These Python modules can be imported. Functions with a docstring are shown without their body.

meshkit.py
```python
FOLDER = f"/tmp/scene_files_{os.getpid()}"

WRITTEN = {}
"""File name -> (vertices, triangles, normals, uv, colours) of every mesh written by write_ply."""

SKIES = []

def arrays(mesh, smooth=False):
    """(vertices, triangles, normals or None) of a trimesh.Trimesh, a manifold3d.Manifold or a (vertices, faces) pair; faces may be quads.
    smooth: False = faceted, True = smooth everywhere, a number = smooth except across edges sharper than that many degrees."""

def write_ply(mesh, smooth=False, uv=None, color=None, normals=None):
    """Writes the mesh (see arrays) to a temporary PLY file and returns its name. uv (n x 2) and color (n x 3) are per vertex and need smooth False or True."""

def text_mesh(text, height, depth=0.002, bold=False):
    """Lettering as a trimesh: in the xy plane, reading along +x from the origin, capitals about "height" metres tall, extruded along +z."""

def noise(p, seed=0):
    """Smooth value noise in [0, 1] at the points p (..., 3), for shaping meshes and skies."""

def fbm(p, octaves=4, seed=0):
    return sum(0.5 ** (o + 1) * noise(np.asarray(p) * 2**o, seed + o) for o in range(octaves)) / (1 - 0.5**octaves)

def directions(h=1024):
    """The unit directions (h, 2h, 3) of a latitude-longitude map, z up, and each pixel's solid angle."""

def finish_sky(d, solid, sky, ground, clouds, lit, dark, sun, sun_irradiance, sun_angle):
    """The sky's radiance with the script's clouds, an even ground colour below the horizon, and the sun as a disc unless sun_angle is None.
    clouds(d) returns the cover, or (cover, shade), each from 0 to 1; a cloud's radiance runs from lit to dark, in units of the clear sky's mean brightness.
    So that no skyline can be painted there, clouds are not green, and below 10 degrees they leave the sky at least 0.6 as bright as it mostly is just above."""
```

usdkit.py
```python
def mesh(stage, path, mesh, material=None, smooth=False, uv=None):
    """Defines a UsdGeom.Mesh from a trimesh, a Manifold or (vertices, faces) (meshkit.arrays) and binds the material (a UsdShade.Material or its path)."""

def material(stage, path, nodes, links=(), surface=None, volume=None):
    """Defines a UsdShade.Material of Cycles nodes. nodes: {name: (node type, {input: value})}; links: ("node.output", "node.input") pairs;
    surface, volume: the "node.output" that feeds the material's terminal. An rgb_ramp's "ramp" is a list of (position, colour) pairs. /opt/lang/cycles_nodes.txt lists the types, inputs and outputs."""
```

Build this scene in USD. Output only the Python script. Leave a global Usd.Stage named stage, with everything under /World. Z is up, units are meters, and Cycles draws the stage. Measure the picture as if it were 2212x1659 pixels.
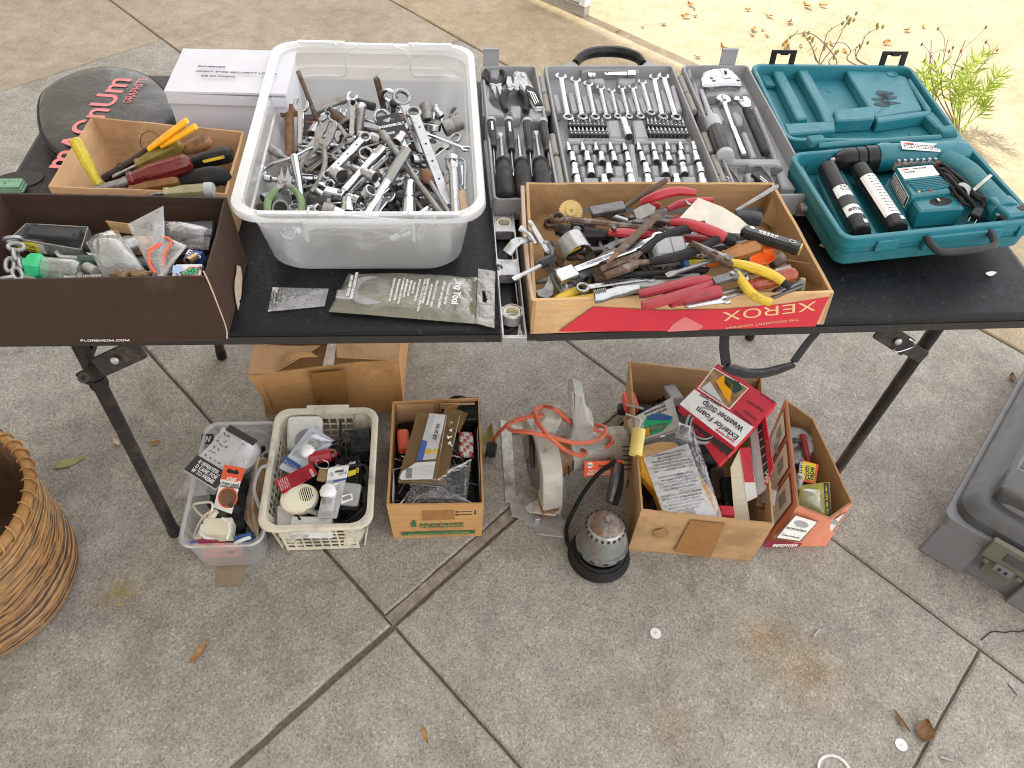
import math,random
import numpy as np
import trimesh,mapbox_earcut
from shapely.geometry import Polygon,Point,LineString,box as sbox
from shapely.ops import unary_union
from shapely import affinity
from pxr import Usd,UsdGeom,UsdLux,UsdShade,Gf,Sdf
import usdkit,meshkit

stage=Usd.Stage.CreateInMemory()
UsdGeom.SetStageUpAxis(stage,UsdGeom.Tokens.z)
UsdGeom.SetStageMetersPerUnit(stage,1.0)
UsdGeom.Xform.Define(stage,'/World')
UsdGeom.Scope.Define(stage,'/World/Looks')
# ---------------------------------------------------------------- camera, sky, sun, exposure
EYE=np.array([-.1283,-.8902,1.6274])
PITCH,YAW,ROLL=np.radians([48.617,7.651,4.932])
FOC=1700.0            # focal length in units of a 2212 wide picture
_f=np.array([math.sin(YAW)*math.cos(PITCH),math.cos(YAW)*math.cos(PITCH),-math.sin(PITCH)])
_r=np.array([math.cos(YAW),-math.sin(YAW),0.0]);_u=np.cross(_r,_f)
_r,_u=_r*math.cos(ROLL)+_u*math.sin(ROLL),-_r*math.sin(ROLL)+_u*math.cos(ROLL)
cam=UsdGeom.Camera.Define(stage,'/World/camera')
cam.CreateHorizontalApertureAttr(36.0);cam.CreateVerticalApertureAttr(27.0)
cam.CreateFocalLengthAttr(36.0*FOC/2212);cam.CreateClippingRangeAttr(Gf.Vec2f(.02,200))
cam.CreateExposureAttr(1.88)
cam.AddTransformOp().Set(Gf.Matrix4d(*_r,0,*_u,0,*(-_f),0,*EYE,1))
SUN_EL=math.radians(52);SUN_AZ=math.atan2(-.68,.74)     # direction towards the sun
_s=np.array([math.sin(SUN_AZ)*math.cos(SUN_EL),math.cos(SUN_AZ)*math.cos(SUN_EL),math.sin(SUN_EL)])
sky=UsdLux.DomeLight.Define(stage,'/World/sky')
sky.GetPrim().SetCustomDataByKey('kind','structure')
skm=usdkit.material(stage,'/World/Looks/sky_air',{
    'sk':('sky_texture',{'sky_type':'single_scattering','sun_disc':False,'sun_elevation':SUN_EL,'sun_rotation':SUN_AZ,'aerosol_density':2.0,'air_density':1.0}),
    'tc':('texture_coordinate',{}),
    'n':('noise_texture',{'scale':2.2,'detail':5.0,'roughness':.6}),
    'cr':('rgb_ramp',{'ramp':[(.28,(.42,)*3),(.66,(.92,)*3)]}),
    'mx':('mix',{'mix_type':'mix','color2':(7.4,7.1,6.75)}),
    'bg':('background_shader',{'strength':.1})},
    [('tc.generated','n.vector'),('n.fac','cr.fac'),('cr.color','mx.fac'),('sk.color','mx.color1'),('mx.color','bg.color')],surface='bg.background')
UsdShade.MaterialBindingAPI.Apply(sky.GetPrim()).Bind(skm)
sun=UsdLux.DistantLight.Define(stage,'/World/sun')
sun.CreateIntensityAttr(.5);sun.CreateAngleAttr(.53);sun.CreateNormalizeAttr(True);sun.CreateColorAttr(Gf.Vec3f(1,.92,.78))
_z=_s;_x=np.cross([0,0,1.0],_z);_x /= np.linalg.norm(_x);_y=np.cross(_z,_x)
sun.AddTransformOp().Set(Gf.Matrix4d(*_x,0,*_y,0,*_z,0,*(_s*20),1))

# ---------------------------------------------------------------- places: pixels of the photograph measured as points of the scene
CROPS=dict(D=(0,0,.57604),A=(0,150,2.304),B=(0,650,2.304),T=(820,130,2.155),F=(820,900,1.940),G=(1780,150,2.766),H=(2400,150,2.766),
             X=(1800,640,2.553),Y=(2450,640,2.553),M=(2780,150,1.952),L=(600,1280,1.8856),Q=(1420,1420,2.1265),N=(2250,1250,1.843),
             U=(3000,1200,1.508),O=(0,1250,1.2286),R=(1900,0,1.1402),E=(2200,2000,1.3488),Z=(0,0,1.1521))
TILT=.026
def ray(k,a,b):
    x0,y0,s=CROPS[k];u,v=(x0+a/s)*.57604,(y0+b/s)*.57604
    return _f*FOC+_r*(u-1106)-_u*(v-829.5)
def g(k,a,b,h=0.0):
    d=ray(k,a,b);return EYE+d*((h-EYE[2])/d[2])
def tz(x):return .74+TILT*max(x,0)
def t(k,a,b,h=0.0):
    p=g(k,a,b,.74+h)
    for _ in range(3):p=g(k,a,b,tz(p[0])+h)
    return p
def V(*p):return np.array(p,float)
def unit(v):v=np.asarray(v,float);return v/max(np.linalg.norm(v),1e-12)

# ---------------------------------------------------------------- mesh helpers: a mesh is (vertices, triangles)
def cat(*ms):
    v,f,o=[],[],0
    for m in ms:
        v.append(m[0]);f.append(np.asarray(m[1])+o);o += len(m[0])
    return np.vstack(v),np.vstack(f)
def tm(m):return np.array(m.vertices),np.array(m.faces)
def xf(m,M):return m[0]@M[:3,:3].T+M[:3,3],m[1]
def mv(m,x=0,y=0,z=0):return m[0]+np.array([x,y,z]),m[1]
def sc(m,x=1,y=1,z=1):
    f=m[1] if x*y*z>0 else m[1][:,::-1]
    return m[0]*np.array([x,y,z]),f
def mat4(R=np.eye(3),o=(0,0,0)):
    M=np.eye(4);M[:3,:3]=R;M[:3,3]=o;return M
def rot(axis,deg,o=(0,0,0)):
    return mat4(trimesh.transformations.rotation_matrix(math.radians(deg),axis)[:3,:3],o)
def fr(A,B,roll=0,up=(0,0,1)):
    """x along A to B, z as near to up as can be, turned about x by roll degrees"""
    A,B=V(*A),V(*B);x=unit(B-A);up=V(*up)
    if abs(x@unit(up))>.98:up=V(0,1,0)
    y=unit(np.cross(up,x));z=np.cross(x,y)
    if roll:
        c,s=math.cos(math.radians(roll)),math.sin(math.radians(roll));y,z=y*c+z*s,-y*s+z*c
    return mat4(np.stack([x,y,z],1),A)
def frn(o,x,n):
    """origin o, x direction, z along n"""
    n=unit(n);x=unit(V(*x)-n*(V(*x)@n));return mat4(np.stack([x,np.cross(n,x),n],1),o)
def grid(nu,nv,closed_u=False):
    q=[]
    for i in range(nu if closed_u else nu-1):
        for j in range(nv-1):
            a,b=i*nv+j,((i+1)%nu)*nv+j;q.append((a,b,b+1));q.append((a,b+1,a+1))
    return np.array(q)
def loft(rings,cap0=True,cap1=True):
    """rings of equal count, counter-clockwise seen from the end"""
    n=len(rings[0]);v=np.vstack(rings);f=[]
    for i in range(len(rings)-1):
        for j in range(n):
            a,b,c,d=i*n+j,i*n+(j+1)%n,(i+1)*n+(j+1)%n,(i+1)*n+j
            f += [(a,b,c),(a,c,d)]
    f=np.array(f)
    for flag,k,s in ((cap0,0,-1),(cap1,len(rings)-1,1)):
        if flag:
            c=len(v);v=np.vstack([v,np.mean(rings[k],0)[None]])
            tri=[(c,k*n+j,k*n+(j+1)%n)[::s] for j in range(n)]
            f=np.vstack([f,tri])
    return v,f
def rev(prof,n=14,sy=1,sz=1,lobes=0,depth=0):
    """turned about x; prof = (x, r) pairs; lobes = grooves along it"""
    a=np.arange(n)*2*math.pi/n
    k=1-depth*(.5+.5*np.cos(lobes*a)) if lobes else np.ones(n)
    return loft([np.stack([np.full(n,x),r*k*np.cos(a)*sy,r*k*np.sin(a)*sz],1) for x,r in prof])
def cyl(L,r,n=12,c=0):
    return rev([(0,r-c),(c,r),(L-c,r),(L,r-c)] if c else [(0,r),(L,r)],n)
def ringm(L,ro,ri,n=16,nin=None):
    a=np.arange(n)*2*math.pi/n;P=lambda x,r:np.stack([np.full(n,x),r*np.cos(a),r*np.sin(a)],1)
    m=loft([P(0,ri),P(0,ro),P(L,ro),P(L,ri),P(0,ri)],False,False);return m
def cr(pts,k=5,closed=False):
    p=np.asarray(pts,float);n=len(p);out=[]
    for i in range(n if closed else n-1):
        a,b,c,d=(p[(i-1)%n],p[i],p[(i+1)%n],p[(i+2)%n]) if closed else (p[max(i-1,0)],p[i],p[i+1],p[min(i+2,n-1)])
        for j in range(k):
            s=j/k;out.append(.5*(2*b+(c-a)*s+(2*a-5*b+4*c-d)*s*s+(3*b-a-3*c+d)*s**3))
    if not closed:out.append(p[-1])
    return np.array(out)
def tube(pts,r,n=8,k=5,closed=False,flat=1.0,up=None):
    """a smooth tube through pts; r a number or one radius per point"""
    rr=np.full(len(pts),r) if np.ndim(r)==0 else np.asarray(r,float)
    if k>1:
        q=cr(np.c_[np.asarray(pts,float),rr],k,closed);p,rr=q[:,:3],q[:,3]
    else:p=np.asarray(pts,float)
    m=len(p);tn=np.array([unit((p[(i+1)%m] if closed else p[min(i+1,m-1)])-(p[i-1] if closed else p[max(i-1,0)])) for i in range(m)])
    nn=unit(np.cross(tn[0],up if up is not None else ([0,0,1] if abs(tn[0][2])<.9 else [1,0,0])));rings=[]
    a=np.arange(n)*2*math.pi/n
    for i in range(m):
        if up is not None:nn=unit(np.cross(tn[i],up))
        else:nn=unit(nn-tn[i]*(nn@tn[i]))
        b=np.cross(tn[i],nn)
        rings.append(p[i]+rr[i]*(np.cos(a)[:,None]*nn+flat*np.sin(a)[:,None]*b))
    if closed:return loft(rings+[rings[0]],False,False)
    return loft(rings)
def cham(poly,th,c=0.0,z0=0.0):
    """a plate of outline poly and thickness th with chamfered edges"""
    if poly.geom_type != 'Polygon':return cat(*[cham(p,th,c,z0) for p in poly.geoms if p.area>1e-9])
    poly=poly.simplify(1e-5).buffer(0)
    if poly.geom_type != 'Polygon':poly=max(poly.geoms,key=lambda q:q.area)
    rings=[np.array(poly.exterior.coords)[:-1]]+[np.array(i.coords)[:-1] for i in poly.interiors]
    rings=[r if (Polygon(r).exterior.is_ccw==(k==0)) else r[::-1] for k,r in enumerate(rings)]
    v2=np.vstack(rings);ends=np.cumsum([len(r) for r in rings]).astype(np.uint32)
    tri=mapbox_earcut.triangulate_float64(v2,ends).reshape(-1,3).astype(int)
    a,b,d=v2[tri[:,0]],v2[tri[:,1]],v2[tri[:,2]]
    flip=((b-a)[:,0]*(d-a)[:,1]-(b-a)[:,1]*(d-a)[:,0])<0;tri[flip]=tri[flip][:,::-1]
    off=[]
    for r in rings:
        e1=r-np.roll(r,1,0);e2=np.roll(r,-1,0)-r
        n=np.stack([-(e1/np.maximum(np.linalg.norm(e1,axis=1),1e-9)[:,None])[:,1]-(e2/np.maximum(np.linalg.norm(e2,axis=1),1e-9)[:,None])[:,1],
                      (e1/np.maximum(np.linalg.norm(e1,axis=1),1e-9)[:,None])[:,0]+(e2/np.maximum(np.linalg.norm(e2,axis=1),1e-9)[:,None])[:,0]],1)
        off.append(n/np.maximum(np.linalg.norm(n,axis=1),.4)[:,None])
    off=np.vstack(off);lay=[(z0,c),(z0+c,0),(z0+th-c,0),(z0+th,c)] if c>0 else [(z0,0),(z0+th,0)]
    nv=len(v2);vs=np.vstack([np.c_[v2+off*o,np.full(nv,z)] for z,o in lay]);fs=[tri[:,::-1],tri+nv*(len(lay)-1)]
    s=0
    for r in rings:
        i=np.arange(len(r));j=(i+1)%len(r);i,j=i+s,j+s;s += len(r)
        for k in range(len(lay)-1):
            fs += [np.stack([i+k*nv,j+k*nv,j+(k+1)*nv],1),np.stack([i+k*nv,j+(k+1)*nv,i+(k+1)*nv],1)]
    return vs,np.vstack(fs)
def hull(pts):return tm(trimesh.convex.convex_hull(np.asarray(pts,float)))
_ico=trimesh.creation.icosphere(1).vertices
def rbox(sx,sy,sz,r=.003,c=(0,0,0),fine=True):
    """rounded box centred on c in x and y, standing on c in z"""
    r=min(r,sx*.49,sy*.49,sz*.49);s=np.array(_ico if fine else [(1,0,0),(-1,0,0),(0,1,0),(0,-1,0),(0,0,1),(0,0,-1)])*r
    p=np.vstack([s+np.array([a*(sx/2-r),b*(sy/2-r),sz/2+e*(sz/2-r)]) for a in (-1,1) for b in (-1,1) for e in (-1,1)])
    return mv(hull(p),*c)
def bx(sx,sy,sz,c=(0,0,0)):
    m=trimesh.creation.box((sx,sy,sz));return mv(tm(m),c[0],c[1],c[2]+sz/2)
def rrect(w,d,r,n=4,z=0.0,c=(0,0)):
    o=[]
    for k,(sx,sy) in enumerate(((1,-1),(1,1),(-1,1),(-1,-1))):
        for j in range(n+1):
            a=math.radians(-90+90*k+90*j/n);o.append((c[0]+sx*(w/2-r)+r*math.cos(a),c[1]+sy*(d/2-r)+r*math.sin(a),z))
    return np.array(o)
def sph(r,c=(0,0,0),k=2):return mv(sc(tm(trimesh.creation.icosphere(k)),r,r,r),*c)
def sheet(f,nu,nv,th=0.0):
    """surface f(s, t) for s, t in 0..1 with a thickness th along its normal"""
    s,q=np.meshgrid(np.linspace(0,1,nu),np.linspace(0,1,nv),indexing='ij')
    p=f(s,q);fa=grid(nu,nv);v=p.reshape(-1,3)
    if not th:return v,fa
    du,dv=np.gradient(p,axis=0),np.gradient(p,axis=1);n=np.cross(du,dv);n /= np.maximum(np.linalg.norm(n,axis=2),1e-12)[...,None]
    w=(p-n*th).reshape(-1,3);N=len(v);ed=[i*nv for i in range(nu)]+[(nu-1)*nv+j for j in range(1,nv)]+[i*nv+nv-1 for i in range(nu-2,-1,-1)]+[j for j in range(nv-2,0,-1)]
    side=[]
    for a,b in zip(ed,ed[1:]+ed[:1]):side += [(a,a+N,b+N),(a,b+N,b)]
    return np.vstack([v,w]),np.vstack([fa,fa[:,::-1]+N,side])
def bil(c,s,q):return (1-s)[...,None]*(1-q)[...,None]*c[0]+s[...,None]*(1-q)[...,None]*c[1]+s[...,None]*q[...,None]*c[2]+(1-s)[...,None]*q[...,None]*c[3]
def nz(p,sc_=1,seed=0,o=3):return meshkit.fbm(np.asarray(p)*sc_+seed*7.3,o,seed)*2-1
def wall(c,th=.004,amp=.0,scl=9,seed=0,n=(12,6),rag=0):
    """carton wall from the corners c (bottom a, bottom b, top b, top a), bent a little by noise; rag = unevenness of the top edge"""
    c=[V(*p) for p in c];nrm=unit(np.cross(c[1]-c[0],c[3]-c[0]))
    def f(s,q):
        p=bil(c,s,q)
        if amp:p=p+nrm*(nz(p,scl,seed)*amp*np.sin(np.pi*np.clip(s,.03,.97))*(.3+.7*q))[...,None]
        if rag:p=p+V(0,0,1)*(nz(p,30,seed+3)*rag*(q>.99))[...,None]
        return p
    return sheet(f,*n,th)
def txt(s,h,bold=False,center=True,sx=1.0,depth=.0004,slant=0.0):
    m=tm(meshkit.text_mesh(s,h,depth,bold));v=m[0].copy()
    if center:v[:,0] -= (v[:,0].min()+v[:,0].max())/2;v[:,1] -= h/2
    v[:,0]=v[:,0]*sx+v[:,1]*slant;return v,m[1]
def fan(P,jit=0.0):return np.asarray(P,float)

# ---------------------------------------------------------------- materials
MATS={}
def mat(name,col,rough=.5,metal=0,var=.12,vs=30.,bump=0.,bs=250.,dirt=None,dv=12.,da=.5,rvar=.12,spec=.5,coat=0.,stretch=None,trans=0.,sss=0.,detail=3.,sheen=0.):
    """procedural look: base colour with noise, an optional second colour in blotches (dirt), uneven gloss and fine relief"""
    col=np.array(col,float)
    n={'geo':('geometry',{}),'n':('noise_texture',{'scale':vs,'detail':detail,'roughness':.6}),
         'cr':('rgb_ramp',{'ramp':[(.25,tuple(col*(1-var))),(.75,tuple(np.minimum(col*(1+var),.95)))]}),
         'rr':('map_range',{'from_min':.3,'from_max':.7,'to_min':max(rough-rvar,.03),'to_max':min(rough+rvar,1.),'clamp':True}),
         'n2':('noise_texture',{'scale':vs*1.7,'detail':4.,'roughness':.65}),
         'p':('principled_bsdf',{'metallic':float(metal),'specular_ior_level':spec,'coat_weight':coat,'transmission_weight':trans,'subsurface_weight':sss,'sheen_weight':sheen})}
    l=[('n.fac','cr.fac'),('n2.fac','rr.value'),('rr.result','p.roughness')]
    src='geo.position'
    if stretch:
        n['mp']=('mapping',{'scale':stretch});l += [('geo.position','mp.vector')];src='mp.vector'
    l += [(src,'n.vector'),(src,'n2.vector')]
    if dirt is not None:
        n['nd']=('noise_texture',{'scale':dv,'detail':6.,'roughness':.7});n['rd']=('rgb_ramp',{'ramp':[(.62-da*.35,(0,)*3),(.72-da*.25,(1,)*3)]})
        n['md']=('mix',{'mix_type':'mix','color2':tuple(dirt)})
        l += [('geo.position','nd.vector'),('nd.fac','rd.fac'),('rd.color','md.fac'),('cr.color','md.color1'),('md.color','p.base_color')]
        if metal:n['mm']=('map_range',{'from_min':0.,'from_max':1.,'to_min':float(metal),'to_max':.25,'clamp':True});l += [('rd.color','mm.value'),('mm.result','p.metallic')]
    else:l += [('cr.color','p.base_color')]
    if bump:
        n['nb']=('noise_texture',{'scale':bs,'detail':3.});n['b']=('bump',{'strength':1.,'distance':bump})
        l += [(src,'nb.vector'),('nb.fac','b.height'),('b.normal','p.normal')]
    MATS[name]=usdkit.material(stage,'/World/Looks/'+name,n,l,surface='p.BSDF');return MATS[name]
def film(name,tint=(.9,.9,.9),clear=.75,milky=.12,rough=.12,col=(.85,.85,.85),bump=.001,bs=60.):
    """thin clear or milky plastic"""
    MATS[name]=usdkit.material(stage,'/World/Looks/'+name,{
        'geo':('geometry',{}),'nb':('noise_texture',{'scale':bs,'detail':3.}),'b':('bump',{'strength':1.,'distance':bump}),
        'tr':('transparent_bsdf',{'color':tint}),'gl':('glossy_bsdf',{'color':(1,1,1),'roughness':rough}),'df':('diffuse_bsdf',{'color':col}),'tl':('translucent_bsdf',{'color':col}),
        'm1':('mix_closure',{'fac':.5}),'m2':('mix_closure',{'fac':milky}),'fr':('layer_weight',{'blend':.35}),'m3':('mix_closure',{}),'mr':('map_range',{'from_min':0.,'from_max':1.,'to_min':.05,'to_max':.55,'clamp':True})},
        [('geo.position','nb.vector'),('nb.fac','b.height'),('b.normal','gl.normal'),('b.normal','fr.normal'),('df.BSDF','m1.closure1'),('tl.BSDF','m1.closure2'),('tr.BSDF','m2.closure1'),('m1.closure','m2.closure2'),
         ('fr.facing','mr.value'),('mr.result','m3.fac'),('m2.closure','m3.closure1'),('gl.BSDF','m3.closure2')],surface='m3.closure');return MATS[name]

# ---------------------------------------------------------------- things
COUNT={};THINGS=[]
def number(parent,name):
    k=COUNT.get((parent,name),0);COUNT[(parent,name)]=k+1
    return name if k==0 else f'{name}_{k:03d}'
class Th:
    def __init__(s,name,label,cat_,group=None,kind=None,M=None):
        s.name,s.label,s.cat,s.group,s.kind,s.M,s.parts,s.copies=name,label,cat_,group,kind,M,[],[];THINGS.append(s)
    def add(s,name,mesh,m,parent=None,smooth=35,label=None,kind=None):
        s.parts.append([name,mesh,m,parent,smooth,label,kind]);return len(s.parts)-1
    def copy(s,M,label=None,group=None):s.copies.append((M,label,group))
    def meta(s,prim,label=None,group=None):
        if s.kind != 'structure' or s.label:
            if (label or s.label):prim.SetCustomDataByKey('label',label or s.label)
            if s.cat:prim.SetCustomDataByKey('category',s.cat)
        if group or s.group:prim.SetCustomDataByKey('group',group or s.group)
        if s.kind:prim.SetCustomDataByKey('kind',s.kind)
    def write(s):
        M=s.M
        if M is None:
            allv=np.vstack([p[1][0] for p in s.parts]);lo,hi=allv.min(0),allv.max(0)
            base=np.array([(lo[0]+hi[0])/2,(lo[1]+hi[1])/2,lo[2]]);M=mat4(o=base)
            for p in s.parts:p[1]=(p[1][0]-base,p[1][1])
        path='/World/'+number('/World',s.name);G4=Gf.Matrix4d(*M.T.ravel())
        if len(s.parts)==1 and not s.copies:
            p=s.parts[0];m=usdkit.mesh(stage,path,p[1],MATS[p[2]],smooth=p[4]);m.AddTransformOp().Set(G4);s.meta(m.GetPrim());return
        x=UsdGeom.Xform.Define(stage,path);x.AddTransformOp().Set(G4);s.meta(x.GetPrim());paths=[]
        for p in s.parts:
            par=path if p[3] is None else paths[p[3]];q=par+'/'+number(par,p[0]);paths.append(q)
            m=usdkit.mesh(stage,q,p[1],MATS[p[2]],smooth=p[4])
            if p[5]:m.GetPrim().SetCustomDataByKey('label',p[5])
            if p[6]:m.GetPrim().SetCustomDataByKey('kind',p[6])
        for Mc,label,group in s.copies:
            c=UsdGeom.Xform.Define(stage,'/World/'+number('/World',s.name));c.GetPrim().GetReferences().AddInternalReference(path);c.GetPrim().SetInstanceable(True)
            c.MakeMatrixXform().Set(Gf.Matrix4d(*Mc.T.ravel()));s.meta(c.GetPrim(),label,group or s.group)
def put(name,label,cat_,parts,M,group=None):
    """a thing whose parts are given in its own frame"""
    T=Th(name,label,cat_,group,M=M)
    for p in parts:T.add(*p)
    return T
RN=random.Random(7);NR=np.random.default_rng(11)
def gy(k,a,b,y):d=ray(k,a,b);return EYE+d*((y-EYE[1])/d[1])
# metals
mat('chrome',(.44,.45,.465),.18,1,.05,60,dirt=(.2,.16,.12),dv=55,da=.12,rvar=.08)
mat('chrome_clean',(.50,.515,.535),.13,1,.04,60,rvar=.05)
mat('satin_steel',(.36,.365,.37),.3,1,.12,80,dirt=(.22,.18,.14),dv=60,da=.12)
mat('worn_steel',(.25,.247,.24),.4,.9,.2,90,dirt=(.17,.14,.11),dv=70,da=.25)
mat('dark_steel',(.13,.128,.125),.4,.85,.25,80,dirt=(.09,.06,.04),dv=60,da=.2)
mat('rusty_steel',(.17,.085,.042),.7,.25,.35,90,bump=.0006,bs=500)
mat('rust_brown',(.10,.06,.04),.6,.4,.3,90,bump=.0005,bs=500,dirt=(.2,.17,.14),dv=50,da=.3)
mat('aluminium',(.40,.40,.405),.36,.85,.08,90,dirt=(.3,.29,.27),dv=40,da=.35)
mat('grey_cast',(.40,.38,.335),.6,.1,.15,40,dirt=(.25,.19,.13),dv=14,da=.2,bump=.0006,bs=200)
mat('worn_aluminium',(.42,.41,.39),.55,.6,.18,40,dirt=(.18,.14,.1),dv=14,da=.45)
mat('brass',(.42,.32,.16),.35,.9,.15,60)
mat('black_hole',(.012,.011,.01),.8)
# plastics, rubber, paint
mat('black_plastic',(.008,.008,.0085),.3,dirt=(.022,.02,.018),dv=25,da=.2,spec=.3)
mat('black_rubber',(.010,.010,.010),.55,dirt=(.025,.023,.021),dv=40,da=.3,spec=.25)
mat('charcoal_plastic',(.03,.031,.034),.5,spec=.3)
mat('teal_plastic',(.014,.15,.192),.42,var=.1,bump=.0004,bs=900,dirt=(.05,.15,.17),dv=14,da=.18)
mat('teal_rough',(.015,.14,.175),.6,var=.25,vs=300,bump=.0012,bs=450,dirt=(.07,.15,.16),dv=10,da=.3)
mat('teal_smooth',(.010,.135,.17),.3,var=.06)
mat('case_grey',(.25,.255,.265),.5,var=.06,dirt=(.22,.215,.21),dv=12,da=.25)
mat('case_grey_dark',(.16,.165,.172),.55,var=.08)
mat('case_worn',(.22,.205,.18),.6,var=.1)
mat('knob_grey',(.33,.34,.35),.4)
mat('red_plastic',(.36,.017,.028),.38,dirt=(.2,.012,.018),dv=30,da=.3)
mat('worn_red',(.27,.022,.03),.45,dirt=(.07,.02,.02),dv=28,da=.2)
mat('yellow_plastic',(.62,.39,.012),.36,dirt=(.33,.2,.02),dv=40,da=.25)
mat('orange_yellow',(.78,.36,.008),.35)
mat('dirty_yellow',(.58,.40,.03),.42,dirt=(.3,.2,.03),dv=40,da=.15)
mat('orange_plastic',(.75,.14,.02),.4)
mat('orange_cord',(.52,.10,.045),.5,dirt=(.3,.09,.05),dv=30,da=.4)
mat('green_plastic',(.03,.42,.17),.35)
mat('green_grip',(.12,.20,.07),.5,dirt=(.07,.12,.05),dv=60,da=.4)
mat('dark_green',(.02,.06,.045),.4)
mat('amber',(.42,.17,.03),.25,var=.25,vs=45,stretch=(1,1,1),trans=.35)
mat('yellow_clear',(.62,.50,.03),.2,var=.25,vs=90,trans=.4)
mat('olive_clear',(.25,.18,.035),.28,var=.25,vs=60,trans=.25)
mat('pale_clear',(.42,.40,.22),.25,var=.2,vs=60,trans=.35)
mat('brown_amber',(.20,.085,.022),.3,var=.3,vs=40,trans=.2)
mat('ruby_clear',(.13,.010,.010),.22,var=.3,vs=40,trans=.25)
mat('amber_red',(.35,.09,.03),.3,var=.3,vs=40,dirt=(.3,.02,.02),dv=30,da=.5,trans=.2)
mat('wood_handle',(.25,.125,.05),.5,var=.3,vs=60,stretch=(.5,2,2),dirt=(.12,.06,.03),dv=50,da=.4)
mat('raw_wood',(.45,.30,.17),.7,var=.25,vs=120)
mat('white_plastic',(.70,.70,.68),.42,var=.03,dirt=(.5,.48,.42),dv=14,da=.2)
mat('ivory_plastic',(.63,.58,.46),.5,var=.04,dirt=(.36,.33,.27),dv=9,da=.35)
mat('cream_plastic',(.70,.66,.50),.45,var=.04)
mat('grey_plastic',(.30,.31,.31),.5,var=.08)
mat('toolbox_grey',(.15,.153,.162),.5,var=.06,dirt=(.19,.18,.17),dv=9,da=.16,bump=.0002,bs=600)
mat('toolbox_dark',(.055,.057,.06),.4,var=.1,dirt=(.075,.066,.055),dv=14,da=.25)
mat('toolbox_olive',(.12,.117,.09),.5,var=.06)
mat('white_print',(.78,.78,.76),.6)
mat('grey_print',(.45,.45,.44),.6)
mat('black_print',(.03,.03,.03),.6)
mat('white_label',(.74,.74,.72),.5,var=.04,dirt=(.55,.54,.5),dv=30,da=.25)
mat('paper_white',(.56,.56,.56),.7,var=.05,dirt=(.5,.49,.47),dv=12,da=.3)
mat('red_print',(.52,.025,.045),.55,var=.06)
mat('pink_print',(.60,.17,.17),.55,var=.06)
mat('cream_print',(.70,.46,.24),.6,var=.05)
mat('green_print',(.02,.11,.04),.6)
mat('blue_print',(.04,.10,.32),.5)
mat('pale_blue',(.30,.42,.62),.5)
mat('yellow_print',(.75,.60,.03),.5)
mat('orange_print',(.70,.10,.035),.5)
mat('peach_print',(.62,.22,.13),.55)
mat('wine_print',(.20,.012,.04),.5)
mat('brown_print',(.15,.07,.035),.55,var=.4,vs=60)
mat('photo_print',(.28,.17,.08),.4,var=.8,vs=45)
mat('scrap_photo',(.10,.17,.10),.45,var=.8,vs=70)
mat('gear_nylon',(.50,.36,.12),.55,var=.12)
mat('sponge_yellow',(.66,.34,.03),.9,var=.15,vs=300,bump=.002,bs=500)
mat('sage_plastic',(.19,.22,.205),.55,var=.06,dirt=(.12,.13,.12),dv=30,da=.3)
mat('mint_tape',(.15,.30,.20),.5,var=.06)
mat('rope_white',(.55,.53,.48),.9,var=.2,vs=200)
mat('bulb_white',(.78,.78,.78),.22,var=.02,coat=.4)
mat('mirror_glass',(.02,.02,.022),.06,coat=1.)
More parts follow.
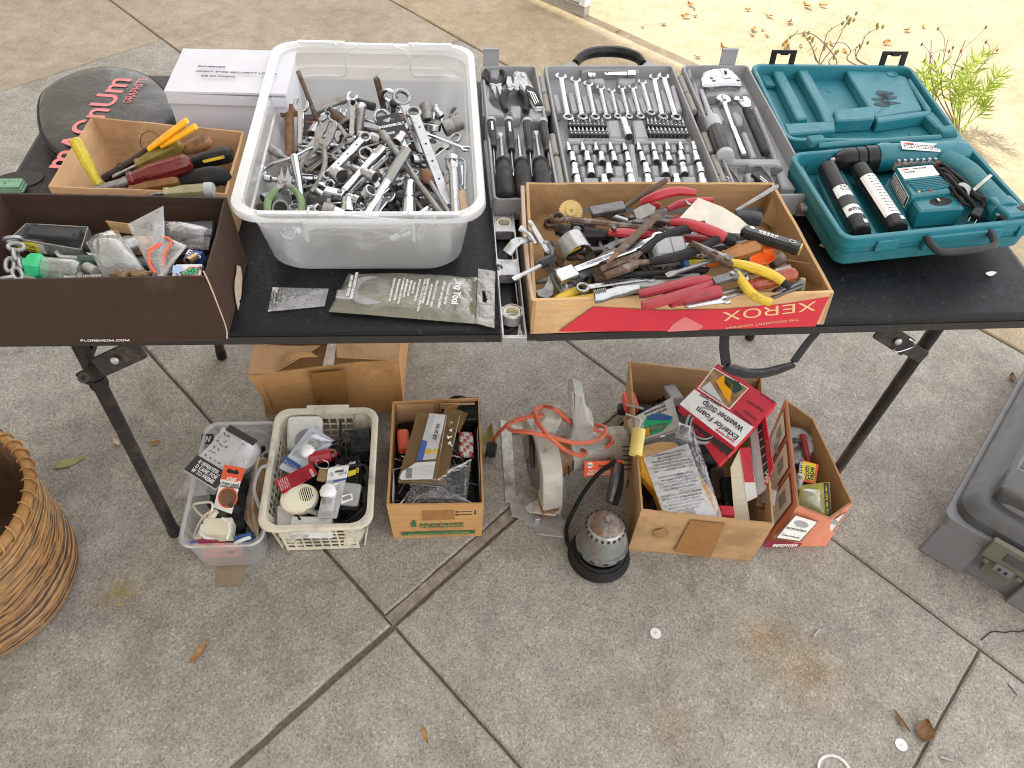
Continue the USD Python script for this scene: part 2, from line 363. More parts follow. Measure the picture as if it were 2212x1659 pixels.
# cartons
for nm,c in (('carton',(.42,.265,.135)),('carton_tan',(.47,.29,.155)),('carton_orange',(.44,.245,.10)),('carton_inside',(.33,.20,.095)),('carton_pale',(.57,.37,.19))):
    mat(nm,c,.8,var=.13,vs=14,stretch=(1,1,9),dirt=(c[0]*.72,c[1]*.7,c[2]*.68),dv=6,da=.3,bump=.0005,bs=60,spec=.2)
mat('brown_card',(.036,.021,.0145),.55,var=.12,vs=25,dirt=(.06,.04,.03),dv=7,da=.15,spec=.2,bump=.0002,bs=80)
mat('brown_inside',(.026,.016,.012),.7,var=.1)
mat('torn_card',(.45,.34,.26),.9,var=.1)
mat('white_card',(.52,.52,.56),.55,var=.03,vs=20,dirt=(.55,.53,.55),dv=9,da=.25,bump=.0004,bs=40)
mat('packing_tape',(.235,.11,.034),.2,var=.12,vs=30,coat=.5)
mat('clear_tape',(.50,.44,.38),.15,var=.2,vs=60,coat=.6)
# table
mat('table_top',(.0042,.0048,.0062),.38,var=.25,vs=60,bump=.0006,bs=420,dirt=(.03,.029,.027),dv=70,da=.12,spec=.22)
mat('table_edge',(.014,.012,.011),.55,var=.2,dirt=(.05,.042,.035),dv=40,da=.1)
mat('black_metal',(.012,.011,.011),.4,.3,.2,dirt=(.05,.035,.025),dv=20,da=.3)
mat('bag_vinyl',(.022,.022,.020),.38,var=.15,vs=20,bump=.0009,bs=90,dirt=(.05,.05,.045),dv=8,da=.3)
mat('webbing',(.014,.014,.014),.85,var=.3,vs=400,bump=.0005,bs=900)
mat('handle_vinyl',(.013,.014,.017),.25,bump=.0015,bs=120)
mat('rusty_cast',(.24,.19,.14),.6,.2,.3,60,bump=.0006,bs=300,dirt=(.20,.085,.025),dv=20,da=.75)
mat('rusty_paint',(.21,.09,.03),.75,var=.35,vs=90,bump=.0006,bs=300)
mat('sander_cap',(.22,.20,.18),.5,.5,.3,70,dirt=(.16,.07,.035),dv=30,da=.55,bump=.0005,bs=300)
mat('saw_grey',(.36,.355,.33),.45,var=.06,dirt=(.26,.25,.22),dv=14,da=.3)
mat('sander_paint',(.16,.175,.165),.38,.3,.15,40,dirt=(.17,.10,.06),dv=22,da=.3)
mat('zinc',(.30,.31,.32),.4,.8,.15,90)
mat('brass_dull',(.22,.15,.08),.5,.6,.3,120)
mat('pale_card',(.52,.57,.66),.5)
mat('olive_card',(.28,.26,.03),.4,var=.3,vs=25)
mat('handle_yellow',(.68,.55,.16),.45)
mat('straw',(.36,.28,.12),.8,var=.3)
mat('ground_tape',(.21,.165,.115),.3,var=.15,coat=.3)
for nm,c in (('wicker_gold',(.30,.15,.045)),('wicker_tan',(.37,.205,.075)),('wicker_dark',(.06,.03,.013)),('wicker_inner',(.14,.07,.03))):mat(nm,c,.55,var=.35,vs=35,bump=.0003,bs=300)
# translucent plastics
film('clear_film',milky=.04,rough=.07,bump=.003,bs=70)
film('milky_film',tint=(.90,.90,.89),milky=.09,rough=.08,col=(.7,.7,.7),bump=.003,bs=60)
film('grimy_film',tint=(.70,.69,.58),milky=.34,rough=.14,col=(.34,.33,.25),bump=.007,bs=40)
film('amber_film',tint=(.75,.62,.42),milky=.42,rough=.12,col=(.36,.25,.13),bump=.001,bs=30)
film('tub_plastic',tint=(.88,.89,.90),milky=.52,rough=.25,col=(.70,.71,.71),bump=.0005,bs=25)
film('bin_plastic',tint=(.90,.90,.90),milky=.34,rough=.16,col=(.74,.76,.76),bump=.0005,bs=25)
film('smoke_plastic',tint=(.62,.63,.62),milky=.25,rough=.1,col=(.35,.36,.35))
film('vial_plastic',tint=(.85,.87,.84),milky=.2,rough=.12,col=(.6,.63,.58))
# ---------------------------------------------------------------- ground: concrete slabs with recessed joints
def concrete(name,base,dark,pale,speck=1.0,stains_and_patches=()):
    n={'geo':('geometry',{}),'b1':('noise_texture',{'scale':2.6,'detail':6.,'roughness':.6}),'b2':('noise_texture',{'scale':14.,'detail':5.,'roughness':.65}),
         'r1':('rgb_ramp',{'ramp':[(.33,dark),(.52,base),(.75,pale)]}),'r2':('rgb_ramp',{'ramp':[(.3,(.78,)*3),(.7,(1.14,)*3)]}),'m1':('mix',{'mix_type':'multiply','fac':1.}),
         'v':('voronoi_texture',{'scale':300.,'feature':'f1'}),'bw':('rgb_to_bw',{}),'rv':('rgb_ramp',{'ramp':[(.12,(1-.62*speck,)*3),(.38,(1-.16*speck,)*3),(.6,(1.,)*3),(.78,(1+.22*speck,)*3),(.93,(1+.75*speck,)*3)]}),
         'm2':('mix',{'mix_type':'multiply','fac':1.}),'v2':('noise_texture',{'scale':420.,'detail':2.}),'b':('bump',{'strength':.6,'distance':.0016}),'p':('principled_bsdf',{'roughness':.85,'specular_ior_level':.3}),
         'spn':('noise_texture',{'scale':6.5,'detail':5.,'roughness':.7}),'spr':('rgb_ramp',{'ramp':[(.64,(1.,)*3),(.72,(.80,.76,.72))]}),'m3':('mix',{'mix_type':'multiply','fac':1.})}
    l=[('geo.position','b1.vector'),('geo.position','b2.vector'),('geo.position','v.vector'),('geo.position','v2.vector'),('geo.position','spn.vector'),('b1.fac','r1.fac'),('b2.fac','r2.fac'),('r1.color','m1.color1'),('r2.color','m1.color2'),
         ('v.color','bw.color'),('bw.val','rv.fac'),('m1.color','m2.color1'),('rv.color','m2.color2'),('v2.fac','b.height'),('b.normal','p.normal'),('spn.fac','spr.fac'),('m2.color','m3.color1'),('spr.color','m3.color2')]
    last='m3.color'
    for i,(c,r,col,amt) in enumerate(stains_and_patches):
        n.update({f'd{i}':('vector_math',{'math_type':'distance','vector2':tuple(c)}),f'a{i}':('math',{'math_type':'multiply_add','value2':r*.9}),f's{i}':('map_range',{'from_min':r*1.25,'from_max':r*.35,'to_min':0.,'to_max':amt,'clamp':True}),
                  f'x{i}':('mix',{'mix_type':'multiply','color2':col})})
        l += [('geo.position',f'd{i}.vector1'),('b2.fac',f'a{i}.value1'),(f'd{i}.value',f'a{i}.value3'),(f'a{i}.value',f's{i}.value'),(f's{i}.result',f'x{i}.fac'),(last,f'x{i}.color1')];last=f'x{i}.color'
    l += [(last,'p.base_color')]
    MATS[name]=usdkit.material(stage,'/World/Looks/'+name,n,l,surface='p.BSDF')
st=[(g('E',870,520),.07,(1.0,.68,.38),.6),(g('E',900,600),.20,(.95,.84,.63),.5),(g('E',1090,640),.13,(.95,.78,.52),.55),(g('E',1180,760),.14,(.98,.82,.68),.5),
      (g('E',420,960),.10,(1.0,.80,.62),.5),(g('E',480,60),.22,(.72,.70,.68),.6),(g('U',560,830),.22,(.70,.70,.71),.5),(g('D',210,1000),.3,(.70,.68,.65),.7),(g('D',330,1420),.26,(.74,.73,.71),.6),(g('D',250,1250),.22,(.78,.76,.73),.7),(g('D',620,1300),.16,(.8,.79,.77),.6),(g('D',330,800),.25,(.78,.75,.7),.6)]  # rust stains, then wide patches that darken the concrete, most on the left
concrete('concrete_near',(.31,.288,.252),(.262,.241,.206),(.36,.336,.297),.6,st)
concrete('concrete_far_bounce',(.34,.285,.215),(.295,.245,.175),(.385,.33,.255),.4)  # smoother beige slabs; their tan also holds painted warm bounce light
concrete('concrete_pale',(.37,.30,.20),(.33,.265,.17),(.41,.34,.235),.4)
mat('joint_dirt',(.13,.105,.08),.95,var=.4,vs=120,bump=.002,bs=300)
mat('crack_dark',(.04,.034,.028),.95)
mat('joint_wood',(.225,.19,.15),.9,var=.3,vs=60,dirt=(.33,.30,.26),dv=26,da=.4,bump=.002,bs=140)
E1=unit([.737,.676]);E2=unit([-.645,.764]);O2=np.array([-.24,-.155])
def st2(s,q):return O2+E1*s+E2*q
def toS(p):return np.linalg.solve(np.stack([E1,E2],1),np.asarray(p)[:2]-O2)
S2=toS((.24,.69))[0];S3=toS(g('U',1100,95))[0]
q3=toS((1.06,-.25))[1];q4=toS(g('D',180,140))[1];q5=toS(g('Z',2100,125))[1]
gr=Th('ground',None,None,kind='structure')
gr.add('bed',mv(bx(60,60,.1),0,10,-.1085),'joint_dirt')
def slab(s0,s1,q0,q1,m,gap=.004,dz=0.0):
    def edge(a,b):
        L=np.hypot(*(np.array(b)-a));k=max(2,int(min(L/.04,120)));return [np.array(a)+(np.array(b)-a)*i/k for i in range(k)]
    c=[(s0+gap,q0+gap),(s1-gap,q0+gap),(s1-gap,q1-gap),(s0+gap,q1-gap)];pts=np.vstack([edge(c[i],c[(i+1)%4]) for i in range(4)])
    w=np.array([st2(*p) for p in pts]);w3=np.c_[w,np.zeros(len(w))]
    w=w+np.stack([nz(w3,14,1),nz(w3,14,2)],1)*.0028+np.stack([nz(w3,70,3),nz(w3,70,4)],1)*.0022
    gr.add('slab',cham(Polygon(w),.1,.004,-.1+dz),m,smooth=False)
a1=.004
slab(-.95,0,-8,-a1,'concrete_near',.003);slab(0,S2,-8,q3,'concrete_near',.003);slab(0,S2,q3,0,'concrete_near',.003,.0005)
slab(-.95,0,a1,14,'concrete_near',.0035,.001);slab(0,S2,.031,q4,'concrete_near',.0035,.001);slab(0,S2,q4,14,'concrete_far_bounce',.003)
slab(S2,S3,-8,q5,'concrete_near',.003,-.001);slab(S2,S3,q5,14,'concrete_far_bounce',.003)
for k in range(4):slab(-.95-.95*(k+1),-.95-.95*k,-8,14,'concrete_far_bounce',.006)
slab(S3,16,-12,16,'concrete_pale',.005,.001)
A=st2(.0,.0);B=st2(S2-.006,.0)
def strip(s,q):p=A+(B-A)*s[...,None]+E2*(.006+.024*q[...,None]);p3=np.concatenate([p,np.zeros(p.shape[:2]+(1,))],2);p3[...,2]=-.003+.004*nz(p3,45,5);return p3
gr.add('joint_filler',sheet(strip,90,7,.01),'joint_wood')
# the house whose wall and roof shade the yard, out of the picture on the left
mat('stucco',(.56,.52,.45),.9,var=.06,bump=.002,bs=120)
mat('roof_brown',(.12,.09,.07),.9)
mat('window_dark',(.02,.025,.03),.08)
K=V(.33,2.99);hc=K[:2]+unit([-.68,.74])*5.0;wd=unit([.2,-1.0]);wn=unit([-1.0,-.2])
hs=Th('house','tall pale stucco house beside the yard on the left','house')
hp=Polygon([hc,hc+wd*16,hc+wd*16+wn*7,hc+wn*7]);hs.add('wall',cham(hp,9.5),'stucco');hs.add('roof',cham(hp,.25,.02,9.502),'roof_brown')
for k in range(4):
    for zf in (1.0,4.2,7.0):
        o=hc+wd*(2+3.6*k)-wn*.004;M=frn((*o,zf),(*wd,0),(*-wn,0));w=hs.add('window',xf(bx(1.2,.0,.03) if 0 else cham(sbox(0,0,1.2,1.3),.03),M),'white_plastic');hs.add('pane',xf(cham(sbox(.06,.06,1.14,1.24),.006,0,.031),M),'window_dark',w)
# white board standing at the top edge
bA,bB=g('R',352,66),g('R',195,2);bd=unit(bB-bA);bn=np.cross(bd,[0,0,1])
sb=Th('standing_board','white framed board standing on the concrete at the top edge','board')
gr.add('crack',tube([g('E',*q_,.0005) for q_ in ((1995,540),(2018,520),(2045,500),(2080,497),(2115,502),(2150,495),(2190,498),(2215,490))],.0016,5,3),'crack_dark')
def brd(x0,x1,z0,z1,th,off=0):return xf(cham(sbox(x0,z0,x1,z1),th,.003,off),mat4(np.stack([bd,V(0,0,1),-bn],1) if 0 else np.stack([bd,V(0,0,1),np.cross(bd,V(0,0,1))],1),bA))
sb.add('panel',brd(.03,.40,.05,1.55,.02,-.03),'white_plastic');sb.add('bottom_rail',brd(.0,.42,0,.05,.045,-.045),'aluminium');sb.add('end_post',brd(-.001,.035,.051,1.6,.05,-.048),'white_plastic')
# fallen leaves
mat('leaf_dry',(.34,.17,.045),.7,var=.45,vs=60);mat('leaf_brown',(.17,.085,.035),.75,var=.4,vs=60);mat('cream_blade',(.46,.43,.36),.35,.6,.1,40)
mat('teal_deep',(.003,.03,.042),.6)
mat('leaf_fresh',(.36,.46,.08),.5,var=.2,vs=30);mat('leaf_stem',(.17,.12,.12),.7,var=.2)
mat('leaf_olive',(.21,.20,.06),.6,var=.3)
def leafm(L,W,curl=.3,seed=0,n=7):
    def f(s,q):
        x=s*L;w=W*np.sin(np.pi*np.clip(s,.02,.985)**.8)*(q-.5);z=curl*L*(s-.5)**2+np.abs(q-.5)**2*W*curl*2+.1*W*np.sin(s*7+seed);return np.stack([x-L/2,w,z],2)
    return sheet(f,n,4,.0006)
LV=[(785,20,2),(800,40,1),(760,70,2.2),(805,70,1.2),(1030,42,1.6),(670,105,1.4),(1120,70,1.8),(1210,95,2),(1055,128,2),(1093,130,1.1),(1050,152,1.3),(1112,155,1.2),(1270,145,1.8),(925,205,2.6),(1190,195,3.4),(1255,198,1.3),
      (1620,183,2.2),(1710,130,2),(1780,117,1.3),(1280,25,2.5),(1350,25,2),(1445,220,1.6),(1385,187,1.6),(475,135,1.2),(580,118,1),(815,245,1.5)]
lf=None
for i,(a,b,s) in enumerate(LV):
    M=mat4(rot((0,0,1),RN.uniform(0,360))[:3,:3]@rot((1,0,0),RN.uniform(-25,25))[:3,:3]*s*.5,g('R',a,b,.004*s))
    if lf is None:
        lf=Th('dry_leaf','small dry curled orange leaf on the sunlit concrete','leaf','dry leaves scattered over the sunlit concrete',M=M);lf.add('blade',leafm(.04,.022,.5),'leaf_dry');lf.add('stalk',tube([(-.032,0,.004),(-.019,0,.007)],.0007,5,2),'leaf_stem')
    else:lf.copy(M)
# green plant and bare stalks
base=g('M',1590,668);PY=base[1]
gp=Th('green_plant','leafy bright green weed growing behind the teal case','plant')
def stemleaves(tips,n,L,W,mname):
    for tip in tips:
        p=[base+V(RN.uniform(-.03,.03),RN.uniform(-.02,.02),0),base*.5+tip*.5+V(RN.uniform(-.05,.05),.02,RN.uniform(-.02,.05)),tip];q=cr(p,10);gp.add('stem',tube(p,[.0028,.0022,.0010],5,4),'leaf_fresh');ms=[]
        for j in range(n):
            u=.36+.64*j/(n-1);k=min(int(u*(len(q)-1)),len(q)-2);tn=unit(q[k+1]-q[k]);a=j*2.4;side=unit(np.cross(tn,[math.cos(a),math.sin(a),.3]));d=unit(tn*RN.uniform(.5,1.0)+side*.8);l=L*RN.uniform(.6,1.1)*(1.1-.4*u)
            ms.append(xf(leafm(l,W,-.35,j,5),fr(q[k]+d*l*.5,q[k]+d*l,0,side+V(0,0,.6))))
        gp.add('foliage',cat(*ms),mname)
stemleaves([gy('M',a,b,PY+dy) for a,b,dy in ((1790,90,.05),(1720,130,-.05),(1890,250,-.02),(1640,200,.1),(1830,330,.05),(1700,350,-.08),(1560,300,.0),(1780,480,-.03))],34,.085,.0072,'leaf_fresh')
b2=base+V(-.12,.05,0);base_keep=base;base=b2
stemleaves([gy('M',a,b,PY+dy) for a,b,dy in ((1430,180,0),(1330,230,.03),(1470,290,.05))],20,.10,.010,'leaf_fresh');base=base_keep
for a,b in ((1390,0),(1510,0),(1640,0),(1880,40)):
    tip=gy('M',a,b,PY+.05);gp.add('stalk',tube([base,base*.5+tip*.5+V(-.05,0,0),tip],[.003,.0022,.0015],5,6),'leaf_stem')
    for j in range(3):
        u=.6+.13*j;p=base*(1-u)+tip*u+V(-.05,0,0)*(4*u*(1-u));e=p+V(RN.uniform(-.08,.08),RN.uniform(-.05,.05),RN.uniform(.03,.1));gp.add('twig',tube([p,p*.5+e*.5+V(.01,0,.01),e],.0011,4,3),'leaf_stem');gp.add('seed_head',mv(sc(sph(.004,k=1),1,1,1.8),*e),'leaf_brown')
dp=Th('bare_weed','leggy dark stemmed weed with small buds behind the teal case lid','plant');b0=g('M',640,230);Y0=b0[1]
for pts in (((560,165),(530,90),(500,10)),((570,165),(600,60),(640,-60),(780,-150)),((590,165),(690,30),(750,-90),(800,-170)),((780,150),(800,80),(740,20),(620,40)),((850,150),(880,40),(920,-40),(1010,-90)),((860,150),(840,60),(900,20)),((560,160),(520,60),(470,-20)),((700,160),(600,20),(500,-50),(390,-40),(330,0)),((640,165),(700,95),(690,110))):
    w=[b0+V(RN.uniform(-.05,.05)+(.25 if pts[0][0]>700 else 0),0,0)]+[gy('M',a,b,Y0) for a,b in pts];dp.add('stem',tube(w,np.linspace(.0032,.0014,len(w)),5,5),'leaf_stem');e=w[-1]
    for j in range(3):dp.add('bud',mv(sc(sph(.006,k=1),1,1,1.7),*(e+V(RN.uniform(-.02,.02),0,RN.uniform(-.025,.02)))),'leaf_olive')
    if RN.random()<.4:dp.add('leaf',xf(leafm(.045,.012,.3),fr(w[-2],w[-2]+V(.03,0,.05))),'leaf_olive')
# ---------------------------------------------------------------- folding table
TD=.80
tb=Th('folding_table','long black plastic folding table laid out with boxes and cases of tools','table')
def top(x0,x1,flip):
    o=.012;P=lambda x,y,z:V(x,y,tz(x)+z)
    r=rrect(x1-x0,TD,.03,4);r=r[:,:2]+V((x0+x1)/2,TD/2)
    def ring(ins,z):
        c=V((x0+x1)/2,TD/2);s=1-2*ins/V(x1-x0,TD);q=c+(r-c)*s;return np.array([P(a,b,z) for a,b in q])
    tb.add('top_panel',loft([ring(.006,-.032),ring(0,-.028),ring(0,-.012)],True,True),'table_edge')
    tb.add('top_skin',loft([ring(.001,-.0118),ring(.0,-.009),ring(.002,-.0035),ring(.008,-.001),ring(.012,0)],False,True),'table_top',label='pebbled black top surface')
top(-.915,-.002,0);top(.002,.915,0)
for y0 in (.035,TD-.035):
    for x0,x1 in ((-.90,-.01),(.01,.90)):tb.add('frame_rail',xf(cyl(np.hypot(x1-x0,0),.012,10),fr((x0,y0,tz(x0)-.045),(x1,y0,tz(x1)-.045))),'black_metal')
feet=[(V(-.700,.02,.705),V(-.745,.09,0)),(V(-.715,.70,.705),V(-.733,.642,0)),(V(.745,.045,.72),V(.862,.195,0)),(V(.76,.73,.72),V(.783,.698,0))]
for a,b in feet:
    l=tb.add('leg',tube([a,b+(a-b)*.02],.0122,14,1),'black_metal');tb.add('foot_cap',xf(cyl(.03,.0138,12,.003),fr(b,a)),'black_rubber',l)
for i,j in ((0,1),(2,3)):
    for u in (.93,):tb.add('crossbar',tube([feet[i][0]*u+feet[i][1]*(1-u),feet[j][0]*u+feet[j][1]*(1-u)],.009,8,1),'black_metal')
def brace(a,b,w,slot,nm):
    k=tb.add('brace',xf(cham(sbox(0,-w/2,np.linalg.norm(V(*b)-V(*a)),w/2).buffer(.006),.004,.001),fr(a,b,0,(0,-1,.35))),'black_metal')
    return k
L1=g('O',385,205,.60);L1[1]=.02;p1=gy('O',385,205,.025);p2=gy('O',465,150,.0);p3=gy('O',640,70,.005)
k=brace(p2,p3,.024,0,1);tb.add('rivet',xf(sc(sph(.007,k=2),1,1,.5),frn(gy('O',528,126,-.006),(1,0,0),(0,-1,.35))),'aluminium',k)
k=brace(p1,gy('O',470,160,.005),.014,0,1);tb.add('collar',xf(ringm(.024,.0155,.0124,14),fr(feet[0][0]*.865+feet[0][1]*.135,feet[0][0]*.8+feet[0][1]*.2)),'black_metal',k);tb.add('rivet',xf(ringm(.003,.009,.004,12),fr(gy('O',385,205,-.006),gy('O',385,205,-.1))),'black_metal',k)
p1=gy('U',690,205,.05);p2=gy('U',600,150,.035);p3=gy('U',455,55,.03)
k=brace(p2,p3,.024,0,1);tb.add('rivet',xf(sc(sph(.007,k=2),1,1,.5),frn(gy('U',556,122,.025),(1,0,0),(0,-1,.35))),'aluminium',k)
k=brace(p1,p2,.014,0,1);q=[gy('U',a,b,.02) for a,b in ((530,160),(545,180),(640,150),(640,120),(615,108))];tb.add('latch_ring',tube(q,.0018,6,4),'chrome',k)
# carrying handle hanging below the front edge
h1,h2=gy('N',862,10,.012),gy('N',1500,-10,.012)
q=[h1,gy('N',858,100,.008),gy('N',872,215,.0)];tb.add('handle_strap',tube(q,.0085,8,4,flat=.25,up=(0,1,0)),'webbing')
q=[h2,gy('N',1430,70,.008),gy('N',1340,195,.0)];tb.add('handle_strap',tube(q,.0085,8,4,flat=.25,up=(0,1,0)),'webbing')
q=[gy('N',a,b,-.004) for a,b in ((868,232),(920,250),(1010,275),(1120,275),(1230,250),(1345,212))]
tb.add('handle_grip',tube(q,[.010,.0135,.0145,.0145,.0135,.010],12,4,flat=.5,up=(0,1,.3)),'handle_vinyl')
# oval recess and latch plates on the left end
tb.add('oval_plate',xf(cham(affinity.scale(Point(0,0).buffer(1,24),.045,.028),.0015,.0005,.0003),frn(t('A',150,1215),(1,.3,0),(0,0,1))),'black_plastic')
# ---------------------------------------------------------------- racket cover
rc=Th('racket_cover','padded dark racket cover with pink lettering at the table end','racket cover')
ol=[(85,232),(95,300),(140,345),(200,370),(290,330),(380,268),(360,205),(310,165),(235,150),(160,165),(105,195)]
ow=np.array([t('D',a,b,.03)[:2] for a,b in ol]);ow=cr(np.c_[ow,np.zeros(len(ow))],5,True)[:,:2]
_p=Polygon(ow).buffer(0).difference(Polygon([(-.75,.1),(-.47,.1),(-.47,.455),(-.75,.455)]).buffer(.004)).difference(sbox(-.63,.46,-.3,.7)).buffer(-.012).buffer(.012)
_p=max(getattr(_p,'geoms',[_p]),key=lambda q:q.area);ow=np.array([_p.exterior.interpolate(i/64,normalized=True).coords[0] for i in range(64)]);ow=ow if Polygon(ow).exterior.is_ccw else ow[::-1];cc=np.array(_p.representative_point().coords[0])*.4+ow.mean(0)*.6
def rsurf(fac,z):return np.c_[cc+(ow-cc)*fac,np.full(len(ow),.742)+z]
rings=[rsurf(.95,0),rsurf(1,.012),rsurf(1,.030)];rc.add('side_band',loft(rings,True,False),'bag_vinyl')
rings=[rsurf(1-.0,.030)]
for f_,z in ((.965,.038),(.9,.043),(.75,.047),(.55,.049),(.3,.050),(.1,.050)):
    r_=rsurf(f_,z);r_[:,2] += .003*nz(r_,9,8);rings.append(r_)
rc.add('top_panel',loft(rings,False,True),'bag_vinyl')
for z in (.014,.031):rc.add('piping',tube(rsurf(1.005,z),.0028,6,1,True),'black_rubber')
zz=rsurf(1.008,.0225);rc.add('zip',tube(zz,.0035,6,1,True,flat=.6),'black_metal')
pa,pb=t('A',745,800,.0525),t('A',1075,345,.0525);M=frn(pa,pb-pa,(0,0,1));Lm=np.linalg.norm(pb-pa)
m=txt('mAGnUm',.040,True,False);m=sc(m,1.62*Lm/np.ptp(m[0][:,0]),1.05,1);m=mv(m,-.62*Lm,-.012,.0);rc.add('lettering',xf(m,M),'pink_print')
m=txt('GRAPHITE',.012,False,False);m=sc(m,.5*Lm/np.ptp(m[0][:,0]),1.35,1);rc.add('lettering',xf(mv(m,.56*Lm,-.042,.0),M),'pink_print')
# ---------------------------------------------------------------- white carton
wc=Th('white_carton','closed white carton with torn tape and printed lid behind the screwdriver box','carton')
wx0,wx1,wy0,wy1,wh=-.612,-.405,.476,.625,.142
B4=[(wx0-.002,wy0),(wx1,wy0-.006),(wx1,wy1),(wx0,wy1)]
for i,(a,b) in enumerate(((0,1),(1,2),(2,3),(3,0))):
    c=[(*B4[a],.741),(*B4[b],.741),(*B4[b],.74+wh-.007),(*B4[a],.74+wh-.007)];wc.add('wall',wall(c,.003,.002,12,i),'white_card')
def lid(s,q):p=bil([V(*B4[0],.74+wh)+V(-.004,-.005,-.002),V(*B4[1],.74+wh)+V(.003,-.005,0),V(*B4[2],.74+wh)+V(.003,.003,0),V(*B4[3],.74+wh)+V(-.003,.003,0)],s,q);p[...,2] += .0012*nz(p,25,3);return p
wc.add('lid_flap',sheet(lid,14,10,.004),'white_card')
wc.add('front_flap',wall([(*(V(*B4[0])+V(-.002,-.005)),.74+wh-.026),(*(V(*B4[1])+V(0,-.005)),.74+wh-.026),(*(V(*B4[1])+V(0,-.005)),.74+wh-.008),(*(V(*B4[0])+V(-.002,-.005)),.74+wh-.006)],.002,.002,20,5),'white_card')
for s_,a,b,h_ in (('SKU#808S',1705,232,.0052),('NIGHT EYES SECURITY LIGHT!',1690,275,.0052),('DE IN CHINA',1735,315,.0052)):
    wc.add('lettering',xf(txt(s_,h_,True,False,1.35),frn(t('A',a,b,wh+.004),(1,-.03,0),(0,0,1))),'black_print')
# ---------------------------------------------------------------- open tan carton for the screwdrivers
def carton(T,bot,topc,mt,th=.004,amp=.003,rag=.0015,z0=None,inside=None,bottom=True,seed=0,n=(14,7),corr=True):
    """walls from the four corners at the bottom and the top, given counter-clockwise from the front left"""
    for i in range(4):
        j=(i+1)%4;k=T.add('wall',wall([bot[i],bot[j],topc[j],topc[i]],th,amp,8,seed+i,n,rag),mt if isinstance(mt,str) else mt[i])
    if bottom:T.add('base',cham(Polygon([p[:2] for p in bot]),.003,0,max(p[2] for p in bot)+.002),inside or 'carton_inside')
tan=Th('screwdriver_box','open tan cardboard box holding screwdrivers behind the brown shoebox','box')
bt=[V(-.742,.218,.742),V(-.480,.205,.742),V(-.478,.400,.742),V(-.732,.440,.742)]
tp_=[t('A',415,1265,.095),t('A',1960,1330,.095),t('A',2110,790,.1),t('A',785,660,.1)]
carton(tan,bt,tp_,'carton_tan',.004,.003,.002)
tan.add('stamp_ring',xf(tube([(.022*math.cos(a),.03*math.sin(a),.0) for a in np.linspace(0,2*math.pi,24,endpoint=False)],.0007,4,1,True),frn(gy('A',1330,920,.405),(1,-.14,0),(0,-1,.0))),'black_print')
# ---------------------------------------------------------------- brown shoebox
bbx=Th('brown_shoebox','dark brown open shoebox of hardware on the left end of the table','shoebox')
bt=[V(-.80,-.024,.742),V(-.456,-.022,.742),V(-.452,.165,.742),V(-.80,.172,.742)]
tp_=[V(-.812,-.020,.862),g('B',1765,890,.862)+V(.002,0,0),g('B',1955,205,.860),g('B',5,165,.862)]
carton(bbx,bt,tp_,'brown_card',.003,.0035,.0008,inside='brown_inside')
bbx.add('rim_fold',wall([tp_[2]+V(0,-.004,-.028),tp_[3]+V(0,-.004,-.028),tp_[3]+V(0,-.004,.001),tp_[2]+V(0,-.004,.001)],.0015,.001,8,9),'brown_card')
bbx.add('lettering',xf(txt('FLORSHEIM.COM',.0038,False,True,1.6),frn(gy('B',908,1443,-.026),(1,0,0),(0,-1,0))),'white_print')
tr=[(2030,795),(2060,810),(2072,900),(2068,1000),(2060,1080),(2045,1110),(2060,1130),(2075,1180),(2040,1188),(2022,1100),(2010,1020),(2012,920),(2025,860)]
def onright(k,a,b):
    d=ray(k,a,b);p0,n=tp_[1],unit(np.cross(bt[2]-bt[1],tp_[1]-bt[1]));return EYE+d*(((p0-EYE)@n)/(d@n)),n
pn=[onright('B',a,b) for a,b in tr];n_=pn[0][1];M=frn(pn[0][0]+n_*.003,(0,1,0),n_);iv=np.linalg.inv(M)
bbx.add('torn_patch',xf(cham(Polygon([(iv[:3,:3]@(p-M[:3,3]))[:2] for p,_ in pn]),.001,0),M),'torn_card')
pn=[onright('B',a,b)[0]+n_*.002 for a,b in ((1745,845),(1800,960),(1870,1140),(1940,1330),(1950,1430))];bbx.add('torn_edge',tube(pn,.0012,5,4),'torn_card')
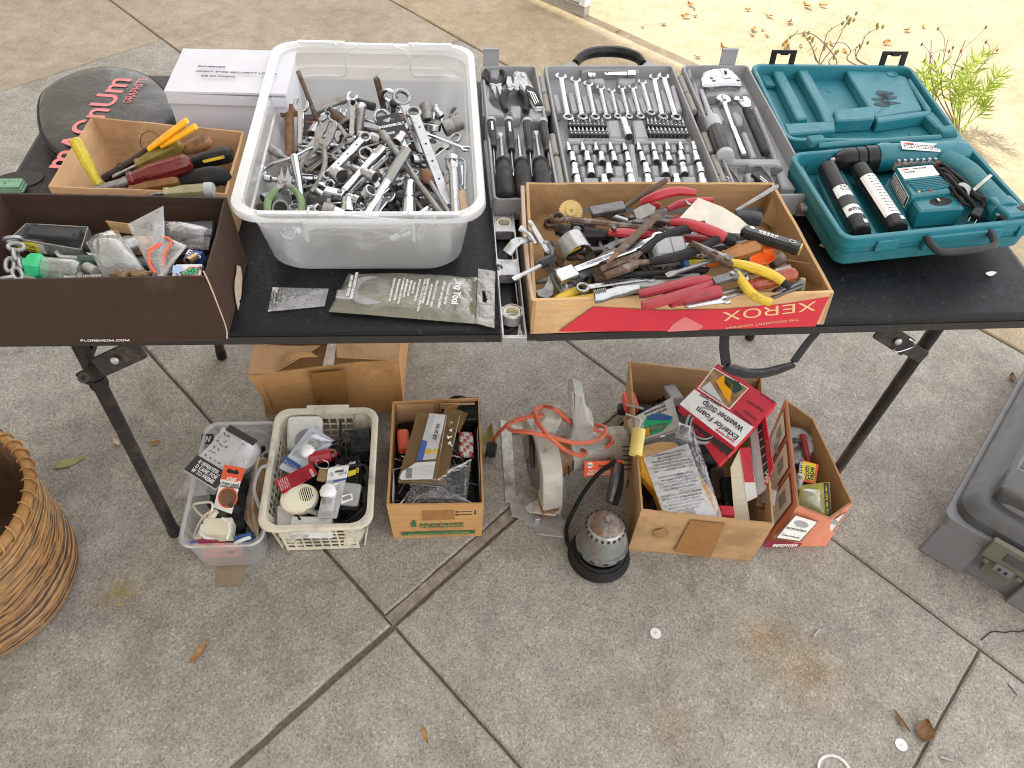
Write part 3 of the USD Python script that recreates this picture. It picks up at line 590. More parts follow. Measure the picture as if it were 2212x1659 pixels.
# ---------------------------------------------------------------- tools: parts lying along x
def pt(name,mesh,m,parent=None,smooth=35,label=None):return (name,mesh,m,parent,smooth,label)
def open_end(x,w,ang,dirx=1):
    c=Point(0,0).buffer(w/2,12);j=affinity.translate(sbox(0,-w*.24,w,w*.24),-w*.06,0).union(Point(-w*.06,0).buffer(w*.24,6));e=c.difference(j).difference(sbox(w*.36,-w,w,w));e=affinity.rotate(e,ang,origin=(0,0))
    if dirx<0:e=affinity.scale(e,-1,1,origin=(0,0))
    return affinity.translate(e,x,0)
def star(r,n=12,d=.1):
    a=np.arange(2*n)*math.pi/n;k=np.where(np.arange(2*n)%2,1-d,1);return Polygon(np.stack([r*k*np.cos(a),r*k*np.sin(a)],1))
def wrench(L,w,m,a='open',b='ring',sw=None,th=None,w2=None,tilt=0,panel=True):
    """combination, double open or double ring wrench"""
    sw=sw or w*.46;th=th or max(w*.2,.004);w2=w2 or w*.9;ps=[]
    def head(kind,x,d,ww):
        if kind=='open':return cham(open_end(x,ww,15,d),th,th*.22,-th/2)
        if kind=='ring':return cham(affinity.translate(Point(0,0).buffer(ww/2,14).difference(star(ww*.34)),x,0),th*1.45,th*.3,-th*.725)
        if kind=='flex':return rev([(x-ww*.3,ww*.2),(x-ww*.2,ww*.3),(x+ww*.3,ww*.34),(x+ww*.35,ww*.28)],14)
        return cham(affinity.translate(Point(0,0).buffer(ww*.28,8),x,0),th,th*.2,-th/2)
    x0,x1=(w/2 if a != 'none' else 0),L-(w2/2 if b != 'none' else 0)
    n0,n1=x0+w*.40*(a != 'none'),x1-w2*.34*(b != 'none')
    prof=[(n0,sw*.5),(n0+w*.35,sw*.47),((n0+n1)/2,sw*.43),(n1-w*.3,sw*.46),(n1,sw*.5)]
    sh=Polygon([(x,r) for x,r in prof]+[(x,-r) for x,r in prof[::-1]]);body=[cham(sh,th*.82,th*.3,-th*.41)]
    if panel and L>.1:pn=sbox(n0+w*.6,-sw*.2,n1-w*.5,sw*.2).buffer(sw*.06);body.append(cham(pn,th*.12,th*.08,th*.41-th*.03))
    body += [head(a,x0,-1,w),head(b,x1,1,w2)]
    return [pt('body',cat(*body),m,None,30)]
def socket(L,r,m='chrome',r2=None,dr=None):
    r2=r2 or r*.8;n=20;dr=dr or r*.75
    o=rev([(0,r2*.92),(L*.03,r2),(L*.38,r2),(L*.45,r2*.93),(L*.5,r2*.93),(L*.56,r),(L*.96,r),(L,r*.94)],n)
    bore=xf(cham(star(r*.80,6,.08),.0006,0),mat4(np.array([[0,0,1],[0,1,0],[-1,0,0]]).astype(float),(L-.0001,0,0)))
    sq=xf(cham(sbox(-r2*.5,-r2*.5,r2*.5,r2*.5),.0006,0),mat4(np.array([[0,0,1],[0,1,0],[-1,0,0]]).astype(float),(-.0005,0,0)))
    return [pt('shell',o,m,None,40),pt('bore',bore,'black_hole',None,False),pt('drive_hole',sq,'black_hole',None,False)]
def bar(L,r,m,head=None,hm=None,knurl=None,n=12,r2=None):
    ps=[pt('shaft',rev([(0,(r2 or r)*.8),(.003,r2 or r),(L*.98,r),(L,r*.7)],n),m)]
    if head:ps.append(pt('head',rev([(-head[0]*.1,head[1]*.9),(0,head[1]),(head[0]*.75,head[1]),(head[0],r)],16),hm or m));ps.append(pt('drive_hole',xf(cham(star(head[1]*.75,6,.08),.0006,0),mat4(np.array([[0,0,1],[0,1,0],[-1,0,0]]).astype(float),(-head[0]*.1-.0007,0,0))),'black_hole'))
    if knurl:
        x0,x1,kr=knurl;rr=[(x0,kr*.8)]
        for i in range(int((x1-x0)/.0016)):rr += [(x0+.001+i*.0016,kr),(x0+.0018+i*.0016,kr*.92)]
        ps.append(pt('knurled_grip',rev(rr+[(x1,kr*.8)],18,lobes=9,depth=.05),m,None,20))
    return ps
def screwdriver(L,hl,hr,hm,sm='satin_steel',sr=.003,cap=None,lobes=6,tip='flat',depth=.12,collar=True,band=None):
    """handle from 0 to hl, shaft to L"""
    n=24;h=rev([(0,hr*.55),(hr*.25,hr*.85),(hr*.7,hr),(hl*.62,hr*.98),(hl*.8,hr*.8),(hl*.9,hr*.72),(hl*.93,hr*.84),(hl*.985,hr*.8),(hl,hr*.5)],n,lobes=lobes,depth=depth)
    ps=[pt('handle',h,hm,None,30)]
    s=[rev([(hl*.96,sr),(L-sr*5,sr),(L-sr*2 if tip=='flat' else L-sr*1.6,sr*.95),(L,sr*.25 if tip != 'flat' else sr)],10)]
    if tip=='flat':s=[rev([(hl*.96,sr),(L-sr*6,sr)],10),hull([(L-sr*6.2,sr*math.cos(a),sr*math.sin(a)) for a in np.linspace(0,6.28,9)]+[(L-sr*2.5,y*sr*1.5,z*sr*.55) for y in (-1,1) for z in (-1,1)]+[(L,y*sr*1.25,z*sr*.22) for y in (-1,1) for z in (-1,1)])]
    ps.append(pt('shaft',cat(*s),sm))
    if cap:ps.append(pt('end_cap',rev([(-.001,hr*.5),(0,hr*.9),(hr*.4,hr*1.04),(hr*1.1,hr*1.04)],n),cap))
    if band:
        for k in range(2):ps.append(pt('stripe',xf(cham(sbox(hr*.7,-hr*.16,hl*.62,hr*.16),hr*.12,0,hr*.93),rot((1,0,0),70*(1-2*k)+band[1])),band[0]))
    return ps
def pliers(L,kind,gm,m='worn_steel',open_=14,jl=None,gr_=.0062,tips=None):
    """jaws towards +x from the pivot at 0, handles back to -L"""
    jl=jl or L*.33;ps=[];w=.011
    for s in (1,-1):
        if kind=='needle':o=[(-.012,-.004),(-.006,.010),(.010,.011),(jl*.4,.0065),(jl,.0016),(jl,.0003),(.004,.0004),(0,-.004)]
        elif kind=='lineman':o=[(-.012,-.005),(-.006,.012),(.010,.014),(jl*.6,.012),(jl,.009),(jl,.0006),(.006,.0006),(0,-.005)]
        elif kind=='cutter':o=[(-.014,-.005),(-.006,.010),(.006,.014),(jl*.75,.011),(jl,.003),(jl*.98,.0005),(.004,.0005),(0,-.005)]
        elif kind=='slip':o=[(-.014,-.005),(-.008,.011),(.012,.014),(jl*.7,.012),(jl,.005),(jl*.99,.0012),(jl*.55,.001),(jl*.42,.004),(jl*.2,.003),(0,-.005)]
        else:o=[(-.012,-.005),(-.004,.011),(.012,.012),(jl*.6,.010),(jl,.006),(jl,.0006),(.004,.0006),(0,-.005)]
        j=Polygon(o).buffer(.0006)
        mesh=cham(j,.0085,.0014,-.0042);mesh=sc(mesh,1,s,1);mesh=xf(mesh,rot((0,0,1),s*open_*.35));ps.append(pt('jaw',mesh,m))
    a=math.tan(math.radians(open_));HL=L-jl
    for s in (1,-1):
        e=HL*.55*a
        q=[(-.008,s*-.004,0),(-HL*.18,-s*(.008+e*.35),0),(-HL*.45,-s*(.013+e*.8),0),(-HL*.75,-s*(.012+e*.95),0),(-HL,-s*(.008+e*.85),0)]
        ps.append(pt('arm',tube(q[:3],[.0055,.0045,.004],8,4,flat=.8),m))
        if gm:ps.append(pt('grip',tube(q[1:],[gr_*.8,gr_*1.1,gr_,gr_*.9],10,6),gm if isinstance(gm,str) else gm[0 if s>0 else 1]))
        else:ps.append(pt('handle',tube(q[1:],[.0045,.005,.005,.0045],8,6,flat=.7),m))
        if tips:ps.append(pt('grip_tip',tube([q[3],((q[3][0]+q[4][0]*2)/3,(q[3][1]+q[4][1]*2)/3,0),(q[4][0]*1.06,q[4][1],0)],[gr_*.95,gr_*1.05,gr_*.8],10,3),tips))
    ps.append(pt('pivot',mv(xf(cyl(.011,.0048,12,.001),rot((0,1,0),90)),0,0,.0055),m));return ps
def adjwrench(L,w,m,gm=None,gap=.25):
    """jaw end at 0"""
    hw=w;th=.009;o=Polygon([(hw*.1,-hw*.48),(hw*.62,-hw*.42),(hw*1.05,-hw*.16),(hw*1.15,hw*.2),(hw*.95,hw*.42),(hw*.55,hw*.46),(hw*.5,hw*.16),(0,hw*.34),(-hw*.04,hw*.62),(-hw*.0,hw*.66),(hw*.6,hw*.66),(hw*1.1,hw*.55),(hw*1.35,hw*.2),(hw*1.3,-hw*.22),(hw*.9,-hw*.55),(hw*.4,-hw*.6)])
    fixed=Polygon([(0,hw*.12),(hw*.42,hw*.12),(hw*.5,-.02*hw),(hw*.5,-hw*.42),(hw*.9,-hw*.36),(hw*1.4,-hw*.2),(hw*1.4,hw*.2),(hw*1.1,hw*.46),(hw*.7,hw*.56),(hw*.2,hw*.48),(0,hw*.34)]).buffer(.001)
    mov=Polygon([(-hw*.02,-hw*(.12+gap)),(hw*.30,-hw*(.12+gap)),(hw*.46,-hw*.46),(hw*.42,-hw*.62),(hw*.12,-hw*(.52+gap*.5)),(-hw*.02,-hw*(.30+gap))]).buffer(.001)
    sh=Polygon([(hw*1.3,hw*.2),(L*.5,hw*.2),(L*.94,hw*.27),(L,hw*.12),(L,-hw*.12),(L*.94,-hw*.27),(L*.5,-hw*.2),(hw*1.3,-hw*.2)])
    ps=[pt('head',cham(fixed,th,th*.2,-th/2),m),pt('movable_jaw',cham(mov,th*.8,th*.15,-th*.4),m),pt('adjusting_screw',mv(xf(rev([(0,.0032)]+[(i*.0012+.0004*(i%2),.0044 if i%2 else .0036) for i in range(1,9)]+[(.0105,.0032)],10),rot((0,0,1),90)),hw*.66,-hw*.32,.0028),m)]
    if gm:ps.append(pt('grip',xf(rbox(L-hw*1.6,hw*.62,.014,.006),mat4(o=((L+hw*1.4)/2,0,-.007))),gm));ps.append(pt('hang_hole',mv(xf(cyl(.0152,.005,12),rot((0,1,0),-90)),L-hw*.45,0,-.0076),'black_hole'))
    else:ps.append(pt('shank',cham(sh.difference(Point(L-hw*.22,0).buffer(hw*.1)),th*.62,th*.2,-th*.31),m))
    return ps
def ratchet(L,r,m,knurl=False):
    ps=[pt('head',cham(Point(0,0).buffer(r,16),r*.95,r*.12,-r*.47),m),pt('selector',cham(sbox(-r*.6,-r*.16,r*.6,r*.16).buffer(r*.08),r*.22,r*.05,r*.48),'satin_steel'),pt('drive_square',bx(r*.55,r*.55,r*.7,(0,0,-r*1.1)),m)]
    ps.append(pt('shaft',rev([(r*.7,r*.5),(r*1.6,r*.36),(L*.5,r*.32),(L*.52,r*.42),(L*.54,r*.36),(L*.56,r*.42),(L*.58,r*.38),(L*.9,r*.46),(L*.92,r*.52),(L*.94,r*.44),(L*.96,r*.52),(L,r*.4)],16),m));return ps
def pipe(L,r,m,ri=None):
    n=16;ps=[pt('tube',ringm(L,r,r*.78,n),m)];ps.append(pt('bore',rev([(L*.03,r*.77),(L*.97,r*.77)],n),'black_hole'));return ps
# ---------------------------------------------------------------- clear storage tub
TX0,TX1,TY0,TY1,TH=-.447,-.056,.092,.652,.15
tcx,tcy=(TX0+TX1)/2,(TY0+TY1)/2
tub=Th('storage_tub','large clear plastic storage tub heaped with wrenches and sockets','tub')
def tr_(w,d,r,z):return rrect(w,d,r,6,.741+z,(tcx,tcy+.006*(1-z/TH)))
W_,D_=TX1-TX0,TY1-TY0
outer=[tr_(W_-.110,D_-.115,.05,0),tr_(W_-.085,D_-.09,.055,.004),tr_(W_-.070,D_-.072,.055,.016),tr_(W_-.046,D_-.044,.05,TH*.72),tr_(W_-.040,D_-.036,.05,TH*.74),tr_(W_-.034,D_-.030,.05,TH-.016)]
tub.add('body',loft(outer,True,False),'tub_plastic')
rim=[tr_(W_-.034,D_-.030,.05,TH-.016),tr_(W_-.004,D_-.004,.045,TH-.014),tr_(W_,D_,.045,TH-.006),tr_(W_-.004,D_-.004,.045,TH),tr_(W_-.026,D_-.024,.045,TH+.001),tr_(W_-.034,D_-.031,.045,TH-.005)]
tub.add('rim',loft(rim,False,False),'tub_plastic')
for yy,s_ in ((TY0,-1),(TY1,1)):
    for xx in (-.33,-.18):
        tub.add('rim_rib',bx(.003,.016,.003,(xx+.004,yy-s_*.012,.741+TH)),'tub_plastic')
    for xa,xb in ((-.40,-.31),(-.185,-.10)):tub.add('rim_step',bx(xb-xa,.008,.004,((xa+xb)/2,yy-s_*.006,.741+TH-.001)),'tub_plastic')
q=[(1145,60),(1120,95),(1050,130),(1020,200),(1020,325),(800,330),(610,345)]
def onback(a,b):d=ray('T',a,b);yb=TY1-.020;p=EYE+d*((yb-EYE[1])/d[1]);return p
tub.add('panel_ridge',tube([onback(a,b) for a,b in q],.0016,6,4),'tub_plastic');q=[(1395,65),(1420,95),(1500,130),(1550,200),(1570,325),(1800,330),(1960,345)];tub.add('panel_ridge',tube([onback(a,b) for a,b in q],.0016,6,4),'tub_plastic')
M=frn((tcx,TY0+.010,.741+TH-.030),(1,0,0),(0,-1,0));tub.add('grip_lip',xf(cham(sbox(-.085,-.022,.085,.012).difference(sbox(-.079,-.022,.079,.004)),.006,.001),M),'tub_plastic')
# tools: (name, label, category, parts, end A (pixel, height), end B, roll)
TG='hand tools heaped in the clear tub'
def pl(k,name,label,cat_,parts,a,b,roll=0,group=None,up=(0,0,1)):
    A,B=t(k,*a),t(k,*b);return put(name,label,cat_,parts,fr(A,B,roll,up),group)
def ln(k,a,b):return float(np.linalg.norm(t(k,*a)-t(k,*b)))
def wr(label,a,b,w,m='chrome',A='open',B='ring',w2=None,roll=0,k='T',**kw):return pl(k,'wrench',label,'wrench',wrench(ln(k,a,b),w,m,A,B,w2=w2,**kw),a,b,roll)
def sk(label,a,b,r,m='chrome',k='T',r2=None,group=None):
    return pl(k,'socket',label,'socket',socket(max(ln(k,a,b),r*1.6),r,m,r2),a,b,0,group)
def br(label,a,b,r,m,cat_='bar',k='T',name='steel_bar',**kw):return pl(k,name,label,cat_,bar(ln(k,a,b),r,m,**kw),a,b)
# the deep layer of the heap
fm=['chrome','rust_brown','satin_steel','worn_steel','dark_steel','chrome','satin_steel','chrome']
def heap(x0,x1,y0,y1,zb,n,seed,place,fmat,zspan=.07,kinds=('wrench','wrench','bar','socket','wrench','socket')):
    R=random.Random(seed);C=dict(chrome='bright chrome',satin_steel='dull silver',worn_steel='worn grey',dark_steel='dark',rusty_steel='rusty',rust_brown='rust brown',chrome_clean='shiny')
    for i in range(n):
        kd=R.choice(kinds);m=R.choice(fmat);L=R.uniform(.10,.2) if kd != 'socket' else R.uniform(.028,.05);w=R.uniform(.018,.028);a=R.uniform(0,2*math.pi)
        hx,hy=abs(math.cos(a))*L/2+.008,abs(math.sin(a))*L/2+.008
        if x1-x0<2*hx or y1-y0<2*hy:a += math.pi/2;hx,hy=hy,hx
        cx,cy=R.uniform(x0+hx,x1-hx),R.uniform(y0+hy,y1-hy);z=zb+.012+zspan*(i/n)*R.uniform(.7,1);sl=R.uniform(-.22,.22)
        d=V(math.cos(a)*math.cos(sl),math.sin(a)*math.cos(sl),math.sin(sl));A=V(cx,cy,z)-d*L/2;A[2]=max(A[2],zb+.008);M=fr(A,A+d,R.uniform(-35,35))
        if kd=='wrench':
            e=R.choice([('open','ring'),('ring','ring'),('open','open')]);nm={('open','ring'):'combination',('ring','ring'):'double ring',('open','open'):'double open end'}[e]
            put('wrench',f'{C[m]} {nm} wrench buried deep in {place}','wrench',wrench(L,w,m,*e),M,f'{C[m]} {nm} wrenches deep in {place}')
        elif kd=='bar':put('extension_bar',f'{C[m]} socket extension bar buried deep in {place}','bar',bar(L,R.uniform(.0045,.007),m,head=(.02,.008)),M,f'{C[m]} extension bars deep in {place}')
        else:put('socket',f'{C[m]} socket lying deep in {place}','socket',socket(L,R.uniform(.009,.014),m),M,f'{C[m]} sockets deep in {place}')
heap(-.395,-.108,.165,.57,.747,90,5,'the clear tub',fm,.062)
heap(-.40,-.10,.30,.56,.79,26,6,'the clear tub',fm,.04)
heap(-.40,-.10,.14,.34,.78,26,8,'the clear tub',fm,.03)
# the layer one can see, back to front
br('thin rusty rod leaning up out of the tub',(640,292,.175),(800,700,.09),.0042,'rust_brown','rod',name='steel_rod')
br('thick grey pipe across the back of the tub heap',(780,625,.085),(1030,512,.10),.009,'worn_steel','pipe',name='pipe')
br('dark blue grey pipe behind the chrome heap',(1070,532,.085),(1260,585,.085),.008,'charcoal_plastic','pipe',name='pipe')
pl('T','breaker_bar','rusted breaker bar with a pivoting square head at the tub left','bar',bar(ln('T',(570,600,.10),(575,1000,.07)),.0085,'rusty_steel')+[pt('pivot_head',rbox(.022,.022,.016,.004,(.004,0,-.008)),'rusty_steel'),pt('pivot_pin',mv(rot_c := xf(cyl(.032,.006,12,.001),rot((0,0,1),90)),.012,-.016,0),'rusty_steel')],(570,600,.10),(575,1000,.07))
wr('tall chrome open end wrench standing at the left of the tub',(668,500,.135),(655,960,.06),.029,'chrome_clean','open','none',sw=.0125)
cd=Th('card_backing','black backing card with orange print among the tools','card');M=frn(t('T',780,710,.088),(1,-.02,0),(0,-.5,1));cd.add('card',xf(cham(sbox(-.022,-.03,.022,.016),.0008),M),'black_print')
for i,s_ in enumerate(('CAUTION','WEAR SAFETY','GOGGLES','Made in U.S.A.')):cd.add('lettering',xf(mv(txt(s_,.0034,False,True),0,.009-.009*i,.001),M),'orange_print')
br('rusty socket adapter with a thin stem',(905,600,.10),(1030,745,.085),.0052,'rust_brown','adapter',name='adapter',head=None);sk('rusted flanged coupling beside the adjustable wrench',(930,640,.098),(1025,730,.088),.012,'rust_brown')
wr('chrome wrench with flared open end standing in the middle',(1085,515,.125),(1075,800,.08),.017,'chrome','open','none',sw=.012)
br('stubby grey steel punch standing upright',(1150,595,.11),(1132,800,.075),.0085,'worn_steel','punch',name='punch')
br('rusty square bar with a ball hole standing at the back',(1275,350,.165),(1335,600,.08),.0062,'rust_brown','bar',n=4,name='drive_bar')
wr('big ring wrench behind the black hang tag',(1372,440,.135),(1400,600,.09),.032,'chrome_clean','ring','none')
wr('largest combination wrench, ring end up at the back right',(1452,440,.15),(1640,930,.085),.034,'satin_steel','ring','none',sw=.019)
br('chrome rod with dark collar under the largest ring',(1412,548,.12),(1408,640,.09),.006,'chrome_clean','rod',name='steel_rod',head=(.008,.0075),hm='black_plastic')
wr('chrome ring wrench standing left of the hang tag',(1305,600,.115),(1370,900,.07),.032,'chrome','ring','none',sw=.016)
sk('weathered impact socket at the back right of the tub',(1690,690,.085),(1672,560,.105),.0125,'worn_steel',r2=.012)
sk('small chrome socket beside the weathered impact socket',(1750,600,.10),(1800,665,.09),.0085,'chrome_clean')
br('chrome extension stub near the small socket',(1758,565,.105),(1730,690,.085),.005,'chrome_clean','bar',name='extension_bar')
wr('dull open jaw wrench in the back right corner',(1930,590,.11),(1860,700,.085),.026,'worn_steel','open','none')
pl('T','socket','large rust stained deep socket at the right side of the tub','socket',socket(ln('T',(1965,700,.10),(1820,765,.09)),.0150,'worn_steel',.0145),(1965,700,.10),(1820,765,.09))
pl('T','ratchet','chrome flex ratchet head near the right side','ratchet',ratchet(.12,.014,'chrome'),(1735,750,.095),(1600,720,.08),20)
wr('bright offset ring wrench pointing up right',(1955,805,.11),(1700,1010,.075),.024,'chrome_clean','ring','none',sw=.013)
wr('slim double open end wrench crossing to the right rim',(1672,800,.105),(2030,935,.115),.014,'chrome_clean','none','open',w2=.017,sw=.008)
pl('T','adjustable_wrench','big adjustable wrench with wide open jaws','adjustable wrench',adjwrench(.21,.031,'satin_steel'),(915,690,.115),(660,1010,.075),-15)
pl('T','pliers','grey slip joint pliers with curved handles','pliers',pliers(.15,'slip',None,'worn_steel',9),(835,880,.115),(880,770,.125),0)
wr('dull grey ring wrench pointing down left',(1085,820,.115),(740,1090,.085),.022,'worn_steel','ring','none',sw=.010)
# ratcheting double box wrenches with holes
def rbw(L,w,m,w2,holes=3):
    o=unary_union([Point(w/2,0).buffer(w/2,14),Point(L-w2/2,0).buffer(w2/2,14),sbox(w/2,-w*.30,L-w2/2,w*.30)]);ps=[pt('body',cham(o.difference(unary_union([star(w*.27),]).buffer(0)) if 0 else o.difference(affinity.translate(star(w*.30),w/2,0)).difference(affinity.translate(star(w2*.30),L-w2/2,0)),.0065,.0012,-.003),m)]
    for x,ww in ((w/2,w),(L-w2/2,w2)):ps.append(pt('ratchet_ring',mv(xf(ringm(.0078,ww*.37,ww*.29,16),rot((0,1,0),-90)),x,0,-.0036),'dark_steel'))
    for i in range(holes):ps.append(pt('rivet_hole',mv(xf(cyl(.0004,w*.07,8),rot((0,1,0),-90)),w*1.15+(L-w*1.9)*(.12+.62*i/max(holes-1,1)),0,.0036),'black_hole'))
    return ps
pl('T','ratchet_wrench','chrome ratcheting box wrench with round holes in its handle','wrench',rbw(ln('T',(1215,800,.125),(855,1165,.10)),.022,'chrome',.018),(1215,800,.125),(855,1165,.10),-8)
wr('thick ring wrench with its ring facing up in the middle',(1170,910,.115),(1290,1240,.08),.027,'chrome','ring','none',sw=.013)
tg=Th('hang_tag','black hang tag with white lettering clipped to a chrome tool','tag');c4=[t('T',a,b,h) for a,b,h in ((1370,870,.125),(1550,832,.125),(1490,640,.14),(1290,665,.14))]
M=frn(c4[0],c4[1]-c4[0],np.cross(c4[1]-c4[0],c4[3]-c4[0]));w_,h_=np.linalg.norm(c4[1]-c4[0]),np.linalg.norm(c4[3]-c4[0])*.98
tg.add('card',xf(cham(sbox(0,0,w_,h_).buffer(.001).difference(affinity.translate(affinity.scale(Point(0,0).buffer(1),w_*.28,h_*.09),w_*.5,h_*.82)),.0012),M),'black_plastic');tg.add('lettering',xf(mv(txt('POWERBUILT',.0052,True,True,1),w_*.5,h_*.58,.0014),M),'white_print');tg.add('lettering',xf(mv(txt('SIZE',.0042,True,True),w_*.3,h_*.3,.0014),M),'white_print');tg.add('print_patch',xf(cham(sbox(w_*.62,.002,w_*.92,.008),.0003,0,.0013),M),'red_print')
pl('T','ratchet_wrench','longest ratcheting ring wrench running down the right side','wrench',rbw(ln('T',(1560,590,.135),(1880,1440,.10)),.029,'satin_steel',.020,4),(1560,590,.135),(1880,1440,.10),0)
br('dull extension bar with fat end at the left of the heap',(430,925,.105),(720,1110,.085),.0042,'worn_steel','bar',name='extension_bar',head=(.024,.0085))
# curved double ring wrench and the sliding bar handle
cw=Th('wrench','curved double ring wrench bent like a bow at the left','wrench');q=[t('T',a,b,h) for a,b,h in ((385,1095,.10),(430,1045,.115),(600,990,.125),(700,935,.12),(790,895,.11))]
cw.add('shank',tube(q,.0042,8,5,flat=.7),'chrome')
for p in (t('T',350,1115,.095),):cw.add('ring',xf(ringm(.008,.0095,.0062,18),fr(p,p+V(.1,-.5,1))),'chrome')
br('sliding bar handle with polished ends standing in front',(608,975,.13),(690,1445,.085),.0048,'chrome_clean','bar',name='sliding_bar',r2=.007)
br('chrome bar with ball end near the green pliers',(375,1160,.10),(640,1195,.095),.0042,'chrome','bar',name='extension_bar',head=(.012,.0068))
pl('T','pliers','needle nose pliers with green grips in the front left corner','pliers',pliers(.125,'needle','green_grip','worn_steel',17,jl=.036,gr_=.0056),(535,1190,.115),(538,1060,.12),0)
wr('broad open end wrench head facing up left',(768,1225,.12),(1010,1315,.095),.034,'chrome_clean','open','none',sw=.016)
wr('small ring wrench upright below the broad open end',(905,1165,.12),(885,1400,.08),.018,'chrome','ring','none',sw=.0085)
sk('chrome square drive socket facing the viewer',(925,1110,.115),(1000,1150,.12),.0135,'chrome')
br('polished breaker bar with knurled end',(1325,915,.135),(1010,1270,.12),.0068,'chrome_clean','bar',name='breaker_bar',knurl=(.0,.025,.0078))
pl('T','flex_head','square flex head at the end of the polished breaker bar','drive head',[pt('body',rbox(.034,.017,.012,.003,(.012,0,-.006)),'chrome'),pt('pivot',mv(xf(cyl(.0145,.0042,12),rot((0,1,0),-90)),.022,0,-.007),'dark_steel')],(880,1270,.12),(1010,1300,.12))
br('dull extension bar under the polished breaker bar',(1360,985,.115),(1060,1290,.10),.005,'satin_steel','bar',name='extension_bar')
sk('small deep socket lying across the middle',(1160,1105,.128),(1265,1155,.128),.010,'satin_steel')
br('long rusty extension bar running down to the right',(1325,800,.14),(1825,1480,.105),.0056,'worn_steel','bar',name='extension_bar',head=(.02,.0075))
pl('T','ratchet','large chrome ratchet handle with knurled grip','ratchet',bar(ln('T',(1525,930,.15),(1190,1470,.105)),.0082,'chrome_clean',knurl=(.0,.072,.0098),n=18),(1525,930,.15),(1190,1470,.105))
sk('bright universal joint socket beside the hang tag',(1490,800,.14),(1440,870,.135),.0085,'chrome_clean');sk('chrome socket under the hang tag corner',(1480,870,.128),(1510,960,.122),.0095,'chrome')
sk('long chrome deep socket standing near the front rim',(1545,1200,.118),(1535,1470,.112),.0112,'chrome_clean',r2=.010)
br('rust headed universal extension in front of the longest wrench',(1668,1120,.13),(1885,1480,.105),.0042,'worn_steel','bar',name='extension_bar',head=(.02,.0098),hm='rusty_steel')
wr('big open jaw wrench stamped at the right side',(1810,1070,.105),(1780,1250,.08),.034,'satin_steel','open','none',sw=.015)
br('pitted chrome socket wrench standing at the right wall',(1885,1000,.145),(1920,1480,.105),.0082,'chrome','socket wrench',name='socket_wrench',head=(.024,.0115));
T_=THINGS[-1];T_.add('lettering',xf(txt('CRAFTSMAN',.0042,True,True),mat4(np.array([[0,0,-1],[1,0,0],[0,-1,0]]).astype(float)@rot((0,0,1),0)[:3,:3],(.007,0,.0118))) if 0 else xf(sc(txt('CRAFTSMAN',.0042,True,True),.75),mat4(np.array([[0,-1,0],[1,0,0],[0,0,1]]).astype(float),(.010,0,.0116))),'black_print')
wr('small chrome ring standing at the right wall',(1960,1000,.12),(1975,1260,.085),.012,'chrome_clean','ring','ring',sw=.0055)
br('thin chrome strip against the right wall',(1990,1030,.12),(1985,1260,.085),.0028,'chrome_clean','rod',name='steel_rod')
pl('T','wood_scrap','splintered wood scrap in the front right corner','wood',[pt('body',rbox(ln('T',(1960,1285,.115),(1990,1480,.10)),.012,.012,.002,(.02,0,-.006)),'raw_wood')],(1960,1285,.115),(1990,1480,.10))
wr('flat combination wrench with its open end up front',(1405,1245,.128),(1245,1480,.10),.026,'chrome_clean','open','none',sw=.0135)
wr('low combination wrench beside the deep socket',(1760,1350,.105),(1560,1490,.10),.015,'chrome','ring','none',sw=.009)
sk('dark ring socket in the front left corner',(420,1300,.10),(360,1330,.10),.0095,'worn_steel');sk('rusty socket facing up at the front left',(345,1440,.09),(345,1400,.105),.0105,'rust_brown')
pl('T','pipe','grey pipe end between the green grips','pipe',pipe(.05,.0135,'worn_steel'),(500,1400,.10),(470,1330,.08))
pl('T','hex_nut','large chrome hexagon nut near the front rim','nut',[pt('body',cham(star(.0115,3,0).buffer(.002) if 0 else Polygon([(.0115*math.cos(a),.0115*math.sin(a)) for a in np.arange(6)*math.pi/3]).difference(Point(0,0).buffer(.006)),.014,.0015),'chrome')],(770,1430,.10),(800,1400,.10),60)
pl('T','socket','knurled rusty spark plug socket near the front rim','socket',[pt('collar',rev([(0,.010),(.001,.0128),(.018,.0128),(.019,.010)],24,lobes=24,depth=.06),'worn_steel'),pt('body',rev([(.019,.0105),(.035,.0095),(.036,.007)],16),'chrome')],(840,1410,.115),(980,1450,.11))
sk('bright banded socket standing near the front rim',(1050,1330,.115),(1045,1440,.105),.0118,'chrome_clean',r2=.0116);sk('little chrome socket lying beside the banded socket',(1045,1305,.12),(1135,1340,.12),.0072,'chrome');sk('hexagon faced chrome socket with number stamp',(1180,1300,.12),(1215,1270,.128),.0105,'chrome')
sk('dull deep socket in the front middle',(1350,1160,.11),(1300,1100,.12),.009,'satin_steel');sk('small bright socket at the front right',(1660,1450,.105),(1760,1490,.10),.009,'chrome')
wr('rusted chrome wrench resting along the front rim',(1030,1462,.115),(1430,1498,.11),.014,'chrome','ring','none',sw=.006)
wr('satin wrench lying under the green grips',(560,1470,.09),(800,1492,.09),.016,'rust_brown','none','open');wr('short stubby wrench leaning right of the big ratchet',(1420,1210,.118),(1600,1100,.11),.02,'satin_steel','open','ring',sw=.010)
wr('stamped wrench crossing behind the big ratchet',(1230,1280,.11),(1500,1130,.118),.019,'chrome','none','open',sw=.0105);wr('dull wrench between the slip joint pliers and the ring wrench',(960,980,.10),(1060,1120,.09),.02,'worn_steel','ring','none')
wr('narrow chrome wrench leaning against the back pipes',(1000,590,.10),(1050,780,.08),.015,'chrome','open','ring');wr('chrome wrench end under the bright offset ring wrench',(1880,880,.09),(1690,1000,.08),.018,'satin_steel','ring','none')
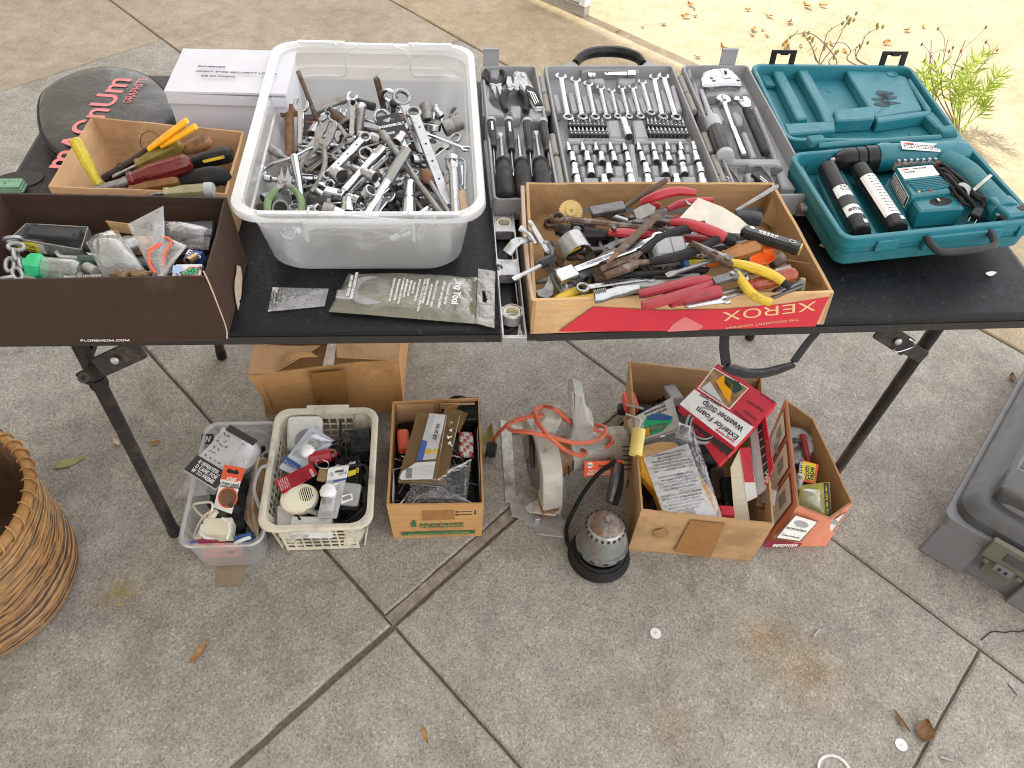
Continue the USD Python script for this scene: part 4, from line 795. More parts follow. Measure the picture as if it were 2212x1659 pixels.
# ---------------------------------------------------------------- grey three panel tool case
def onT(m):v=m[0].copy();v[:,2] += TILT*np.maximum(v[:,0],0);return v,m[1]
def trayshell(x0,x1,y0,y1,h,fl,r=.012,wl=.006):
    c=((x0+x1)/2,(y0+y1)/2);w,d=x1-x0,y1-y0;R=lambda i,z:rrect(w-2*i,d-2*i,max(r-i*.6,.004),5,.741+z,c)
    return onT(loft([R(.004,0),R(0,.004),R(0,h-.003),R(.002,h),R(wl-.001,h),R(wl,h-.002),R(wl+.003,fl)],True,True))
tc=Th('tool_case','grey three panel tool case lying open with fitted tools','tool case')
PX=((-.034,.089),(.104,.394),(.413,.566));CY0,CY1,CH=.279,.772,.048
panels=[tc.add('panel',trayshell(a,b,CY0,CY1,CH,.020),'case_grey') for a,b in PX]
def blk(k,pts,h1=.043,h0=.019,par=0,m='case_grey',c=.003):
    p=np.array([t(k,a,b,h1)[:2] for a,b in pts]);poly=Polygon(p).buffer(0).buffer(-.002).buffer(.004).buffer(-.002)
    x=p[:,0].mean();tc.add('insert_block',onT(cham(poly,h1-h0,c,.74+h0)),m,panels[par])
def rb(k,x,y,w,h,**kw):blk(k,[(x-w/2,y-h/2),(x+w/2,y-h/2),(x+w/2,y+h/2),(x-w/2,y+h/2)],**kw)
blk('G',[(70,435),(150,440),(165,560),(150,620),(200,690),(300,740),(310,790),(85,780)])
blk('G',[(270,490),(345,470),(350,520),(310,580),(285,600),(300,540)]);blk('G',[(365,680),(480,680),(490,720),(470,800),(390,810),(365,740)])
blk('G',[(570,700),(735,740),(765,830),(570,830),(555,780)]);blk('G',[(150,270),(265,260),(275,340),(240,400),(160,380)]);blk('G',[(470,460),(520,560),(560,690),(500,560),(455,480)],.035)
for x in (240,335,432,515,617,700):blk('G',[(x-14,1010),(x+18,1010),(x+30,1130),(x+22,1270),(x-14,1260),(x-22,1130)],.038)
for x in (385,580):blk('G',[(x-14,1300),(x+18,1300),(x+30,1400),(x-10,1400)],.034)
blk('G',[(95,1030),(130,1030),(215,1560),(215,1640),(165,1640)],.043)
# centre
WL=[(890,385,975,815,140),(1040,425,1125,810,132),(1172,468,1255,810,120),(1300,510,1378,805,105),(1415,540,1487,800,94),(1520,512,1605,800,96),(1630,505,1725,800,105),(1730,450,1835,762,115),(1855,400,1960,805,128),(1950,385,2100,815,138)]
for i in range(9):
    a,b=WL[i],WL[i+1];fx=lambda u:((a[0]*(1-u)+a[2]*u)+(b[0]*(1-u)+b[2]*u))/2;ty=max(a[1],b[1])+(a[3]-a[1])*.25
    blk('G',[(fx(.38)-40,ty+20),(fx(.38)+34,ty),(fx(.85)+44,740),(fx(.85)-30,750)],.040,par=1)
blk('G',[(795,560),(870,560),(905,740),(850,740)],.043,par=1);blk('H',[(310,480),(360,450),(440,720),(370,740)],.043,par=1)
blk('G',[(1175,395),(1340,395),(1357,430),(1340,480),(1180,425)],.042,par=1);blk('G',[(1480,390),(1560,370),(1672,395),(1660,430),(1560,470),(1490,450)],.042,par=1)
blk('G',[(1095,280),(1720,285),(1700,330),(1640,335),(1560,310),(1200,310),(1110,330)],.043,par=1)
blk('G',[(1375,830),(1500,830),(1535,1010),(1405,1005),(1380,920)],.044,par=1);blk('G',[(1635,830),(1745,830),(1805,1010),(1660,1015)],.044,par=1)
blk('G',[(955,1012),(1560,1015),(1570,1060),(960,1060)],.045,par=1);blk('G',[(1655,1015),(2180,1018),(2225,1055),(1665,1060)],.045,par=1);blk('G',[(1595,1075),(1655,1075),(1715,1500),(1640,1500)],.045,par=1)
S1=[970,1122,1258,1412,1558,1698,1850,1850+0];S1=[(965,1065,985,1170,29),(1112,1060,1130,1170,30),(1250,1060,1265,1168,29),(1400,1062,1420,1165,30),(1545,1065,1565,1165,29),(1690,1065,1712,1165,30),(1842,1060,1862,1165,30),(1842,1065,1865,1165,30),(1985,1060,2010,1165,31),(2125,1062,2150,1165,31),(2262,1060,2290,1165,31)]
S1=[q for i,q in enumerate(S1) if i != 7]
S2=[(1008,1172,1022,1285,40),(1160,1165,1175,1285,40),(1308,1170,1325,1283,40),(1435,1165,1455,1280,36),(1578,1170,1598,1280,34),(1725,1170,1750,1280,36),(1865,1165,1885,1275,38),(1997,1165,2025,1278,39),(2130,1160,2160,1280,40),(2283,1160,2315,1280,42)]
S3=[(1035,1285,1045,1430,46),(1198,1290,1210,1415,44),(1385,1290,1400,1425,46),(1592,1285,1610,1420,46),(1770,1285,1792,1415,46),(1960,1285,1985,1415,48),(2150,1285,2180,1410,48),(2325,1285,2355,1405,47)]
S4=[(1060,1415,1070,1540,48),(1340,1410,1352,1535,48),(1615,1405,1632,1530,48),(1790,1405,1810,1530,48),(2085,1400,2105,1530,48),(2350,1395,2375,1530,48)]
for row,hh in ((S1,36),(S2,44),(S3,54),(S4,54)):
    for a,b in zip(row,row[1:]):
        if 1590<(a[0]+b[0])/2<1700:continue
        x0,x1=a[0]+a[4]+10,b[0]-b[4]-4
        if x1-x0<35:continue
        y=(a[1]+a[3])/2;blk('G',[(x0,y-hh),(x1,y-hh),(x1+14,y+hh),(x0+14,y+hh)],.040,par=1)
TG2='tools fitted in the grey case'
ORD=['first','second','third','fourth','fifth','sixth','seventh','eighth','ninth','tenth']
sproto=None
for ri,row in enumerate((S1,S2,S3,S4)):
    for i,(a,b,c_,d,r) in enumerate(row):
        A,B=t('G',a,b,.040),t('G',c_,d,.040);L=np.linalg.norm(B-A);rr=r*.000185;s_=rr/.008
        A,B=A+(B-A)*.06,A+(B-A)*.92;L *= .86;M=fr(A,B);M[:3,0] *= L/.026;M[:3,1] *= s_;M[:3,2] *= s_;lab=f'{ORD[i]} chrome socket from the left in the {("top", "second", "third", "lowest visible")[ri]} socket row of the grey case'
        if sproto is None:sproto=put('socket',lab,'socket',socket(.026,.008,'chrome',.0066),M,'chrome sockets in rows in the grey case')
        else:sproto.copy(M,lab)
for i,(a,b,c_,d,w) in enumerate(WL):A,B=t('G',a,b-40,.047),t('G',c_,d+25,.040);put('wrench',f'{ORD[i]} combination wrench from the left in the fan of ten in the grey case','wrench',wrench(np.linalg.norm(B-A),w*.000182,'chrome' if i else 'chrome_clean','open','ring',sw=w*.00009,th=.006),fr(A,B,0),'combination wrenches fanned out in the grey case')
for (k,a,b,c_,d,lab) in (('G',965,890,1392,900,'upper left'),('G',980,985,1400,990,'lower left'),('H',60,885,470,908,'upper right'),('H',80,980,505,985,'lower right')):
    A,B=t(k,a,b,.034),t(k,c_,d,.034);M=fr(A,B);L=np.linalg.norm(B-A);bh=Th('bit_holder',f'{lab} black strip of ten driver bits in the grey case','bit holder','bit strips in the grey case',M=M);bh.add('strip',rbox(L,.016,.010,.0015,(L/2,0,-.004),False),'black_plastic')
    for i in range(10):
        x=L*(i+.5)/10;q=bh.add('bit',xf(cat(cyl(.010,.0032,6),mv(xf(cyl(.009,.002,6),np.eye(4)),.0101)),mat4(np.array([[0,-1,0],[1,0,0],[0,0,1]]).astype(float),(x,.007,.002))),'satin_steel');bh.add('number',mv(xf(ringm(.0006,.0015,.0008,8),rot((0,1,0),-90)),x,-.001,.006),'white_print')
        bh.add('socket_hole',mv(xf(cyl(.004,.0032,8),rot((0,0,1),90)),x,-.0105,.001),'dark_steel')
pl('G','socket','tall chrome spark plug socket between the two blocks of the grey case','socket',socket(ln('G',(1540,825,.046),(1600,1005,.046)),.0085,'chrome_clean',.0075),(1540,825,.046),(1600,1005,.046))
pl('G','socket','short chrome adapter at the top left of the grey case centre','socket',socket(ln('G',(1250,372,.045),(1172,370,.045)),.0068,'chrome_clean',.0066),(1250,372,.045),(1172,370,.045))
pl('G','extension_bar','chrome extension bar across the top of the grey case','bar',bar(ln('G',(1345,360,.048),(1640,352,.048)),.0055,'chrome_clean',head=(.016,.0078))[:1]+[pt('socket_end',rev([(.050,.006),(.051,.0085),(.068,.0085),(.069,.007)],16),'chrome_clean'),pt('pivot_hole',mv(xf(cyl(.0003,.002,8),rot((0,1,0),-90)),.006,0,.0056),'black_hole')],(1345,360,.048),(1640,352,.048))
def raised(k,s_,a,b,h,size,mt_='case_grey_dark',xd=(1,0,0),bold=True,sx=1.2):tc.add('lettering',xf(txt(s_,size,bold,True,sx,.0008),frn(t(k,a,b,h),xd,(0,0,1))),mt_)
raised('G','-STANDARD-',1290,1036,.0452,.0055,sx=1.5);raised('H','-METRIC-',195,1032,.0452,.0055,sx=1.5);raised('H','MASTERGRIP',870,506,.0445,.0065,sx=1.25);raised('G','PLIERS',205,300,.0435,.004);raised('G','UTILITY',700,735,.0435,.003);raised('G','KNIFE',700,752,.0435,.003)
for k,q in ((PX[0][1],((.66,.73),(.585,.655),(.43,.50),(.33,.42))),(PX[1][1]+.002,((.66,.73),(.585,.655),(.43,.50),(.33,.42)))):
    for a,b in q:tc.add('hinge',onT(xf(cyl(b-a,.0075,12,.0015),fr((k+.0065,a,.74+.040),(k+.0065,b,.74+.040)))),'case_worn')
# back handle and latches
q=[t('G',1045,245,.030),t('G',1110,175,.034),t('G',1230,130,.036),t('G',1400,118,.036),t('G',1560,135,.036),t('G',1690,185,.034),t('G',1745,250,.030)]
tc.add('handle',tube(q,[.009,.010,.0105,.0105,.0105,.010,.009],10,5,flat=1.25),'black_plastic');blk('G',[(900,265),(1030,205),(1095,270),(1090,285),(900,285)],.034,.002,1);blk('G',[(1720,275),(1770,200),(1940,270),(1940,285),(1720,290)],.034,.002,1)
def latch(x0,x1,y,h0,h1,lean=.012):tc.add('latch',onT(cat(wall([(x0,y,.74+h0),(x1,y,.74+h0),(x1,y+lean,.74+h1),(x0,y+lean,.74+h1)],.003,0,9,0,(2,2)),bx(x1-x0,.008,.003,((x0+x1)/2,y+lean+.002,.74+h1-.003)))),'case_grey')
lz=lambda k,a,b,y:gy(k,a,b,y)
a_,b_,c_=gy('G',88,240,CY1+.002),gy('G',250,245,CY1+.002),gy('G',250,95,CY1+.006);latch(a_[0],b_[0],CY1+.001,.024,c_[2]-.74,.006)
a_,b_,c_=gy('H',828,245,CY1+.002),gy('H',990,248,CY1+.002),gy('H',995,100,CY1+.006);latch(a_[0],b_[0],CY1+.001,.024,c_[2]-.74-.013,.006)
tc.add('latch',onT(rbox(.042,.020,.008,.002,(.553,CY0-.012,.74+.028))),'case_worn');tc.add('latch',onT(wall([(.534,CY0-.004,.745),(.572,CY0-.004,.745),(.572,CY0-.008,.774),(.534,CY0-.008,.774)],.003,0,9,0,(2,2))),'case_worn')
# left panel tools
pl('G','pliers','needle nose pliers with black grips upside down in the left panel','pliers',pliers(.118,'needle','black_rubber','satin_steel',15,jl=.048,gr_=.0058),(225,490,.046),(258,690,.046))
pl('G','pliers','black gripped diagonal cutters in the left panel','pliers',pliers(.125,'lineman','black_rubber','satin_steel',15,jl=.034,gr_=.0068),(400,485,.048),(390,375,.050))
uk=Th('utility_knife','silver utility knife with black striped grip in the left panel','knife');A,B=t('G',470,330,.050),t('G',690,730,.046);M=fr(A,B);L=np.linalg.norm(B-A);ol=Polygon([(0,-.012),(.012,-.019),(L*.5,-.017),(L,-.012),(L,.008),(L*.6,.012),(L*.35,.008),(.01,.011)]).buffer(.001)
uk.add('body',xf(cham(ol,.016,.004,-.012),M),'aluminium');uk.add('grip',xf(cham(Polygon([(L*.42,-.005),(L*.55,-.014),(L*.92,-.011),(L*.94,.007),(L*.62,.010),(L*.5,.006)]).buffer(.0005),.0015,.0004,.0042),M),'black_rubber')
for i in range(3):uk.add('stripe',xf(cham(LineString([(L*(.56+.02*i),-.010+.004*i),(L*(.60+.02*i),-.006+.004*i),(L*(.90-.02*i),-.0085+.0045*i)]).buffer(.0009),.0008,0,.0055),M),'white_print')
uk.add('slider',xf(cham(sbox(.016,-.004,.03,.002),.002,.0005,.004),M),'satin_steel')
for i,(a,b,c_,d,e,f_) in enumerate(((170,825,190,1115,215,1385),(350,825,380,1145,405,1412),(540,832,570,1155,598,1420),(702,838,755,1155,802,1395))):
    A,C_,E_=t('G',a,b,.050),t('G',c_,d,.044),t('G',e,f_,.036);hl=np.linalg.norm(C_-A);put('screwdriver',f'{ORD[i]} small precision screwdriver from the left, grey capped, in the left panel','screwdriver',screwdriver(np.linalg.norm(E_-A),hl,.0092,'black_plastic','satin_steel',.0016,'knob_grey',8,'flat' if i%2 else 'cross')+([pt('label',xf(cham(sbox(hl*.2,-.0018,hl*.5,.0022),.0004,0,.0089),np.eye(4)),'white_print')] if i<2 else []),fr(A,E_),'precision screwdrivers in the left panel')
for i,(a,b,c_,d,e,f_) in enumerate(((325,1655,288,1255,268,962),(525,1660,485,1265,450,985),(730,1660,668,1255,634,942))):
    A,C_,E_=t('G',a,b,.046),t('G',c_,d,.046),t('G',e,f_,.046);hl=np.linalg.norm(C_-A);put('screwdriver',f'{ORD[i]} large screwdriver from the left with black ribbed handle in the left panel','screwdriver',screwdriver(np.linalg.norm(E_-A),hl,.0175,'black_rubber','satin_steel',.003,None,6,'flat' if i != 1 else 'cross',.06)+[pt('collar',rev([(hl*.97,.0065),(hl+.016,.0045),(hl+.02,.0036)],14),'knob_grey')],fr(A,E_),'large screwdrivers in the left panel')
# right panel
blk('H',[(545,430),(585,440),(690,760),(620,785)],.043,par=2);blk('H',[(665,490),(1100,495),(1130,545),(980,580),(930,560),(680,575)],.044,par=2);blk('H',[(735,690),(820,700),(890,830),(850,850),(760,810)],.042,par=2)
blk('H',[(945,750),(1000,740),(1080,800),(1075,880),(1000,870)],.042,par=2);blk('H',[(1050,950),(1110,950),(1215,1200),(1150,1220)],.042,par=2);blk('H',[(920,1010),(960,1010),(995,1220),(950,1225)],.042,par=2);blk('H',[(1165,690),(1215,680),(1430,1230),(1390,1250),(1300,1000)],.043,par=2)
blk('H',[(800,1228),(1450,1228),(1490,1330),(1400,1300),(1140,1300),(1110,1280),(830,1275)],.043,par=2);blk('H',[(1085,1380),(1160,1370),(1205,1450),(1110,1470)],.040,par=2);blk('H',[(1425,1380),(1490,1340),(1620,1540),(1480,1530)],.043,par=2);blk('H',[(480,290),(530,300),(550,400),(500,380)],.043,par=2)
tmz=Th('tape_measure','chrome tape measure in the top of the right panel','tape measure');P_=lambda pts,h:Polygon([t('H',a,b,h)[:2] for a,b in pts]);ol=P_([(650,475),(640,390),(660,330),(760,300),(880,298),(960,320),(1030,390),(1060,440),(1050,470),(900,462),(730,480)],.058)
tmz.add('case_body',onT(cham(ol.buffer(-.003).buffer(.003),.028,.004,.74+.032)),'chrome');tmz.add('belt_clip',onT(cham(P_([(830,305),(920,308),(945,395),(870,400)],.06),.003,.001,.7995)),'chrome_clean');tmz.add('slot',onT(cham(P_([(870,315),(900,318),(905,355),(878,358)],.063),.0005,0,.8025)),'black_hole');tmz.add('bumper',onT(cham(P_([(725,455),(1050,440),(1050,470),(735,485)],.045),.02,.003,.75)),'satin_steel')
for a,b in ((745,385),(770,412),(1020,408)):p=t('H',a,b,.061);tmz.add('screw',mv(xf(cyl(.001,.004,10),rot((0,1,0),-90)),*p),'satin_steel')
A,C_,E_=t('H',890,1225,.050),t('H',740,815,.050),t('H',635,525,.046);hl=np.linalg.norm(C_-A);put('screwdriver','ratchet screwdriver with black grip and grey collars in the right panel','screwdriver',[pt('grip',rev([(.012,.0165),(.02,.018),(hl*.5,.0185),(hl*.72,.0165)],24,lobes=12,depth=.05),'black_plastic'),pt('end_cap',rev([(0,.012),(.002,.0165),(.0122,.0172)],20),'knob_grey'),pt('selector_ring',rev([(hl*.72,.015),(hl*.78,.0165),(hl*.86,.0175),(hl*.98,.0165),(hl,.012)],24,lobes=24,depth=.05),'knob_grey'),pt('shaft',rev([(hl,.0075),(hl*1.2,.0062),(hl*1.22,.0048),(np.linalg.norm(E_-A),.0048)],12),'knob_grey')],fr(A,E_))
pl('H','ratchet','polished ratchet with round head in the right panel','ratchet',ratchet(ln('H',(860,632,.048),(1075,1205,.044)),.0155,'chrome_clean'),(860,632,.048),(1075,1205,.044))
pl('H','adjustable_wrench','chrome adjustable wrench with black rubber handle in the right panel','adjustable wrench',adjwrench(ln('H',(1050,600,.048),(1310,1200,.044)),.028,'chrome_clean','black_rubber',.1),(1050,600,.048),(1310,1200,.044),0)
for k_,(a,b) in enumerate(((880,1400),(1225,1395))):
    hk=Th('hex_key_set',('left','right')[k_]+' black hex key set at the foot of the right panel','hex keys','hex key sets in the grey case');p=t('H',a,b,.040);M=frn(p,t('H',a+140,b+120,.040)-p,(0,0,1))
    hk.add('holder',xf(rbox(.058,.022,.016,.003,(.026,-.006,-.010)),M),'black_plastic')
    for i in range(7):hk.add('key',xf(tube([(.052-.006*i,.002,.002),(.02-.004*i,.010+.003*i,.005),(-.012+.002*i,.014+.0035*i,.006),(-.020+.003*i,.006+.004*i,.004)],.0022-.00015*i,6,4),M),'dark_steel')
    hk.add('lettering',xf(mv(txt('MASTERGRIP',.003,True,True),.026,-.007,.0062),M),'white_print');hk.add('lettering',xf(mv(txt('METRIC' if k_ else 'S.A.E.',.0024,True,True),.026,-.012,.0062),M),'white_print')
# ---------------------------------------------------------------- spirit level
lv=Th('spirit_level','aluminium spirit level lying over the front edge beside the red lettered box','level')
A=t('X',332,1590,.0215);B=t('X',210,283,.0215);L=np.linalg.norm(B-A);M=fr(A,B);hw=.0195
op=sbox(0,-hw,L,hw);cut=unary_union([sbox(.004,-hw+.0035,.050,hw-.0035),sbox(.066,-hw+.0035,.145,hw-.0035).buffer(-.006).buffer(.006),sbox(.185,-hw+.0035,.262,hw-.0035).buffer(-.006).buffer(.006),sbox(.305,-hw+.0035,L-.012,hw-.0035)])
fm_=op.difference(cut).difference(Point(.058,0).buffer(.0135)).difference(Point(.288,0).buffer(.0135)).union(Point(.058,0).buffer(.0175).difference(Point(.058,0).buffer(.0140))).union(Point(.288,0).buffer(.0175).difference(Point(.288,0).buffer(.0140))).difference(affinity.translate(Point(0,0).buffer(.008),.165,.0185))
lv.add('frame',xf(cham(fm_,.0195,.001,-.0195),M),'aluminium');lv.add('end_face',xf(rbox(.003,.038,.0205,.001,(-.001,0,-.020)),M),'aluminium')
for x in (.058,.288):v_=lv.add('vial_holder',xf(mv(xf(ringm(.017,.0138,.0110,20),rot((0,1,0),-90)),x,0,-.018),M),'cream_plastic');lv.add('vial',xf(mv(xf(cyl(.026,.0045,10),rot((0,0,1),90)),x,-.013,-.010),M),'vial_plastic',v_)
lv.add('vial',xf(mv(cyl(.03,.0045,10),.15,.014,-.008),M),'vial_plastic');lv.add('centre_boss',xf(cham(Point(.165,.010).buffer(.012).difference(Point(.165,.0185).buffer(.008)),.018,.001,-.0185),M),'aluminium')
# ---------------------------------------------------------------- bags lying on the table
def pillow(c,th,seed=0,n=(22,16),amp=.003,scl=30,pw=.5):
    c=[V(*p) for p in c];nrm=unit(np.cross(c[1]-c[0],c[3]-c[0]))
    def f(sg):
        def q_(s,q):p=bil(c,s,q);e=(np.clip(4*s*(1-s),0,1)*np.clip(4*q*(1-q),0,1))**pw;return p+nrm*((th*e+amp*nz(p,scl,seed)*(.3+.7*e))*(1 if sg else .12)+(.0 if sg else-.0008))[...,None]
        return q_
    a=sheet(f(1),*n);b=sheet(f(0),*n);return cat(a,(b[0],b[1][:,::-1]))
fb=Th('fuse_bag','tiny clear plastic bag with two small parts lying on the table','plastic bag');c=[t('F',a,b,.003) for a,b in ((357,520),(770,480),(800,352),(393,343))];fb.add('film',pillow(c,.004,3,(16,8),.0008),'milky_film')
for (a,b,c_,d) in ((400,470,412,390),(440,440,448,370)):A,B=t('F',a,b,.006),t('F',c_,d,.006);q_=fb.add('fuse',xf(rev([(0,.0032),(.005,.0034),(.0051,.0028),(.02,.0028),(.0201,.0034),(.026,.0032)],10),fr(A,B)),'satin_steel')
fl=Th('flaring_tool_bag','grimy clear bag printed with white text holding a metal flaring tool','bagged tool');c=[t('F',a,b,.006) for a,b in ((800,520),(1870,608),(1885,272),(945,245))];fl.add('film',pillow(c,.020,5,(30,18),.004,22),'grimy_film')
c2=[t('F',a,b,.007) for a,b in ((1872,610),(2005,645),(2012,232),(1888,215))];hp_=Polygon([p[:2] for p in c2]).difference(Polygon([t('F',a,b,.007)[:2] for a,b in ((1918,375),(1940,378),(1945,420),(1955,435),(1945,465),(1918,455))]));fl.add('header',cham(hp_,.0015,0,.7475),'grimy_film')
p=t('F',1100,400,.010);fl.add('yoke',mv(xf(ringm(.014,.034,.018,20),rot((0,1,0),-90)),*(p-V(0,0,.003))),'aluminium');p=t('F',900,450,.008);fl.add('flaring_bar',xf(rbox(.14,.02,.012,.003),frn(p+V(.06,.0,0),(1,-.12,0),(0,0,1))),'aluminium')
T_l=[('ing Tool',1735,385,.0105,True),('Professional-type bar',1665,390,.0045,False),('with quick-opening feature',1625,395,.0045,False),('Flares 3/16 in. to 5/8 in. copper',1570,390,.0038,False),('and soft aluminum tubing',1537,395,.0038,False),('Double Flaring Tools included',1508,370,.0038,False),('3/16 in., 1/4 in., 5/16 in., 3/8 in., 1/2 in.',1478,400,.0038,False),('Bar has oversize wing nuts',1450,365,.0038,False),('for easier use',1420,350,.0038,False),('Self centering yoke',1392,350,.0038,False),('with ball bearing cone',1362,350,.0038,False),('V-vise identify or lock for easy',1330,370,.0038,False),('flaring/progressive sizing',1300,360,.0038,False),('Long bar for gripping in vise',1265,360,.0038,False),('WEAR SAFETY GLASSES',985,330,.004,True),('AND HAND TOOLS',955,330,.004,True)]
for s_,a,b,h_,bo in T_l:fl.add('lettering',xf(txt(s_,h_,bo,True,.8 if not bo else 1),frn(t('F',a,b,.028),t('F',a-14,b+60,.028)-t('F',a,b,.028),(0,0,1))),'white_print')
# ---------------------------------------------------------------- red printed box lid full of pliers and tools
xb=Th('lettered_box','open cardboard box lid with a red printed band and upside down lettering','box')
tb_=lambda x,y,h:V(x,y,tz(x)+h)
bt=[tb_(.012,-.012,.002),tb_(.494,-.008,.002),tb_(.478,.288,.002),tb_(.016,.284,.002)]
tp_=[t('X',508,1245,.078),t('Y',1705,1165,.080)+V(.004,0,0),t('Y',1150,110,.082),t('X',440,112,.082)]
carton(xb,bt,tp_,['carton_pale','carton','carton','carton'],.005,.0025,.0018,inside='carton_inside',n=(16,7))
def onfront(k,a,b,off=.0):
    p0,n=bt[0],unit(np.cross(bt[1]-bt[0],tp_[0]-bt[0]));d=ray(k,a,b);return EYE+d*(((p0+n*off-EYE)@n)/(d@n)),n
def facepoly(k,pts,off,m,name='print_patch',th=.0005,T=xb):
    P_=[onfront(k,a,b,off)[0] for a,b in pts];n=onfront(k,*pts[0])[1];M=frn(P_[0],(1,0,0),n);iv=np.linalg.inv(M);T.add(name,xf(cham(Polygon([(iv[:3,:3]@p+iv[:3,3])[:2] for p in P_]).buffer(0),th,0),M),m)
xy=lambda p:(p[0]-1660,p[1])
facepoly('Y',[xy(p) for p in ((755,1540),(1090,1303),(1660,1333))]+[(160,1338),(700,1325),(1250,1275),(1682,1205),(1550,1490),(900,1508),(200,1532)],.0030,'red_print')
facepoly('Y',[(130,1540),(185,1470),(295,1400),(345,1415),(480,1490),(430,1525)],.0037,'pink_print')
p,n=onfront('Y',1110,1345,.0038);p2,_=onfront('Y',640,1400,.0038);ax=unit(p2-p);m=txt('XEROX',.0215,False,True,1.5,.0004,-.18);xb.add('lettering',xf(m,frn(p,ax,n)),'cream_print')
p,n=onfront('Y',1040,1466,.0038);xb.add('lettering',xf(txt('THE DOCUMENT COMPANY',.0048,False,True,1.35,.0004,-.15),frn(p,ax,n)),'cream_print')
xb.add('inner_flap',wall([t('Y',1040,480,.02),t('Y',1200,585,.02),t('Y',1280,400,.072),t('Y',1165,195,.074)],.004,.002,9,4),'carton')
xb.add('inner_flap',wall([t('Y',1230,850,.03),t('Y',1450,1050,.03),t('Y',1690,1160,.075),t('Y',1560,900,.080)],.004,.002,9,6),'carton_inside')
for k in range(2):xb.add('torn_edge',tube([t('X',400+14*k,150,.083),t('X',415+14*k,500,.081),t('X',450+12*k,900,.079),t('X',500+6*k,1240,.077)],.0022,5,3),'torn_card')
heap(.035,.46,.01,.265,.75,46,15,'the red lettered box',['dark_steel','worn_steel','rust_brown','dark_steel','satin_steel'],.035)
X=dict(k='X');Y=dict(k='Y')
gw=Th('toothed_wheel','amber plastic toothed wheel leaning at the back of the red lettered box','wheel');p=t('X',865,400,.055);M=frn(p,(1,0,0),(0,-.55,.8));a=np.arange(96)*2*math.pi/96;r_=np.where((np.arange(96)%4)<2,.0215,.0200)
gw.add('toothed_rim',xf(cham(Polygon(np.stack([r_*np.cos(a),r_*np.sin(a)],1)),.006,.0006),M),'gear_nylon');gw.add('hub',xf(cham(Point(0,0).buffer(.010).difference(Point(0,0).buffer(.0018)),.009,.001),M),'gear_nylon')
br('round rusty file standing out of the red lettered box',(1240,440,.075),(1790,85,.115),.0050,'rust_brown','file','X',name='file',r2=.0035,n=10)
wr('long brown combination wrench lying across the red lettered box',(670,445,.085),(1770,565,.088),.025,'rust_brown','ring','open',k='X',sw=.013,th=.007)
pl('X','flat_file','flat rusty file slanting across the red lettered box','file',[pt('blade',cham(Polygon([(.03,-.0068),(.155,-.0078),(.158,.004),(.154,.0078),(.03,.0068)]),.0045,.0006,-.002),'rust_brown'),pt('tang',cham(Polygon([(.031,-.0055),(.031,.0055),(0,.001),(0,-.001)]),.0035,.0005,-.0016),'rusty_steel')],(1215,885,.105),(1860,275,.115),-20)
# sheet metal tongs and dividers on the left
wl=Th('wide_jaw_pliers','chrome wide jaw pliers hanging over the left edge of the red lettered box','pliers');q=[t('X',a,b,h) for a,b,h in ((490,660,.098),(430,665,.105),(340,690,.11),(262,790,.098))]
wl.add('jaw',tube(q,[.004,.0055,.0075,.0085],8,5,flat=.35,up=(.3,-.5,1)),'satin_steel');wl.add('jaw',tube([t('X',540,700,.10),t('X',470,600,.108),t('X',380,548,.112)],[.004,.005,.0062],8,5,flat=.6),'satin_steel')
A,B=t('X',465,480,.118),t('X',650,800,.09);wl.add('arm',xf(cham(Polygon([(0,-.004),(.004,-.006),(.03,-.007),(.06,-.006),(.064,0),(.06,.006),(.03,.007),(.004,.006),(0,.004)]),.003,.0008),fr(A,B,-30)),'satin_steel');wl.add('rivet',mv(sc(sph(.004,k=1),1,1,.5),*t('X',625,685,.104)),'worn_steel');wl.add('rivet',mv(sc(sph(.0035,k=1),1,1,.5),*t('X',485,515,.120)),'worn_steel')
for a,b,nm in (((640,900,.085),(820,1255,.06),'darker'),((735,940,.085),(850,1262,.06),'brighter')):
    A,B=t('X',*a),t('X',*b);put('divider_leg',f'{nm} of two flat steel divider legs in the left corner of the red lettered box','divider',[pt('body',cham(Polygon([(0,-.006),(np.linalg.norm(B-A),-.002),(np.linalg.norm(B-A),.002),(0,.006)]),.005,.001),'worn_steel' if nm=='brighter' else 'dark_steel'),pt('rivet',mv(sc(sph(.003,k=1),1,1,.5),.05,0,.005),'dark_steel')],fr(A,B,20))
hk_=Th('hook_blade','curved dark steel hook lying in the left corner of the red lettered box','hook');hk_.add('body',onT(cham(Polygon([t('X',a,b,.05)[:2] for a,b in ((520,1150),(600,1130),(640,1060),(660,980),(710,1120),(700,1190),(640,1230),(560,1205))]),.006,.001,.785)),'worn_steel')
stub=screwdriver(ln('X',(715,840,.105),(315,1040,.10)),.026,.0085,'black_plastic','aluminium',.0030,None,6);pl('X','screwdriver','stubby black screwdriver pointing out over the left edge','screwdriver',stub+[pt('end_dot',mv(sc(sph(.004,k=1),.4,1,1),0,0,0),'dirty_yellow')],(715,840,.105),(315,1040,.10))
pl('X','screwdriver','yellow and black screwdriver handle behind the steel band','screwdriver',screwdriver(.11,.05,.0105,'black_plastic','dark_steel',.003,None,4,band=('yellow_plastic',0)),(985,690,.082),(790,790,.07))
bd=Th('steel_band','wide springy steel band bent into a loop','band clamp');c_=t('X',905,830,.078);q=[c_+V(.0255*math.cos(a),.010*math.cos(a)*.0+.004*math.sin(2*a),.040*math.sin(a)) for a in np.linspace(-1.2,4.0,40)]
def bandf(s,w):
    P_=np.array(q);i=np.clip((s*(len(P_)-1)).astype(int),0,len(P_)-1);return P_[i]+V(-.012,.030,.006)*(w[...,None]-.5)
bd.add('strip',sheet(bandf,40,2,.0008),'satin_steel')
